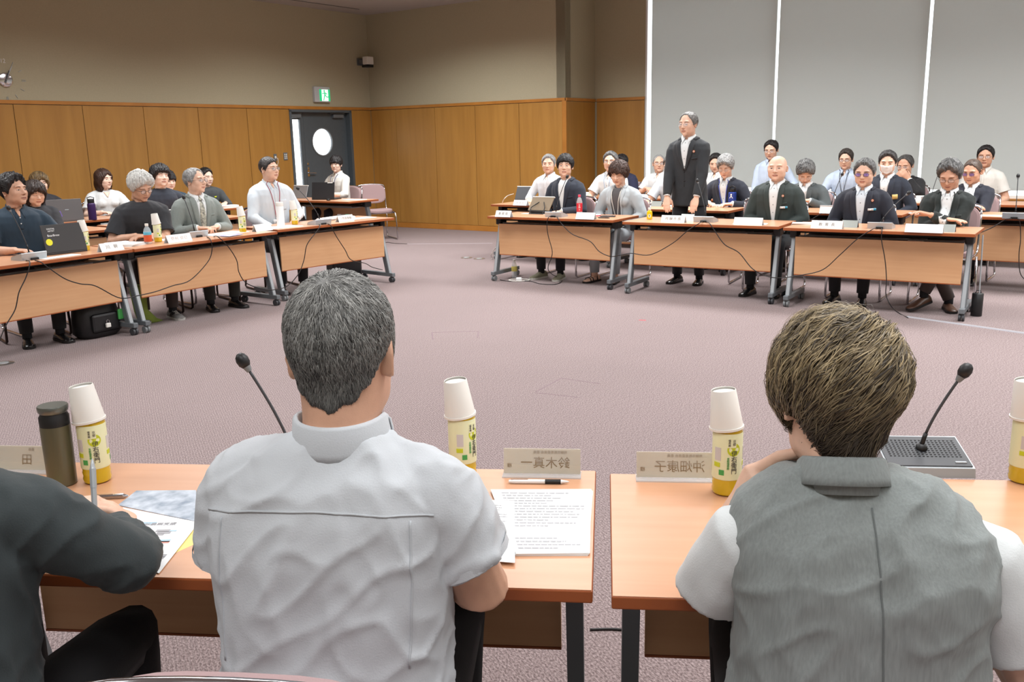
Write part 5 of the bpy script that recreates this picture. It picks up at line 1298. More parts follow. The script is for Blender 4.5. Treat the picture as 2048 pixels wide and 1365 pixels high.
seat('r3', 'person standing in black suit and white shirt, both hands on the table', 1377, 223, 'T2', .80, -34, lean=6, stand=True, chair_=False, top='jacket', cols=dict(top=CHAR, shirt=WHT, vb=-.13, legs=M_TROUSER), face=N(hair=H(MIX_H, 'receding', seed=7), greybrow=1, eyes=.5, w=.97), pitch=-4, skin=1, arms=(('table', {'t': (.155, .26, .815), 'hd': (-.1, .35, -.85), 'pn': (0, -.8, -.4), 'curl': .15}), ('table', {'t': (-.155, .26, .815), 'hd': (.1, .35, -.85), 'pn': (0, -.8, -.4), 'curl': .15})), extras=[glasses(M_CHROME, w_=.022, h_=.015, r=.0009), badge(-.095, .045)], sw=1.0)
seat('r4', 'person with bald head in dark green-grey suit and open white collar', 1556, 312, 'T2', .80, -14, lean=6, top='jacket', cols=dict(top=DKGREEN, shirt=WHT, vb=-.28, legs=CHAR), face=N(hair=H(GRY_H, 'shaven'), jaw=1.1, w=1.06, nose=1.2, eyes=.7, frown=.003, browt=.5, greybrow=1), skin=1, build=1.1, sw=1.05, arms=(LAP, LAP), extras=[badge(-.09, .05), nametag(-.10, -.05)], clabel='mauve stacking chair under the bald man')
seat('r5', 'person in navy suit with round tinted glasses and grey hair, white shirt', 1731, 316, 'T3', .80, -12, lean=6, pitch=-8, top='jacket', cols=dict(top=DKNAVY, shirt=WHB, vb=-.27, legs=M_TROUSER), face=N(hair=H(SNP_H, 'short', seed=9, quiff=.012), eyes=.4, jaw=1.04, w=1.02), skin=1, sw=1.02, arms=(LAP, LAP), extras=[glasses(M_BLK, M_LENSP, .0215, .016, 'round', r=.0012), badge(-.10, .05), nametag(-.10, -.02)], clabel='mauve stacking chair under the navy suit man with purple-reflecting glasses')
seat('r6', 'person in black-green jacket with folded arms on the table, looking down', 1903, 316, 'T3', .70, -14, lean=12, pitch=-26, top='jacket', cols=dict(top=BLACKG, shirt=WHT, vb=-.24, legs=BROWNT, cuff=False), face=N(hair=H(SNP_H, 'short', seed=12, thick=[.005, .009, .018, .028, .034], quiff=.014, len=.055, ragged=10), eyes=.15, w=.98), skin=2, arms=(('fold', {'curl': .15}), ('fold', {'curl': .35, 't': (.10, .34, .80), 'hd': (.75, .2, .25)})), extras=[glasses(M_BLK, w_=.022, h_=.015), lanyard(DKGREEN, -.18, (.075, .05), .006, .05)], knees={1: dict(k=(.06, .42, .47), a=(-.10, .36, .10), fd=(-.35, .9, 0)), -1: dict(k=(-.08, .40, .53), a=(.08, .46, .16), fd=(.5, .8, 0), fz=.05, fp=-.2)}, shoes='brown', clabel='mauve stacking chair under the man with folded arms')
# ---------------- right block, second row
seat('b1', 'person with short white-grey hair in white shirt behind the tilted tablet', 1097, 308, 'A', .80, -12, cg='A', lean=4, top='shirt', cols=dict(top=STRIP, pocket=False), face=N(hair=H(WHT_H, 'short', seed=2, mat=GRY_H), greybrow=1, frown=.003, eyes=.6), skin=1, arms=(T_, LAP), shoes='brown', clabel='mauve stacking chair under the white haired man in the second row')
seat('b2', 'person in white short-sleeved shirt with blue lanyard and thin glasses, grey-black hair', 1221, 302, 'A', .84, -14, cg='A', lean=8, sleeve='short', top='shirt', cols=dict(top=WHT, pocket=True, btn=M_BLK), face=N(hair=H(SNP_H, 'short', seed=4), eyes=.6, jaw=1.03), skin=1, arms=(T_, T_), extras=[glasses(M_BLK, r=.0009), lanyard(cloth('lanyard_blue', (120, 160, 200)), -.15, (.07, .055), .004, .05, cm=mat('card_cyan', (200, 228, 236), .5))], shoes='brown', build=1.06, clabel='mauve stacking chair under the man with blue lanyard')
seat('b5', 'person in pale blue short-sleeved shirt half hidden behind the standing man', 1343, 309, 'B', .80, -30, cg='A', lean=14, pitch=-20, sleeve='short', top='shirt', cols=dict(top=WHB), face=N(hair=H(SNP_H, 'short', seed=6), eyes=.1), skin=1, clabel='mauve stacking chair hidden behind the standing man')
seat('b6', 'person in black suit with wavy grey hair and round glasses, writing', 1452, 308, 'B', .66, -16, cg='A', lean=16, pitch=-22, top='jacket', cols=dict(top=DKNAVY, shirt=WHT, vb=-.20), face=N(hair=H(GRY_H, 'parted', seed=8, thick=[.006, .012, .020, .030, .032]), eyes=.1, w=.94, jaw=.9), skin=1, arms=(('table', {'curl': .7}), T_), extras=[glasses(M_BRONZE, w_=.020, h_=.0175, shape='round', r=.0009), lanyard(cloth('lanyard_royal', (70, 90, 190)), -.18, None, .007, .05)], clabel='mauve stacking chair behind the blue bottle')
seat('b8', 'person in slate suit bowing the head deeply, hands joined', 1612, 318, 'C', .72, 4, cg='A', lean=16, pitch=-44, top='jacket', cols=dict(top=GREYD, shirt=WHT, vb=-.24), face=N(hair=H(SNP_H, 'parted', seed=10, thick=[.004, .008, .018, .028, .030]), eyes=.1), skin=1, build=1.05, arms=(('clasp', {'t': (.10, .30, .80), 'curl': .9}), ('clasp', {'t': (-.09, .30, .78), 'curl': .8})), extras=[glasses(M_CHROME, r=.0009)], clabel='mauve stacking chair under the man bowing his head')
seat('b10', 'person in navy suit wearing a white face mask', 1777, 300, 'C', .80, -4, cg='A', lean=8, pitch=-8, top='jacket', cols=dict(top=NAVY, shirt=WHT, vb=-.16), face=N(hair=H(BLK_H, 'short', seed=13, mat=('hair_dark_mix', (26, 25, 26), (96, 94, 94)), quiff=.012), eyes=.35), skin=1, arms=(LAP, LAP), extras=[mask, lambda c: c['decal']('yellow_card', [(-.135, -.02), (-.135, -.07)], [(-.085, -.02), (-.085, -.07)], .010, mat('card_yellow', (222, 192, 120), .5), 3, 3)], clabel='mauve stacking chair under the masked man')
seat('b12', 'person in navy suit with thin hair and bluish glasses, behind the man with folded arms', 1947, 318, 'D', .72, -22, cg='A', lean=12, pitch=-16, top='jacket', cols=dict(top=DKNAVY, shirt=WHT, vb=-.18), face=N(hair=H(('hair_thin_brown', (52, 42, 38), (120, 104, 92)), 'buzz', seed=14, line=[58, 54, 44, 18, -12, 2, -6, -22, -38, -42]), eyes=.2), skin=2, arms=(FO, FO), extras=[glasses(M_BRONZE, M_LENSP, r=.0010)], clabel='mauve stacking chair under the thin haired man')
# ---------------- right block, third row
seat('b3', 'person in navy jacket mostly hidden behind the pale grey jacket woman', 1243, 308, 'E', .80, -30, cg='E', lean=8, pitch=-14, top='jacket', cols=dict(top=cloth('indigo', (34, 38, 66)), shirt=WHT), face=N(hair=H(BLK_H, 'short', seed=15), eyes=.3), skin=1, clabel='mauve stacking chair farthest left of the third row')
seat('b4', 'person with shaven head and glasses in white short-sleeved shirt, hands joined', 1318, 309, 'F', .80, 4, cg='E', lean=6, sleeve='short', top='shirt', cols=dict(top=WHT, pocket=True), face=N(hair=H(GRY_H, 'buzz', seed=16, line=[70, 66, 50, 30, 0, 6, 0, -18, -34, -40]), eyes=.6, w=.98), skin=1, arms=(('clasp', {'t': (.09, .30, .80), 'curl': .8}), ('clasp', {'t': (-.09, .30, .80), 'curl': .8})), extras=[glasses(M_BLK, r=.001)], clabel='mauve stacking chair under the shaven headed man')
seat('b6b', 'person hidden behind the grey haired writer, only dark hair showing', 1432, 306, 'F', .82, -10, cg='E', lean=8, pitch=-16, top='shirt', cols=dict(top=WHT), face=N(hair=H(BLK_H, 'short', seed=17)), skin=1, clabel='mauve stacking chair behind the grey haired writer')
seat('b7', 'person in pale blue long-sleeved shirt behind the bald man, glasses, black hair', 1543, 279, 'G', .90, -16, cg='E', lean=2, pitch=-14, top='shirt', cols=dict(top=BLUES, pocket=False), face=N(hair=H(BLK_H, 'short', seed=18, thin_top=.3), eyes=.4), skin=1, arms=(LAP, ('table', {'t': (-.26, .24, .76)})), extras=[glasses(M_BRONZE, r=.001)], build=1.04, clabel='mauve stacking chair under the blue shirt man behind the bald man')
seat('b9', 'person in pale blue shirt with black lanyard and dark glasses', 1693, 297, 'G', .80, -12, cg='E', lean=6, pitch=-8, top='shirt', cols=dict(top=BLUES, pocket=False), face=N(hair=H(('hair_blackbrown', (34, 30, 28), (92, 84, 78)), 'short', seed=19, thick=[.003, .005, .008, .016, .020]), eyes=.35, w=.95), skin=1, arms=(T_, LAP), extras=[glasses(M_BRONZE, r=.0014, w_=.022, h_=.014), lanyard(M_BLK, -.14, None, .006, .05)], clabel='mauve stacking chair under the blue shirt man with black lanyard')
seat('b11', 'person in black suit resting the chin on joined hands', 1812, 309, 'H', .68, -20, cg='E', lean=18, pitch=-16, top='jacket', cols=dict(top=cloth('plain_black', (24, 25, 28)), shirt=WHT, vb=-.1), face=N(hair=H(('hair_blackgrey', (30, 30, 31), (110, 108, 106)), 'receding', seed=20, thick=[.004, .007, .012, .014, .012]), eyes=.4), skin=2, build=1.05, arms=(('clasp', {'t': (.07, .28, .94), 'hd': (-.5, .2, .6), 'pn': (-.3, -.8, 0), 'hint': (.6, .3, -.8)}), ('clasp', {'t': (-.07, .28, .94), 'hd': (.5, .2, .6), 'pn': (.3, -.8, 0), 'hint': (-.6, .3, -.8)})), extras=[glasses(M_CHROME, r=.001)], clabel='mauve stacking chair under the man resting his chin')
seat('b13', 'person in white short-sleeved shirt farthest right, black hair and glasses', 1973, 290, 'H', .85, -6, cg='E', lean=4, pitch=-2, sleeve='short', top='shirt', cols=dict(top=WHT2, pocket=False), face=N(hair=H(BLK_H, 'short', seed=21), eyes=.6, frown=.004, jaw=1.04), skin=2, arms=(LAP, LAP), extras=[glasses(M_BRONZE, r=.001)], clabel='mauve stacking chair under the man farthest right')
# ---------------- left block, front row
seat('p1', 'person in navy polo shirt behind the dark laptop with yellow sticker', 22, 345, 'L1', .76, 46, turn=-18, cg='L', cdark=True, lean=6, sleeve='short', top='polo', cols=dict(top=POLO, btn=M_WHITE, legs=cloth('black_wide', (26, 27, 30))), face=N(hair=H(BLK_H, 'short', seed=22, thick=[.005, .009, .016, .030, .034], quiff=.012, ragged=9), eyes=.6, jaw=1.05, nose=1.1), pitch=6, skin=2, build=1.08, sw=1.06, arms=(('table', {'t': (.10, .36, .74)}), ('table', {'t': (-.20, .34, .735)})), clabel='dark framed chair under the navy polo man')
seat('p5', 'person with white hair and round dark glasses in black t-shirt, looking down', 277, 340, 'L2', .66, 34, turn=-24, cg='L', cdark=True, lean=16, pitch=-24, roll=6, sleeve='short', top='tshirt', cols=dict(top=BLKT, legs=BROWNT), face=N(hair=H(WHT_H, 'parted', seed=23, thick=[.006, .012, .022, .034, .036], quiff=.02, locks=700, len=.08), greybrow=1, eyes=.1, jaw=1.04), skin=2, build=1.12, sw=1.08, arms=(('clasp', {'t': (.10, .34, .745)}), ('table', {'t': (.04, .40, .745), 'hd': (.8, .3, 0)})), extras=[glasses(M_BLK, w_=.0205, h_=.0175, shape='round', r=.0014)], shoes='grey', clabel='dark framed chair under the white haired man')
seat('p8', 'person in grey suit with patterned tie, hands clasped on the table', 388, 335, 'L2', .74, 52, turn=-14, cg='L', cdark=True, lean=3, pitch=2, top='jacket', cols=dict(top=GREYS, shirt=WHT, tie=TIEM, vb=-.28, legs=cloth('dark_olive_trousers', (52, 52, 48))), face=N(hair=H(GRY_H, 'receding', seed=24, thick=[.006, .010, .014, .014, .010]), greybrow=1, eyes=.7, w=.96), skin=1, arms=(CL, CL), extras=[glasses(M_BRONZE, r=.0010)], clabel='dark framed chair under the grey suit man')
seat('p10', 'person in white shirt with red lanyard and cropped black hair', 536, 313, 'L3', .76, 50, turn=-10, cg='L', cdark=True, lean=4, pitch=3, top='shirt', cols=dict(top=WHB, pocket=True), face=N(hair=H(('hair_cropped', (30, 28, 29), (84, 80, 78)), 'buzz', seed=25, thick=[.001, .002, .004, .010, .016]), eyes=.7, jaw=1.08, w=1.02, frown=.004), skin=1, build=1.14, sw=1.05, arms=(('lap', {'t': (.12, .30, .66)}), ('table', {'t': (-.16, .28, .735)})), extras=[glasses(M_BLK, r=.0011), lanyard(cloth('lanyard_red', (150, 24, 48)), -.17, (.085, .062), .006, .058)], clabel='dark framed chair under the man with red lanyard')
# ---------------- left block, second and third rows
seat('p2', 'person with dark bobbed hair and black top, eyes closed, behind the polo man', 66, 360, 'K0', .75, 22, turn=-20, cg='K', lean=8, pitch=-12, bust=1, sleeve='short', top='tshirt', cols=dict(top=BLKT), face=N(hair=H(DBR_H, 'bob', seed=26, part=.8), eyes=.1, jaw=1.04, frown=.004), skin=1, arms=(T_, ('table', {'t': (.02, .30, .74)})), clabel='mauve stacking chair under the woman in black')
seat('p6', 'person with long black fringe in dark t-shirt, head tilted back', 318, 327, 'K1', .60, 26, turn=-20, cg='K', lean=4, pitch=8, roll=-6, sleeve='short', top='tshirt', cols=dict(top=BLKT2), face=N(hair=H(BLK_H, 'fringe', seed=27, thick=[.010, .018, .028, .038, .038], locks=700, line=[28, 24, 16, -2, -26, -24, -24, -30, -40, -42]), eyes=.1, jaw=.92), skin=0, arms=(T_, T_), clabel='mauve stacking chair under the man with long black fringe')
seat('p3', 'person with highlighted brown hair in black shirt behind the woman in black', 76, 343, 'M0', .75, 12, turn=-20, cg='M', lean=4, top='shirt', sleeve='short', cols=dict(top=cloth('black_shirt', (34, 35, 42)), pocket=False), face=N(hair=H(BLN_H, 'bob', seed=28, line=[34, 22, 6, -16, -40, -44, -44, -44, -44, -44], long=((0, -.012, -.0), (.096, .108, .10), 60), lowcut=44, part=-.8), eyes=.3), pitch=-2, skin=0, clabel='mauve stacking chair behind the grey laptop')
seat('p4', 'person with long brown hair in white v-neck t-shirt behind the purple bottle', 205, 337, 'M1', .80, 44, turn=-14, cg='M', lean=4, bust=1, sleeve='short', top='tshirt', cols=dict(top=WHT, vneck=True), face=N(hair=H(BRN_H, 'long', seed=29, part=.5), eyes=.8, jaw=.92, mouth=.85), skin=0, arms=(T_, T_), clabel='mauve stacking chair under the woman in white')
seat('p7', 'person with black hair and teal top, hidden behind the man with long fringe', 334, 340, 'M1', .55, 26, turn=-14, cg='M', lean=8, sleeve='short', top='tshirt', cols=dict(top=TEAL), face=N(hair=H(BLK_H, 'fringe', seed=30), eyes=.3), pitch=-6, skin=0, clabel='mauve stacking chair behind the man with long fringe')
seat('p9', 'person in dark grey top with lime mark, hidden behind the grey suit man', 410, 335, 'M2', .80, 40, turn=-14, cg='M', lean=8, sleeve='long', top='tshirt', cols=dict(top=GRYSW), face=N(hair=H(BLK_H, 'short', seed=31), eyes=.4), pitch=-4, skin=0, extras=[lambda c: c['decal']('lime_mark', [(-.10, .02), (-.092, .0)], [(-.06, .02), (-.068, .0)], .004, M_LIME, 3, 3)], clabel='mauve stacking chair behind the grey suit man')
seat('p11', 'person in white shirt with blue lanyard at the laptop by the grey door', 671, 310, 'Q', .80, -22, turn=0, cg='Q', lean=4, sleeve='rolled', top='shirt', cols=dict(top=WHT2, pocket=False), face=N(hair=H(BLK_H, 'fringe', seed=32, line=[14, 14, 12, 4, -18, -2, -14, -26, -38, -42]), eyes=.8, jaw=.9, w=.94), pitch=-2, skin=0, arms=(T_, ('table', {'t': (-.08, .34, .76)})), extras=[lanyard(cloth('lanyard_navy', (36, 50, 130)), -.16, None, .006, .055)], clabel='mauve stacking chair under the man at the laptop by the door')

# ---------------- nearest the camera
def near(px, py, depth): return CAM + ray(px, py) * (depth / F_PX)
def vest_seams(c):
    d = c['decal']; m = c['cols']['seam']; zt = c['zt']
    d('centre_seam', [(-.0012, zt - .05), (-.0012, -.40)], [(.0012, zt - .05), (.0012, -.40)], .0016, m, 40, 2, back=True, t=.002)
def blouse(c):
    for sx in (1, -1):
        Sx, E, W = c['arms'][sx]; g = MB(); g.tube([Sx + Vector((-sx * .03, 0, .0)), Sx.lerp(E, .12), Sx.lerp(E, .4), Sx.lerp(E, .66 if sx > 0 else .85), Sx.lerp(E, .74 if sx > 0 else 1.02)], [.050, .063, .064, .066, .067], 18)
        me = remesh(g, .006, 5, .6); V = arr(me); N_ = nrm(me); me.vertices.foreach_set('co', (V + N_ * (.005 * vnoise(V, 16, sx))[:, None]).reshape(-1)); me.materials.append(WHT); me.polygons.foreach_set('use_smooth', [True] * len(me.polygons)); me.name = 'blouse_sleeve'
        o = bpy.data.objects.new('blouse_sleeve', me); COL.objects.link(o); o.parent = c['root']
def shirt_seams(c):
    d = c['decal']; m = c['cols']['seam']; zt = c['zt']
    d('yoke_seam', [(-.185, zt - .115), (-.10, zt - .105), (0, zt - .10), (.10, zt - .105), (.185, zt - .115)], [(-.185, zt - .118), (-.10, zt - .108), (0, zt - .103), (.10, zt - .108), (.185, zt - .118)], .0014, m, 40, 2, back=True, t=.003)
    for sx in (-1, 1): d('back_pleat', [(sx * .150, zt - .12), (sx * .155, zt - .22), (sx * .150, zt - .36)], [(sx * .153, zt - .12), (sx * .158, zt - .22), (sx * .153, zt - .36)], .0012, m, 30, 2, back=True, t=.003)
SEAMW = cloth('shirt_seam', (188, 193, 198)); SEAMG = cloth('vest_seam', (106, 112, 112)); VEST = cloth('grey_linen', (138, 145, 144), noise_amt=.10, noise_scale=260, stretch=(1, 1, .12)); WHITEP = cloth('pale_grey_shirt', (198, 203, 208))
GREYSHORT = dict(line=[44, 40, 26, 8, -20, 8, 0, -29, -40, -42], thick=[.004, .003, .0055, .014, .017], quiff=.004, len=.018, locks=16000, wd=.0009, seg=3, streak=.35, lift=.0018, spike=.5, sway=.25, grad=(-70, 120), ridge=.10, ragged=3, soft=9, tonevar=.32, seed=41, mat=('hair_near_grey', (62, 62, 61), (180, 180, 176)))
hc = near(686, 712, 1.48)
def fg(label, hc, rz, clabel, lean, look, dx=0, **k):
    ht = hc.z + .118 * k.get('face', {}).get('size', 1)
    sl_ = (hc.z - k.get('neck_len', .12) - .50) / math.cos(math.radians(lean)); yh = math.sin(math.radians(lean)) * sl_ + .022 + .03 * math.sin(max(0, math.radians(-k.get('pitch', 0))))
    fwd = Vector((-math.sin(rz), math.cos(rz), 0)); base = Vector((hc.x, hc.y, 0)) - fwd * yh + Vector((math.cos(rz), math.sin(rz), 0)) * dx
    def loc(p): q = Vector(p) - base; return (q.x * math.cos(rz) + q.y * math.sin(rz), -q.x * math.sin(rz) + q.y * math.cos(rz), q.z)
    arms = k.pop('arms_w'); a2 = tuple((kd, dict(o, **{q_: loc(o[q_]) for q_ in ('t', 'E') if q_ in o})) for kd, o in arms)
    o, c = person(label, base, rz, ht, look, head_dx=-dx, lean=lean, arms=a2, detail=1, **k)
    q = base + fwd * (-.12 if k.get('top') != 'vest' else -.2); chair(q.x, q.y, rz, clabel, 'chairs nearest the camera'); return o, c
RZN = -.106
fg('person in pale short-sleeved shirt with short grey hair seen from behind', hc, RZN, 'chair under the grey haired man in the foreground', 6, math.radians(-1), dx=-.022, roll=-2,
   top='shirt', sleeve='short', cols=dict(al=.93, ch=.046, top=WHITEP, seam=SEAMW, pocket=False, placket=False, legs=cloth('black_trousers', (24, 24, 27))), face=N(hair=GREYSHORT, neck=.060, w=.97, size=1.05), skin=2, pitch=-8, sw=1.04, build=1.14,
   arms_w=(('table', {'E': near(962, 1172, 1.53), 't': near(880, 1120, 1.72)}), ('table', {'E': near(478, 1165, 1.56), 't': near(610, 1120, 1.70)})), extras=[shirt_seams])
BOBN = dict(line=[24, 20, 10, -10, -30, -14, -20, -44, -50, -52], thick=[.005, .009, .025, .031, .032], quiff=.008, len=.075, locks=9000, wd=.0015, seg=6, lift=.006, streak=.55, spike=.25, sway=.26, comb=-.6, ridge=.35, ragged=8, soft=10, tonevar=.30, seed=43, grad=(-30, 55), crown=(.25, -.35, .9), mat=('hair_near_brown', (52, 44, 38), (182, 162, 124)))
hc3 = near(1672, 806, 1.44)
fg('person in sleeveless grey collared vest over white sleeves, brown hair, seen from behind', hc3, RZN - .02, 'chair under the woman in the grey vest', 10, math.radians(6), dx=.035, neck_len=.092, sh=.77, roll=4, pitch=-22,
   top='shirt', sleeve='none', bust=1, cols=dict(cb=.028, top=VEST, seam=SEAMG, pocket=False, placket=False, open_neck=False, legs=cloth('black_trousers', (24, 24, 27))), face=N(hair=BOBN, neck=.050, jaw=.95), skin=1, sw=1.14, build=1.18,
   arms_w=(('table', {'t': near(1930, 1150, 1.64), 'hint': (.5, -.2, -1)}), ('clasp', {'E': at(1424, 1180, .735), 't': near(1515, 950, 1.52), 'hd': (.85, .1, .25), 'pn': (.3, -.8, -.2), 'curl': .6})), extras=[vest_seams, blouse])
hc1 = near(-235, 765, 1.50)
fg('person in dark grey suit jacket writing with a silver pen at the left edge', hc1, RZN, 'chair under the writing man at the left edge', 12, 0, dx=.07, pitch=-20,
   top='jacket', cols=dict(top=cloth('charcoal_green', (52, 60, 62)), legs=cloth('black_trousers', (24, 24, 27))), face=N(hair=dict(GREYSHORT, locks=600), neck=.056), skin=1, sw=1.1, build=.98,
   arms_w=(('table', {'E': at(262, 1128, .765), 't': at(226, 1066, .745), 'hd': (-.35, .9, .12), 'pn': (-.45, 0, -.9), 'curl': .8, 'thumb': .8}), ('table', {'t': near(95, 1020, 1.76), 'hd': (.9, .5, 0), 'hint': (-1, -.2, -.5)})))
# ================================================================== THINGS ON THE TABLES
yT = {k: v[1] for k, v in TABLES.items()}
# microphones
MICS = {}
for k, pxb, key, hd_, lab in (('m1', (1112, 434), 'T1', (1133, 357), 'gooseneck microphone before the navy jacket man'), ('m2', (1411, 444), 'T2', (1396, 365), 'gooseneck microphone before the standing man'), ('m3', (1762, 457), 'T3', (1814, 389), 'gooseneck microphone leaning away before the navy suit man with purple-reflecting glasses'),
                              ('m4', (60, 519), 'L1', (20, 421), 'gooseneck microphone at the left edge beside the dark laptop'), ('m5', (390, 474), 'L2', (369, 399), 'gooseneck microphone before the grey suit man'), ('m6', (640, 449), 'L3', (598, 380), 'gooseneck microphone before the man with red lanyard'),
                              ('m7', (2030, 437), 'D', (2036, 356), 'upright gooseneck microphone at the right edge of the second row'), ('m8', (1662, 421), 'C', (1683, 352), 'gooseneck microphone of the second row before the blue shirt man'), ('m9', (1862, 403), 'H', (1879, 342), 'gooseneck microphone of the third row left of the man with folded arms')):
    MICS[k] = mic(pxb, yT[key], hd_, lab, key, zoff=0, d=.06)
mic((1840, 932), yT['N2'], (1921, 755), 'gooseneck microphone beside the grey vest woman', 'N2', d=.0)
mic((590, 955), yT['N1'], (494, 735), 'gooseneck microphone rising behind the white shirt shoulder', 'N1', d=.0)

# cables hanging from the microphone bases in front of the tables
def cable(pts, label, key=None, m=None, r=.0042, name='cable', z0=None, planes=None):
    """pts: pixels; each is put on the upright plane just in front of the named table, or on the floor ('f')"""
    P = []
    for q in pts:
        x, y = q[0], q[1]; pl = q[2] if len(q) > 2 else key
        if pl == 'f': P.append(at(x, y, r))
        elif pl == 't': P.append(at(x, y, TH + r))
        else:
            off = q[3] if len(q) > 3 else -.035; a, b = tp(pl, 0, off, 0), tp(pl, 1, off, 0); P.append(onv(x, y, a, b))
    # smooth
    Q = []
    for i in range(len(P) - 1):
        p0, p1, p2, p3 = P[max(i - 1, 0)], P[i], P[i + 1], P[min(i + 2, len(P) - 1)]
        for k in range(6):
            t = k / 6; Q.append(.5 * ((2 * p1) + (p2 - p0) * t + (2 * p0 - 5 * p1 + 4 * p2 - p3) * t * t + (3 * p1 - p0 - 3 * p2 + p3) * t ** 3))
    Q.append(P[-1]); c = Q[0].copy(); mb = MB().tube([q - c for q in Q], r, 6)
    o = mb.build(name, m or M_CABLE, None, smooth=True); o.location = c
    tag(o, label, 'cable', 'black microphone cables' if m is None else None); return o
cable([(1106, 433, 't'), (1098, 434), (1094, 447), (1096, 470), (1104, 500), (1103, 515), (1097, 530), (1097, 541), (1106, 550, 'T1', .06), (1118, 556, 'f'), (1124, 563, 'f'), (1110, 569, 'f'), (1080, 568, 'f'), (1060, 563, 'f'), (1020, 563, 'f'), (1000, 560, 'f')], 'black cable dropping from the first right microphone to a coil on the carpet', 'T1')
cable([(1113, 433, 't'), (1116, 437), (1124, 449), (1145, 469), (1180, 483), (1198, 503), (1220, 513), (1240, 511, 'T2'), (1262, 507, 'T2'), (1300, 510, 'T2'), (1345, 487, 'T2'), (1375, 462, 'T2'), (1400, 446, 'T2'), (1405, 444, 't')], 'black cable swinging from the first to the second right microphone', 'T1')
cable([(1412, 444, 't'), (1420, 448), (1432, 466), (1450, 490), (1478, 506), (1505, 538), (1535, 553), (1562, 556, 'T3'), (1600, 551, 'T3'), (1645, 540, 'T3'), (1680, 510, 'T3'), (1715, 478, 'T3'), (1745, 459, 'T3'), (1753, 457, 't')], 'black cable swinging from the second to the third right microphone', 'T2')
cable([(1763, 457, 't'), (1764, 461), (1763, 480), (1770, 520), (1773, 560), (1772, 590), (1784, 615), (1800, 628, 'f'), (1816, 636, 'f')], 'black cable dropping from the third right microphone to the cord cover', 'T3')
cable([(52, 521, 't'), (60, 526), (52, 555), (38, 585), (30, 620), (10, 655), (-12, 710)], 'black cable hanging at the left edge', 'L1')
cable([(70, 521, 't'), (82, 525), (100, 538), (130, 558), (160, 568), (190, 572), (230, 593), (250, 597), (275, 592, 'L2'), (310, 584, 'L2'), (345, 572, 'L2'), (380, 561, 'L2'), (415, 525, 'L2'), (424, 500, 'L2'), (421, 480, 'L2'), (414, 474, 't')], 'black cable swinging between the two left microphones', 'L1')
cable([(428, 473, 't'), (436, 474), (455, 492), (473, 520), (478, 545), (492, 566), (520, 577), (548, 580), (575, 572, 'L3'), (597, 548, 'L3'), (608, 520, 'L3'), (614, 490, 'L3'), (632, 465, 'L3'), (640, 453, 'L3'), (638, 449, 't')], 'black cable swinging before the grey suit man', 'L2')
cable([(655, 448, 't'), (662, 452), (672, 472), (690, 500), (702, 520), (730, 527, 'L3', .2), (745, 535, 'L3', .3), (765, 540, 'L3', .3)], 'black cable dropping from the last left microphone', 'L3')
cable([(2022, 438, 't'), (2010, 440, 'D'), (1985, 455, 'D'), (1965, 464, 'D'), (1950, 470, 'D', -.05)], 'black cable running left from the right edge microphone', 'D')
cable([(2036, 438, 't'), (2040, 445, 'D'), (2041, 480, 'D'), (2038, 510, 'D'), (2040, 545, 'D'), (2050, 560, 'D')], 'black cable dropping from the right edge microphone', 'D')
cable([(1655, 424, 't'), (1648, 425, 'C'), (1635, 432, 'C'), (1622, 440, 'C'), (1612, 448, 'C')], 'black cable running down from the second row microphone', 'C')
cable([(768, 487, 'f'), (775, 485, 'f'), (790, 487, 'f'), (814, 488, 'f')], 'short dark cord on the carpet by the empty chair', m=mat('cord_brown', (70, 58, 56), .6))
cable([(1180, 1260, 'f'), (1225, 1259, 'f'), (1270, 1263, 'f')], 'dark cord on the carpet in the gap between the near tables')
cable([(1027, 388, 'A', .06), (1015, 392, 'A', .05), (1007, 400, 'A', .02), (1005, 406, 't')], 'white charging cord of the second row tablet', m=M_CABLEW)
cable([(1000, 476, 'T1', .3), (996, 490, 'T1', .3), (988, 500, 'T1', .3), (982, 512, 'f'), (984, 518, 'f')], 'white power cord dropping beside the farthest right table', m=M_CABLEW)
def ring(c, r0, n, z): return [(c[0] + r0 * (1 + .12 * math.sin(j * 1.7)) * math.cos(j * .55), c[1] + r0 * .7 * math.sin(j * .55), z + .002 * j / n) for j in range(n)]
co = empty('coiled_cord', 'white coiled cord on the carpet under the first right table', 'cable', at(1038, 562, 0)[:]); MB().tube(ring((0, 0), .11, 34, .006), .005, 6).build('cord', M_CABLEW, co, smooth=True); MB().box((-.03, -.02, 0), (.03, .02, .035), bev=.008).build('adapter', M_WHITE, co)

# name plates (fictional-looking legible ones as in the picture, the washed-out ones left faint)
def npl(px, py, key, txt, lab, m=None, **k): return plate_(at(px, py, TH), yT[key], txt, lab, m=m or M_INKL, **k)
npl(1008, 434, 'T1', '事務局', 'white folded name plate at the far left end of the first right table', w_=.19, size=.034, sp=1.5)
npl(1172, 438.5, 'T1', '', 'white folded name plate before the pale grey jacket woman', w_=.21)
npl(1347, 445, 'T2', '飛騨市長', 'white folded name plate before the standing man', w_=.235, size=.034, sp=1.4)
npl(1497, 450, 'T2', '', 'blank white folded name plate before the bald man', w_=.26)
npl(1654, 457, 'T3', '教育長', 'white folded name plate with three spaced characters before the tinted glasses man', w_=.26, size=.032, sp=2.2)
npl(1848, 465, 'T3', '', 'white folded name plate before the man with folded arms', w_=.28)
npl(222, 502, 'L1', '川  幹', 'white folded name plate before the white haired man', w_=.20, size=.036)
npl(357, 484, 'L2', '野村 俊巳', 'white folded name plate left of the grey suit man microphone', w_=.24, size=.034, m=M_INKF)
npl(525, 462, 'L2', '', 'white folded name plate between the tea bottle and the man with red lanyard', w_=.20)
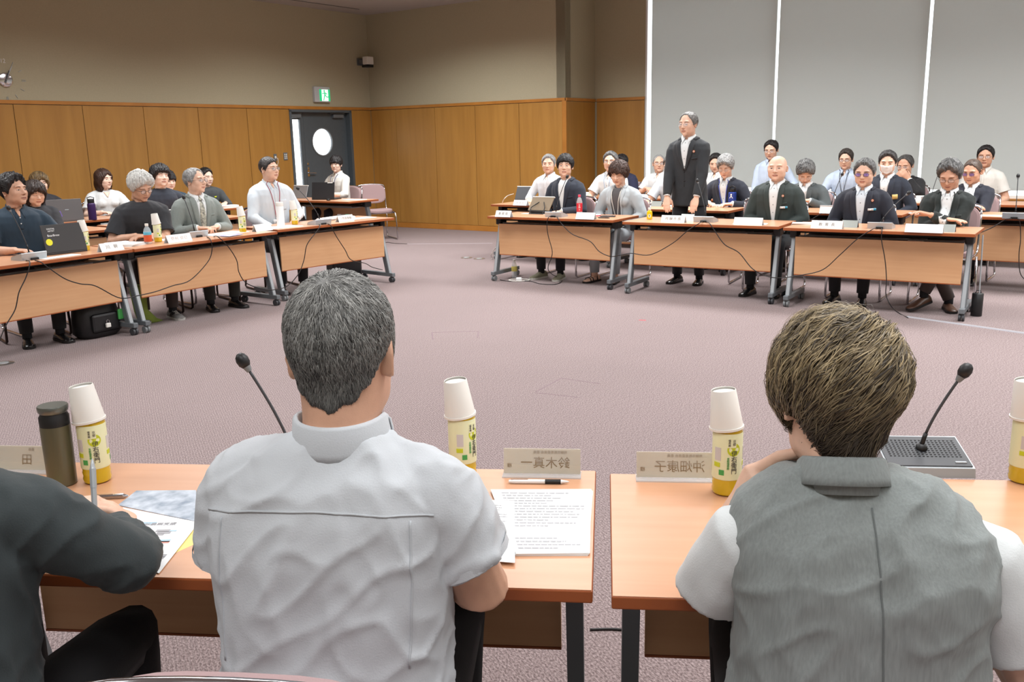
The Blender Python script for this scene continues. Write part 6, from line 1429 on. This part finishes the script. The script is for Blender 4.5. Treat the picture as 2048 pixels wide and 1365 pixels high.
npl(690, 443, 'L3', '小笠原春樹', 'white folded name plate right of the last left microphone', w_=.20, size=.03, sp=1.0)
npl(1042, 411, 'A', '総務部', 'white folded name plate in the second row before the tilted tablet', w_=.20, size=.034, m=M_INKF, sp=1.4)
npl(1285, 417, 'B', '部長', 'white folded name plate in the second row left of the standing man', w_=.16, size=.03)
npl(1662, 427, 'C', '', 'white folded name plate in the second row behind the tinted glasses man', w_=.22)
npl(1178, 394, 'E', '', 'white folded name plate at the left end of the third row', w_=.2)
npl(1290, 399, 'F', '', 'white folded name plate before the shaven headed man', w_=.22)
npl(1843, 403, 'H', '', 'small white folded name plate in the third row beside the metal stand', w_=.12)
for px, py, key, lab in ((1415, 444, 'T2', 'x'), (1700, 455, 'T3', 'metal sign stand beside the three character name plate'), (1893, 464, 'T3', 'metal sign stand at the right end, before the folded arms'), (1314, 413, 'B', 'metal sign stand in the second row left of the standing man'), (1822, 402, 'H', 'metal sign stand in the third row beside the small plate'), (1376, 441, 'T2', 'dark metal sign stand between the name plate and the standing man hands')):
    if lab != 'x': wedge(at(px, py, TH), yT[key], lab, 'metal sign stands')

# tea bottles with upturned cups
for (px, py, key, l) in ((172, 502, 'L1', 'beside the dark laptop'), (317, 485, 'L2', 'beside the white haired man'), (486, 466, 'L2', 'right of the clasped hands'), (590, 450, 'L3', 'beside the tall white flask')):
    bottle_cup(at(px, py - 1, TH), yT[key] + (.4 if px != 486 else -.2), 'green tea bottle ' + l, 'upturned paper cup ' + l, .12, 2.6)
for (px, py, key, l, a) in ((196, 962, 'N1', 'beside the olive tumbler', .3), (927, 952, 'N1', 'by the elbow of the grey haired man', .75), (1452, 985, 'N2', 'at the left hand of the grey vest woman', -.05), (2046, 962, 'N2', 'at the right edge', .2)):
    bottle_cup(at(px, py, TH), a, 'near green tea bottle ' + l, 'upturned near paper cup ' + l, .11, 2.8)

# other drinks
def lathe_thing(name, label, cat, p, parts, rz=0):
    o = empty(name, label, cat, p[:], rz)
    for nm, prof, m in parts: auto(MB().lathe(prof, 28).build(nm, m, o), 35)
    return o
M_OLV = mat('olive_metal', (102, 99, 78), .35, .4); M_DKB = mat('dark_blue_metal', (38, 62, 140), .4); M_PURP = mat('purple_metal', (58, 34, 84), .35, .2)
lathe_thing('tumbler', 'olive travel tumbler with a dark collar beside the near tea bottle', 'tumbler', at(126, 968, TH), (('body', [(.030, 0), (.0325, .003), (.034, .145), (.0335, .150)], M_OLV), ('collar', [(.0335, .150), (.0335, .172), (.030, .178), (.030, .181)], M_BLK), ('lid', [(.030, .181), (.0335, .186), (.0345, .196), (.033, .199), (0, .199)], mat('grey_metal_lid', (112, 116, 110), .3, .6))))
lathe_thing('white_flask', 'tall white flask before the man with red lanyard', 'flask', at(562, 453, TH), (('body', [(.036, 0), (.038, .004), (.038, .19), (.036, .198)], M_WHITE), ('lid', [(.034, .198), (.036, .202), (.036, .235), (.033, .24), (0, .24)], M_CUP)))
pb = lathe_thing('water_bottle', 'dark purple water bottle in front of the woman in white', 'bottle', at(186, 440, TH), (('body', [(.041, 0), (.044, .004), (.044, .17), (.040, .186), (.033, .194)], M_PURP), ('lid', [(.036, .192), (.037, .196), (.037, .232), (.035, .236), (0, .236)], M_BLK)))
MB().tube([(-.03, 0, .225), (-.04, 0, .25), (0, 0, .262), (.04, 0, .25), (.03, 0, .225)], .005, 6).build('carry_loop', M_BLK, pb, smooth=True)
bb = lathe_thing('water_bottle', 'royal blue square water bottle with black loop lid in the second row', 'bottle', at(1464, 414, TH), (('lid', [(.026, .170), (.028, .174), (.028, .20), (.02, .205), (0, .205)], M_BLK),), yT['B'])
MB().box((-.037, -.037, 0), (.037, .037, .165), bev=.010).build('body', M_DKB, bb)
MB().tube([(-.03, 0, .185), (-.034, 0, .22), (0, 0, .235), (.034, 0, .22), (.03, 0, .185)], .006, 6).build('carry_loop', M_BLK, bb, smooth=True)
MB().rings([[(.010 * math.cos(a), -.0375 - t, .138 + .010 * math.sin(a)) for a in [2 * PI * j / 14 for j in range(14)]] for t in (0, .001)]).rings([[(x, -.0375 - t, z) for x, z in ((-.020, .098), (-.012, .098), (0, .118), (.012, .098), (.020, .098), (.004, .128), (-.004, .128))] for t in (0, .001)]).build('figure_emblem', M_WHITE, bb)
rb = lathe_thing('soft_drink_bottle', 'clear bottle with red label and pink cap before the pale grey jacket woman', 'bottle', at(1159, 429, TH), (('bottle_body', [(.024, 0), (.030, .004), (.031, .03), (.029, .07), (.031, .11), (.031, .135), (.020, .17), (.0125, .18), (.0125, .186)], M_GLASS), ('label_sleeve', [(.0312, .03), (.0318, .032), (.0318, .118), (.0312, .120)], M_RED), ('cap', [(.014, .184), (.0145, .186), (.0145, .205), (.012, .208), (0, .208)], M_PINKCAP)))
for k_, z_ in enumerate((.10, .075, .05)): wtext('甘熟ト'[k_], .024, M_WHITE, rb, .0322, z_, -.1)
tb = lathe_thing('soft_drink_bottle', 'small clear bottle with blue and orange label before the white haired man', 'bottle', at(297, 488, TH), (('bottle_body', [(.024, 0), (.030, .004), (.032, .02), (.032, .10), (.026, .125), (.013, .145), (.0125, .152)], M_GLASS), ('label_sleeve', [(.0322, .02), (.0326, .022), (.0326, .074), (.0322, .076)], mat('orange_label', (206, 84, 44), .5)), ('label_band', [(.0322, .076), (.0326, .078), (.0326, .098), (.0322, .1)], mat('blue_label', (92, 176, 204), .5)), ('cap', [(.014, .150), (.0145, .152), (.0145, .170), (0, .171)], M_CUP)))
yb_ = lathe_thing('tonic_bottle', 'small yellow drink bottle at the left end of the second right table', 'bottle', at(1299, 439, TH), (('bottle_body', [(.022, 0), (.027, .004), (.028, .06), (.024, .078), (.013, .088), (.013, .094)], mat('yellow_drink', (226, 190, 20), .15, coat=.5)), ('cap', [(.0145, .092), (.015, .094), (.015, .115), (0, .116)], M_CUP)))
wpatch(.030, .036, M_LABEL, yb_, .0284, .036, -.2, 'oval_label', True); wtext('蜂蜜', .011, M_INK, yb_, .0290, .036, -.2, vertical=True)
wb_ = lathe_thing('water_bottle', 'clear bottle with yellow label standing on the carpet under the first right table', 'bottle', at(1029, 556, 0), (('bottle_body', [(.024, 0), (.031, .004), (.031, .13), (.022, .165), (.0125, .18), (.0125, .186)], M_GLASS), ('label_sleeve', [(.0312, .075), (.0318, .077), (.0318, .125), (.0312, .127)], mat('yellow_label', (220, 206, 110), .5)), ('cap', [(.014, .184), (.0145, .205), (0, .206)], M_CUP)))

# laptops and tablets
Rr = yT['L1']
lt, lid, ML = laptop(at(136, 507, TH), Rr - .05, .33, .22, math.radians(-14), mat('dark_laptop', (48, 47, 48), .5), 'dark laptop with lettered stickers and a yellow round sticker', 'laptop')
MB().rings([[(-.125 + .026 * math.cos(a), -.0045 - t, .085 + .026 * math.sin(a)) for a in [2 * PI * j / 24 for j in range(24)]] for t in (0, .001)], 0, ML).build('round_sticker', mat('sticker_yellow', (226, 222, 40), .5), lid)
for tx, sz_, x_, z_ in (('DIGITAL\nARTIST', .017, -.09, .178), ('BearBrew', .024, -.08, .135)): text(tx, sz_, M_WHITE, ML @ Matrix.Translation((x_, -.005, z_)) @ Matrix.Rotation(PI / 2, 4, 'X'), lid, 'sticker_lettering', depth=.0004)
lt2, lid2, ML2 = laptop(at(134, 444, TH), yT['M1'] - .25, .37, .24, math.radians(-12), mat('grey_laptop', (92, 88, 88), .45, .3), 'large grey laptop with a purple sticker in the third row', 'laptop')
MB().rings([[(x, -.0045 - t, z) for x, z in ((-.12, .105), (-.05, .11), (-.035, .05), (-.06, .035), (-.115, .065))] for t in (0, .001)], 0, ML2).build('purple_sticker', mat('sticker_purple', (112, 84, 178), .5), lid2)
MB().box((.0, -.0052, .118), (.04, -.004, .124), 0, ML2).build('maker_mark', M_ALU, lid2)
lt3, lid3, ML3 = laptop(at(646, 400, TH), yT['Q'] - .02 + .35, .36, .24, math.radians(-10), mat('black_laptop', (30, 30, 33), .5), 'black laptop of the man by the grey door', 'laptop')
MB().box((.07, -.0055, .225), (.15, -.0035, .238), 0, ML3).build('label_strip', M_CUP, lid3)
MB().ball((0, 0, .014), (.032, .055, .016)).build('mouse', M_BLK, None, smooth=True).location = at(657, 401.5, TH)
tag(bpy.data.objects['mouse'], 'black computer mouse beside the black laptop near the door', 'mouse')
def tablet(p, rz, w_, h_, ang, label, back, face_up=True, stand_=True):
    o = empty('tablet', label, 'tablet', p, rz); Mt = Matrix.Translation((0, 0, .035 if stand_ else .0)) @ Matrix.Rotation(ang, 4, 'X')
    MB().box((-w_ / 2, -.006, 0), (w_ / 2, .006, h_), 0, Mt, bev=.004).build('tablet_case', back, o); MB().box((-w_ / 2 + .01, .006, .01), (w_ / 2 - .01, .0075, h_ - .01), 0, Mt).build('screen', M_BLK, o)
    MB().box((-w_ / 2 - .002, -.008, h_ - .006), (w_ / 2 + .002, .008, h_ + .003), 0, Mt).build('case_edge', M_CUP, o)
    if stand_:
        MB().box((-.09, -.06, 0), (.09, .07, .008), bev=.003).build('stand_base', M_BLK, o)
        for sx in (-1, 1): MB().tube([(sx * .085, -.05, .008), (sx * .085, -.01, .07)], .005, 6).tube([(sx * .085, -.01, .07), tuple(Mt @ Vector((sx * .03, -.007, .11)))], .005, 6).build('stand_arm', M_BLK, o)
        MB().box((-.1, -.02, .008), (.1, .03, .035), bev=.004).build('stand_lip', M_BLK, o)
    return o
tablet(at(1077, 428, TH), yT['T1'], .27, .185, math.radians(-42), 'tablet in a tan case on a black stand before the navy jacket man', mat('tan_case', (120, 104, 82), .6))
tablet(at(1046, 400, TH), yT['A'], .27, .19, math.radians(-24), 'black tablet tilted in the second row', M_DGREY, stand_=False)
tablet(at(598, 397, TH), yT['Q'] + .1, .28, .20, math.radians(-20), 'silver tablet computer left of the black laptop near the door', mat('silver_tablet', (150, 152, 156), .4, .4), stand_=False)
tablet(at(333, 448, TH), yT['K1'] - .2, .20, .15, math.radians(-20), 'dark folder tablet held up by the man with long fringe', mat('dark_folder', (56, 60, 66), .6), stand_=False)
sb = MB().tube([(-.05, 0, .05), (0, .02, .1), (.05, 0, .05), (0, -.02, .03), (-.05, 0, .05)], .004, 5).build('blue_strap', mat('blue_strap', (48, 84, 200), .6), None, smooth=True); sb.location = at(594, 402, TH - .04); tag(sb, 'blue strap heap in front of the silver tablet', 'strap')
bx_ = empty('tissue_pack', 'small white and brown packet by the silver tablet', 'packet', at(580, 402, TH)[:], .4); MB().box((-.05, -.03, 0), (.05, .03, .06), bev=.012).build('packet_body', M_CUP, bx_); MB().box((-.02, -.031, .02), (.03, -.029, .045)).build('packet_print', mat('packet_brown', (140, 90, 60), .6), bx_)
# phone, tape roll by the grey jacket woman
o = empty('round_case', 'round pink and white case beside the name plate of the grey jacket woman', 'case', at(1195, 434, TH)[:], 0); MB().lathe([(.028, 0), (.034, .004), (.034, .022), (.028, .026), (0, .026)], 22).build('case_body', M_CUP, o, smooth=None); MB().lathe([(.0345, .010), (.0348, .011), (.0348, .019), (.0345, .02)], 22, cap=False).build('pink_band', M_PINKCAP, o)
o = empty('smartphone', 'dark phone in an open case before the grey jacket woman', 'phone', at(1216, 434, TH)[:], -.3); MB().box((-.075, -.036, 0), (.075, .036, .010), bev=.004).build('phone_body', M_BLK, o); MB().box((-.055, -.03, .010), (.06, .03, .012)).build('phone_screen', mat('screen_grey', (90, 96, 104), .1), o)

# papers on the far tables
def sheet(px, py, key, w_, d_, rz, label, t=.003, m=None, parts=2, z=TH, cat='paper', name='paper_sheet', group=None):
    o = empty(name, label, cat, at(px, py, z)[:], yT[key] + rz, group)
    for k in range(parts): MB().box((-w_ / 2, -d_ / 2, t * k / parts), (w_ / 2, d_ / 2, t * (k + .85) / parts), 0, Matrix.Rotation(.05 * k, 4, 'Z')).build('sheet', m or M_WHITE, o)
    return o
sheet(120, 514, 'L1', .30, .10, .1, 'white sheet of paper in front of the dark laptop')
sheet(265, 491, 'L1', .22, .14, .3, 'stack of papers before the white haired man', .02, parts=5)
sheet(240, 487, 'L1', .20, .16, -.2, 'loose papers left of the white haired man hands', .01, parts=3)
pen(at(283, 488, TH)[:], .9, .14, M_BLK, M_BLK, 'black pen on the papers of the white haired man')
sheet(335, 480, 'L2', .18, .18, .1, 'paper behind the name plate left of the grey suit man')
sheet(450, 468, 'L2', .42, .20, .05, 'white printed papers in front of the clasped hands', .006, parts=3)
sheet(462, 471, 'L2', .20, .12, .2, 'folded leaflet with blue print in front of the clasped hands', .004, m=mat('leaflet', (206, 208, 224), .6, col2=(130, 130, 180), noise_scale=18), parts=1, z=TH + .006)
sheet(560, 455, 'L3', .40, .22, .0, 'papers under the tall white flask', .003)
sheet(672, 438, 'L3', .40, .20, .1, 'stacked papers behind the last left microphone', .02, parts=4)
sheet(720, 437, 'L3', .34, .16, .0, 'white papers at the end of the last left table', .003)
pen(at(688, 431, TH + .02)[:], .2, .15, M_BLK, mat('green_pen', (40, 140, 110), .5), 'dark green pen on the stacked papers')
sheet(708, 400, 'Q', .30, .22, .1, 'flat papers on the table near the empty chair', .006)
sheet(452, 416, 'M2', .30, .14, -.3, 'paper stack at the right end of the third row left table', .035, parts=4)
sheet(1500, 448, 'T2', .30, .12, .1, 'sheet of paper right of the second microphone', .002)
sheet(1615, 449, 'T3', .26, .12, .1, 'stack of papers at the left end of the third right table', .015, parts=4)
sheet(1075, 428, 'T1', .36, .10, .0, 'white sheet under the tablet stand', .002, parts=1)
sheet(1440, 413, 'B', .24, .16, .3, 'open papers before the grey haired writer', .02, parts=3)
sheet(1478, 413, 'B', .24, .16, .1, 'papers and yellow leaflet beside the blue bottle', .012, parts=3)
sheet(1705, 412, 'G', .20, .12, .1, 'paper before the blue shirt man with black lanyard', .02, parts=2)
sheet(1990, 432, 'D', .40, .14, .0, 'sheet of paper left of the right edge microphone', .003)
sheet(1840, 427, 'D', .2, .12, .0, 'white sheet at the left end of the right edge table', .002)
sheet(1350, 415, 'B', .18, .14, .1, 'papers under the arm of the half hidden man', .02, parts=3)
sheet(1200, 410, 'A', .16, .10, .2, 'white cards before the man with blue lanyard', .03, parts=3)
o = empty('notebook', 'black notebook leaning before the man with blue lanyard', 'notebook', at(1182, 408, TH)[:], yT['A'] + .4); MB().box((-.09, -.06, 0), (.09, .06, .012), bev=.002).build('cover', M_BLK, o); MB().box((-.085, -.055, .012), (.085, .055, .016)).build('pages', M_CUP, o)
pen(at(1208, 437, TH)[:], -.5, .13, M_BLK, M_BLK, 'dark pen beside the phone of the grey jacket woman')
# things under the table tops
def under(key, x, w_, label, m=M_WHITE): o = empty('shelf_papers', label, 'paper', tp(key, x, .20, .6062)[:], yT[key], 'papers on the shelves under the tables'); MB().box((-w_ / 2, -.06, 0), (w_ / 2, .14, .010)).build('sheets', m, o)
for key, x, w_, l in (('T1', 1.15, .12, 'small papers under the table top before the grey jacket woman'), ('T2', .35, .3, 'papers on the shelf under the standing man table'), ('T2', 1.0, .36, 'papers on the shelf under the bald man table'), ('T3', 1.05, .12, 'small papers on the shelf under the folded arms man table'), ('L3', .35, .3, 'patterned papers on the shelf under the red lanyard man table'), ('L2', .9, .36, 'papers on the shelf under the grey suit man table'), ('L1', 1.05, .36, 'papers on the shelf under the laptop table')): under(key, x, w_, l)

# ---------------- the near tables
def nplate(px, py, key, txt, label, w_=.18, small=None):
    p = at(px, py, TH); o = empty('name_plate', label, 'name plate', p[:], yT[key] + PI, 'acrylic name plates on the near tables'); h = .062
    MN = mat('plate_paper_back', (206, 196, 176), .6); MI = mat('show_through_ink', (140, 118, 88), .7)
    MB().rings([[(x, -.003 , .004), (x, -.0015, .004), (x, .012, h), (x, .0105, h)] for x in (-w_ / 2, w_ / 2)]).build('card', MN, o)
    MB().box((-w_ / 2 - .002, -.026, 0), (w_ / 2 + .002, .02, .003)).build('acrylic_foot', M_GLASS, o)
    MB().rings([[(x, -.0042, .0), (x, -.0032, .0), (x, .0098, h + .002), (x, .0088, h + .002)] for x in (-w_ / 2 - .001, w_ / 2 + .001)]).build('acrylic_front', mat('acrylic', (240, 238, 230), .08, alpha=.18), o)
    ang = math.atan2(h, .013)
    def T(t, sz, x, z): text(t, sz, MI, Matrix.Translation((x, -.0032 + z * .22 - .0014, z)) @ Matrix.Rotation(ang, 4, 'X'), o, mirror=True, depth=.0001)
    T(txt, .030, .008, .028); T('様', .012, -w_ / 2 + .014, .022)
    if small: T(small, .008, .02, .054)
    return o
nplate(1084, 950, 'N1', '鈴木真一', 'acrylic name plate seen from behind beside the white pen', .185, '飛騨市教育委員会 委員')
nplate(1352, 958, 'N2', '沖畑康子', 'acrylic name plate seen from behind at the grey vest woman left hand', .185, '飛騨市教育委員会 委員')
nplate(50, 942, 'N1', '田', 'acrylic name plate seen from behind at the left edge', .185, '委員')
pen(at(1078, 968, TH)[:], -.08, .142, M_WHITE, M_BLK, 'white ballpoint with black grip below the near name plate')
pn_ = pen((near(189, 992, 1.70))[:], 1.9, .14, M_ALU, M_ALU, 'silver pen held upright by the writing hand'); pn_.rotation_euler = (0, -1.15, 1.85)
pen(at(222, 998, TH)[:], .1, .08, M_CHROME, M_CHROME, 'short metal pen tip lying beside the writing hand', name='pen_refill')
MPRN = mat('print_grey', (186, 186, 190), .7); MPR2 = mat('print_mid', (168, 168, 172), .7)
o1, Q1, _ = papers('printed_sheets', [(985, 983), (1186, 984), (1176, 1113), (1028, 1113)], TH, 'stack of printed sheets with pale lines of text on the near table', t=.006, parts=3, rot=.012); lines(o1, Q1, MPRN, 20, .0062, skip=(13, 14, 15), v0=.05, v1=.95)
o2, Q2, _ = papers('printed_sheets', [(958, 1000), (1029, 1003), (1030, 1127), (940, 1120)], TH + .006, 'loose printed sheet half under the white shirt sleeve', t=.001); lines(o2, Q2, MPRN, 8, .0013, v1=.4, u0=.1, u1=.8)
o3, Q3, _ = papers('photo_handout', [(273, 983), (392, 982), (398, 1046), (236, 1012)], TH, 'handout with blue-grey photographs on the near table', t=.002, parts=1, m=mat('photo_print', (204, 212, 222), .5, col2=(126, 140, 156), noise_scale=26))
o4, Q4, _ = papers('diagram_handout', [(246, 1016), (398, 1046), (318, 1148), (215, 1110)], TH + .002, 'white handout with small coloured diagrams under the writing hand', t=.001, parts=1)
r5 = random.Random(3); ms = [mat('diagram_red', (206, 150, 140), .7), mat('diagram_blue', (170, 200, 216), .7), MPR2]
for k_, m_ in enumerate(ms):
    mb = MB()
    for q in range(7):
        u, v = .25 + r5.random() * .6, .2 + r5.random() * .65; c_ = Q4[0].lerp(Q4[1], u).lerp(Q4[3].lerp(Q4[2], u), v); a = .006 + r5.random() * .010; mb.box((c_.x - a, c_.y - a * .4, .0011), (c_.x + a, c_.y + a * .4, .0014))
    tag(mb.build('printed_diagram', m_, o4), kind='stuff')
text('中部農業支援', .014, MPR2, Matrix.Translation(Q4[0].lerp(Q4[1], .45).lerp(Q4[2], .2) + Vector((0, 0, .0012))), o4)
o5, Q5, _ = papers('yellow_folder', [(330, 1048), (400, 1052), (394, 1088), (300, 1130)], TH - .0008, 'yellow folder edge under the diagram handout', t=.0012, m=mat('folder_yellow', (236, 214, 130), .6))
o6, Q6, _ = papers('yellow_note', [(60, 985), (132, 990), (128, 1001), (70, 1000)], TH, 'pale yellow note beside the near tumbler', t=.001, m=mat('note_yellow', (240, 222, 150), .6))
o7, Q7, _ = papers('dark_folder', [(1505, 982), (1640, 985), (1650, 1060), (1490, 1060)], TH, 'dark blue folder under the grey vest woman elbow', t=.006, m=mat('folder_navy', (52, 56, 74), .5))
o8, Q8, _ = papers('white_sheet', [(1560, 968), (1650, 970), (1650, 984), (1556, 984)], TH + .001, 'white sheet under the raised left hand of the grey vest woman', t=.001)
o9, Q9, _ = papers('white_sheet', [(1985, 1150), (2030, 1160), (2048, 1192), (1990, 1195)], TH, 'white sheet corner at the right edge of the near table', t=.001)

# ---------------- loose things on the floor
e_ = chair(*(tp('L1', 1.25, .98, 0)[:2]), yT['L1'] + PI - .2, 'mauve stacking chair beside the white haired man, a khaki bag on it', CHAIRG['L'], False)
kb = empty('cloth_bag', 'khaki cloth bag on the empty chair beside the white haired man', 'bag', tp('L1', 1.24, .93, .47)[:], yT['L1']); g = MB(); g.rings([[(w_ * math.cos(a) * (1 + .08 * math.sin(3 * a)), d_ * math.sin(a), z) for a in [2 * PI * j / 24 for j in range(24)]] for w_, d_, z in ((.16, .07, 0), (.19, .09, .06), (.18, .08, .15), (.17, .05, .21), (.165, .02, .24))]); g.build('bag_body', KHK, kb, smooth=None); MB().tube([(-.06, -.03, .22), (-.05, -.05, .12), (-.02, -.06, .05), (.03, -.05, .12), (.05, -.03, .22)], .008, 6).build('bag_strap', KHK, kb, smooth=True)
chair(*(tp('L2', 1.32, 1.0, 0)[:2]), yT['L2'] + PI, 'empty mauve stacking chair between the grey suit man and the man with red lanyard', CHAIRG['L'])
chair(*(tp('T2', .98, 1.22, 0)[:2]), yT['T2'] + PI + .05, 'empty mauve stacking chair behind the standing man', CHAIRG['T'])
cpos = at(768, 482, 0); chair(cpos.x - .12, cpos.y + .25, PI + .45, 'empty mauve stacking chair at the end of the table near the door', CHAIRG['Q'])
# black backpack with charms
bp_ = empty('backpack', 'black backpack with a green charm standing under the left tables', 'bag', at(196, 672, 0)[:], yT['L1'])
g = MB(); g.rings([[(w_ * math.copysign(abs(math.cos(a)) ** .7, math.cos(a)), d_ * math.copysign(abs(math.sin(a)) ** .7, math.sin(a)) + o_, z) for a in [2 * PI * j / 28 for j in range(28)]] for w_, d_, o_, z in ((.15, .09, 0, 0), (.19, .12, 0, .04), (.19, .115, 0, .16), (.17, .10, .01, .28), (.13, .08, .02, .36), (.06, .04, .03, .40))]); auto(g.build('bag_body', mat('black_nylon', (28, 28, 31), .45, bump=.4, bump_scale=30), bp_), 60)
MB().box((-.12, -.135, .05), (.12, -.105, .2), bev=.02).build('front_pocket', MATS['black_nylon'], bp_); MB().tube([(-.04, .02, .39), (-.03, .02, .44), (.03, .02, .44), (.04, .02, .39)], .008, 6).build('grab_handle', M_BLK, bp_, smooth=True)
ch_ = MB().box((.10, -.16, .13), (.15, -.14, .215), bev=.006).build('green_charm', M_GREENP, bp_); MB().tube([(.125, -.15, .21), (.12, -.145, .30), (.11, -.12, .36)], .002, 5).build('charm_cord', M_CUP, ch_)
ck2 = MB().box((-.02, -.165, .085), (.02, -.145, .12), bev=.005).build('padlock_charm', M_CUP, bp_); MB().tube([(-.012, -.155, .12), (-.012, -.155, .14), (.0, -.155, .148), (.012, -.155, .14), (.012, -.155, .12)], .003, 6).build('lock_shackle', M_CHROME, ck2)
gb = empty('green_cloth', 'olive green cloth bag hanging down behind the table leg at the left', 'bag', at(285, 648, 0)[:], yT['L2']); g = MB(); g.rings([[(w_ * math.cos(a) + o_, .05 * math.sin(a), z) for a in [2 * PI * j / 18 for j in range(18)]] for w_, o_, z in ((.10, .10, 0), (.09, .05, .03), (.06, .0, .12), (.07, -.01, .28), (.06, -.02, .34))]); g.build('bag_body', OLIVE, gb, smooth=None)
bk2 = empty('shoulder_bag', 'black bag on the floor under the last left table', 'bag', at(690, 560, 0)[:], yT['L3']); MB().box((-.2, -.08, 0), (.2, .08, .26), bev=.03).build('bag_body', MATS['black_nylon'], bk2); MB().tube([(-.15, 0, .25), (-.1, 0, .32), (.1, 0, .32), (.15, 0, .25)], .008, 6).build('bag_handle', M_BLK, bk2, smooth=True)
um = empty('black_canister', 'black cylindrical canister on a thin rod at the end of the third right table', 'canister', at(1952, 632, 0)[:]); MB().lathe([(.040, 0), (.043, .004), (.043, .185), (.038, .19), (0, .19)], 24).build('canister_body', M_BLK, um, smooth=None); MB().cyl((.01, .0, .185), (.012, .03, .66), .006, 8).build('rod', M_ALU, um); MB().tube([(-.02, 0, .188), (-.015, 0, .21), (.02, 0, .21), (.025, 0, .188)], .004, 6).build('handle_loop', M_BLK, um, smooth=True)
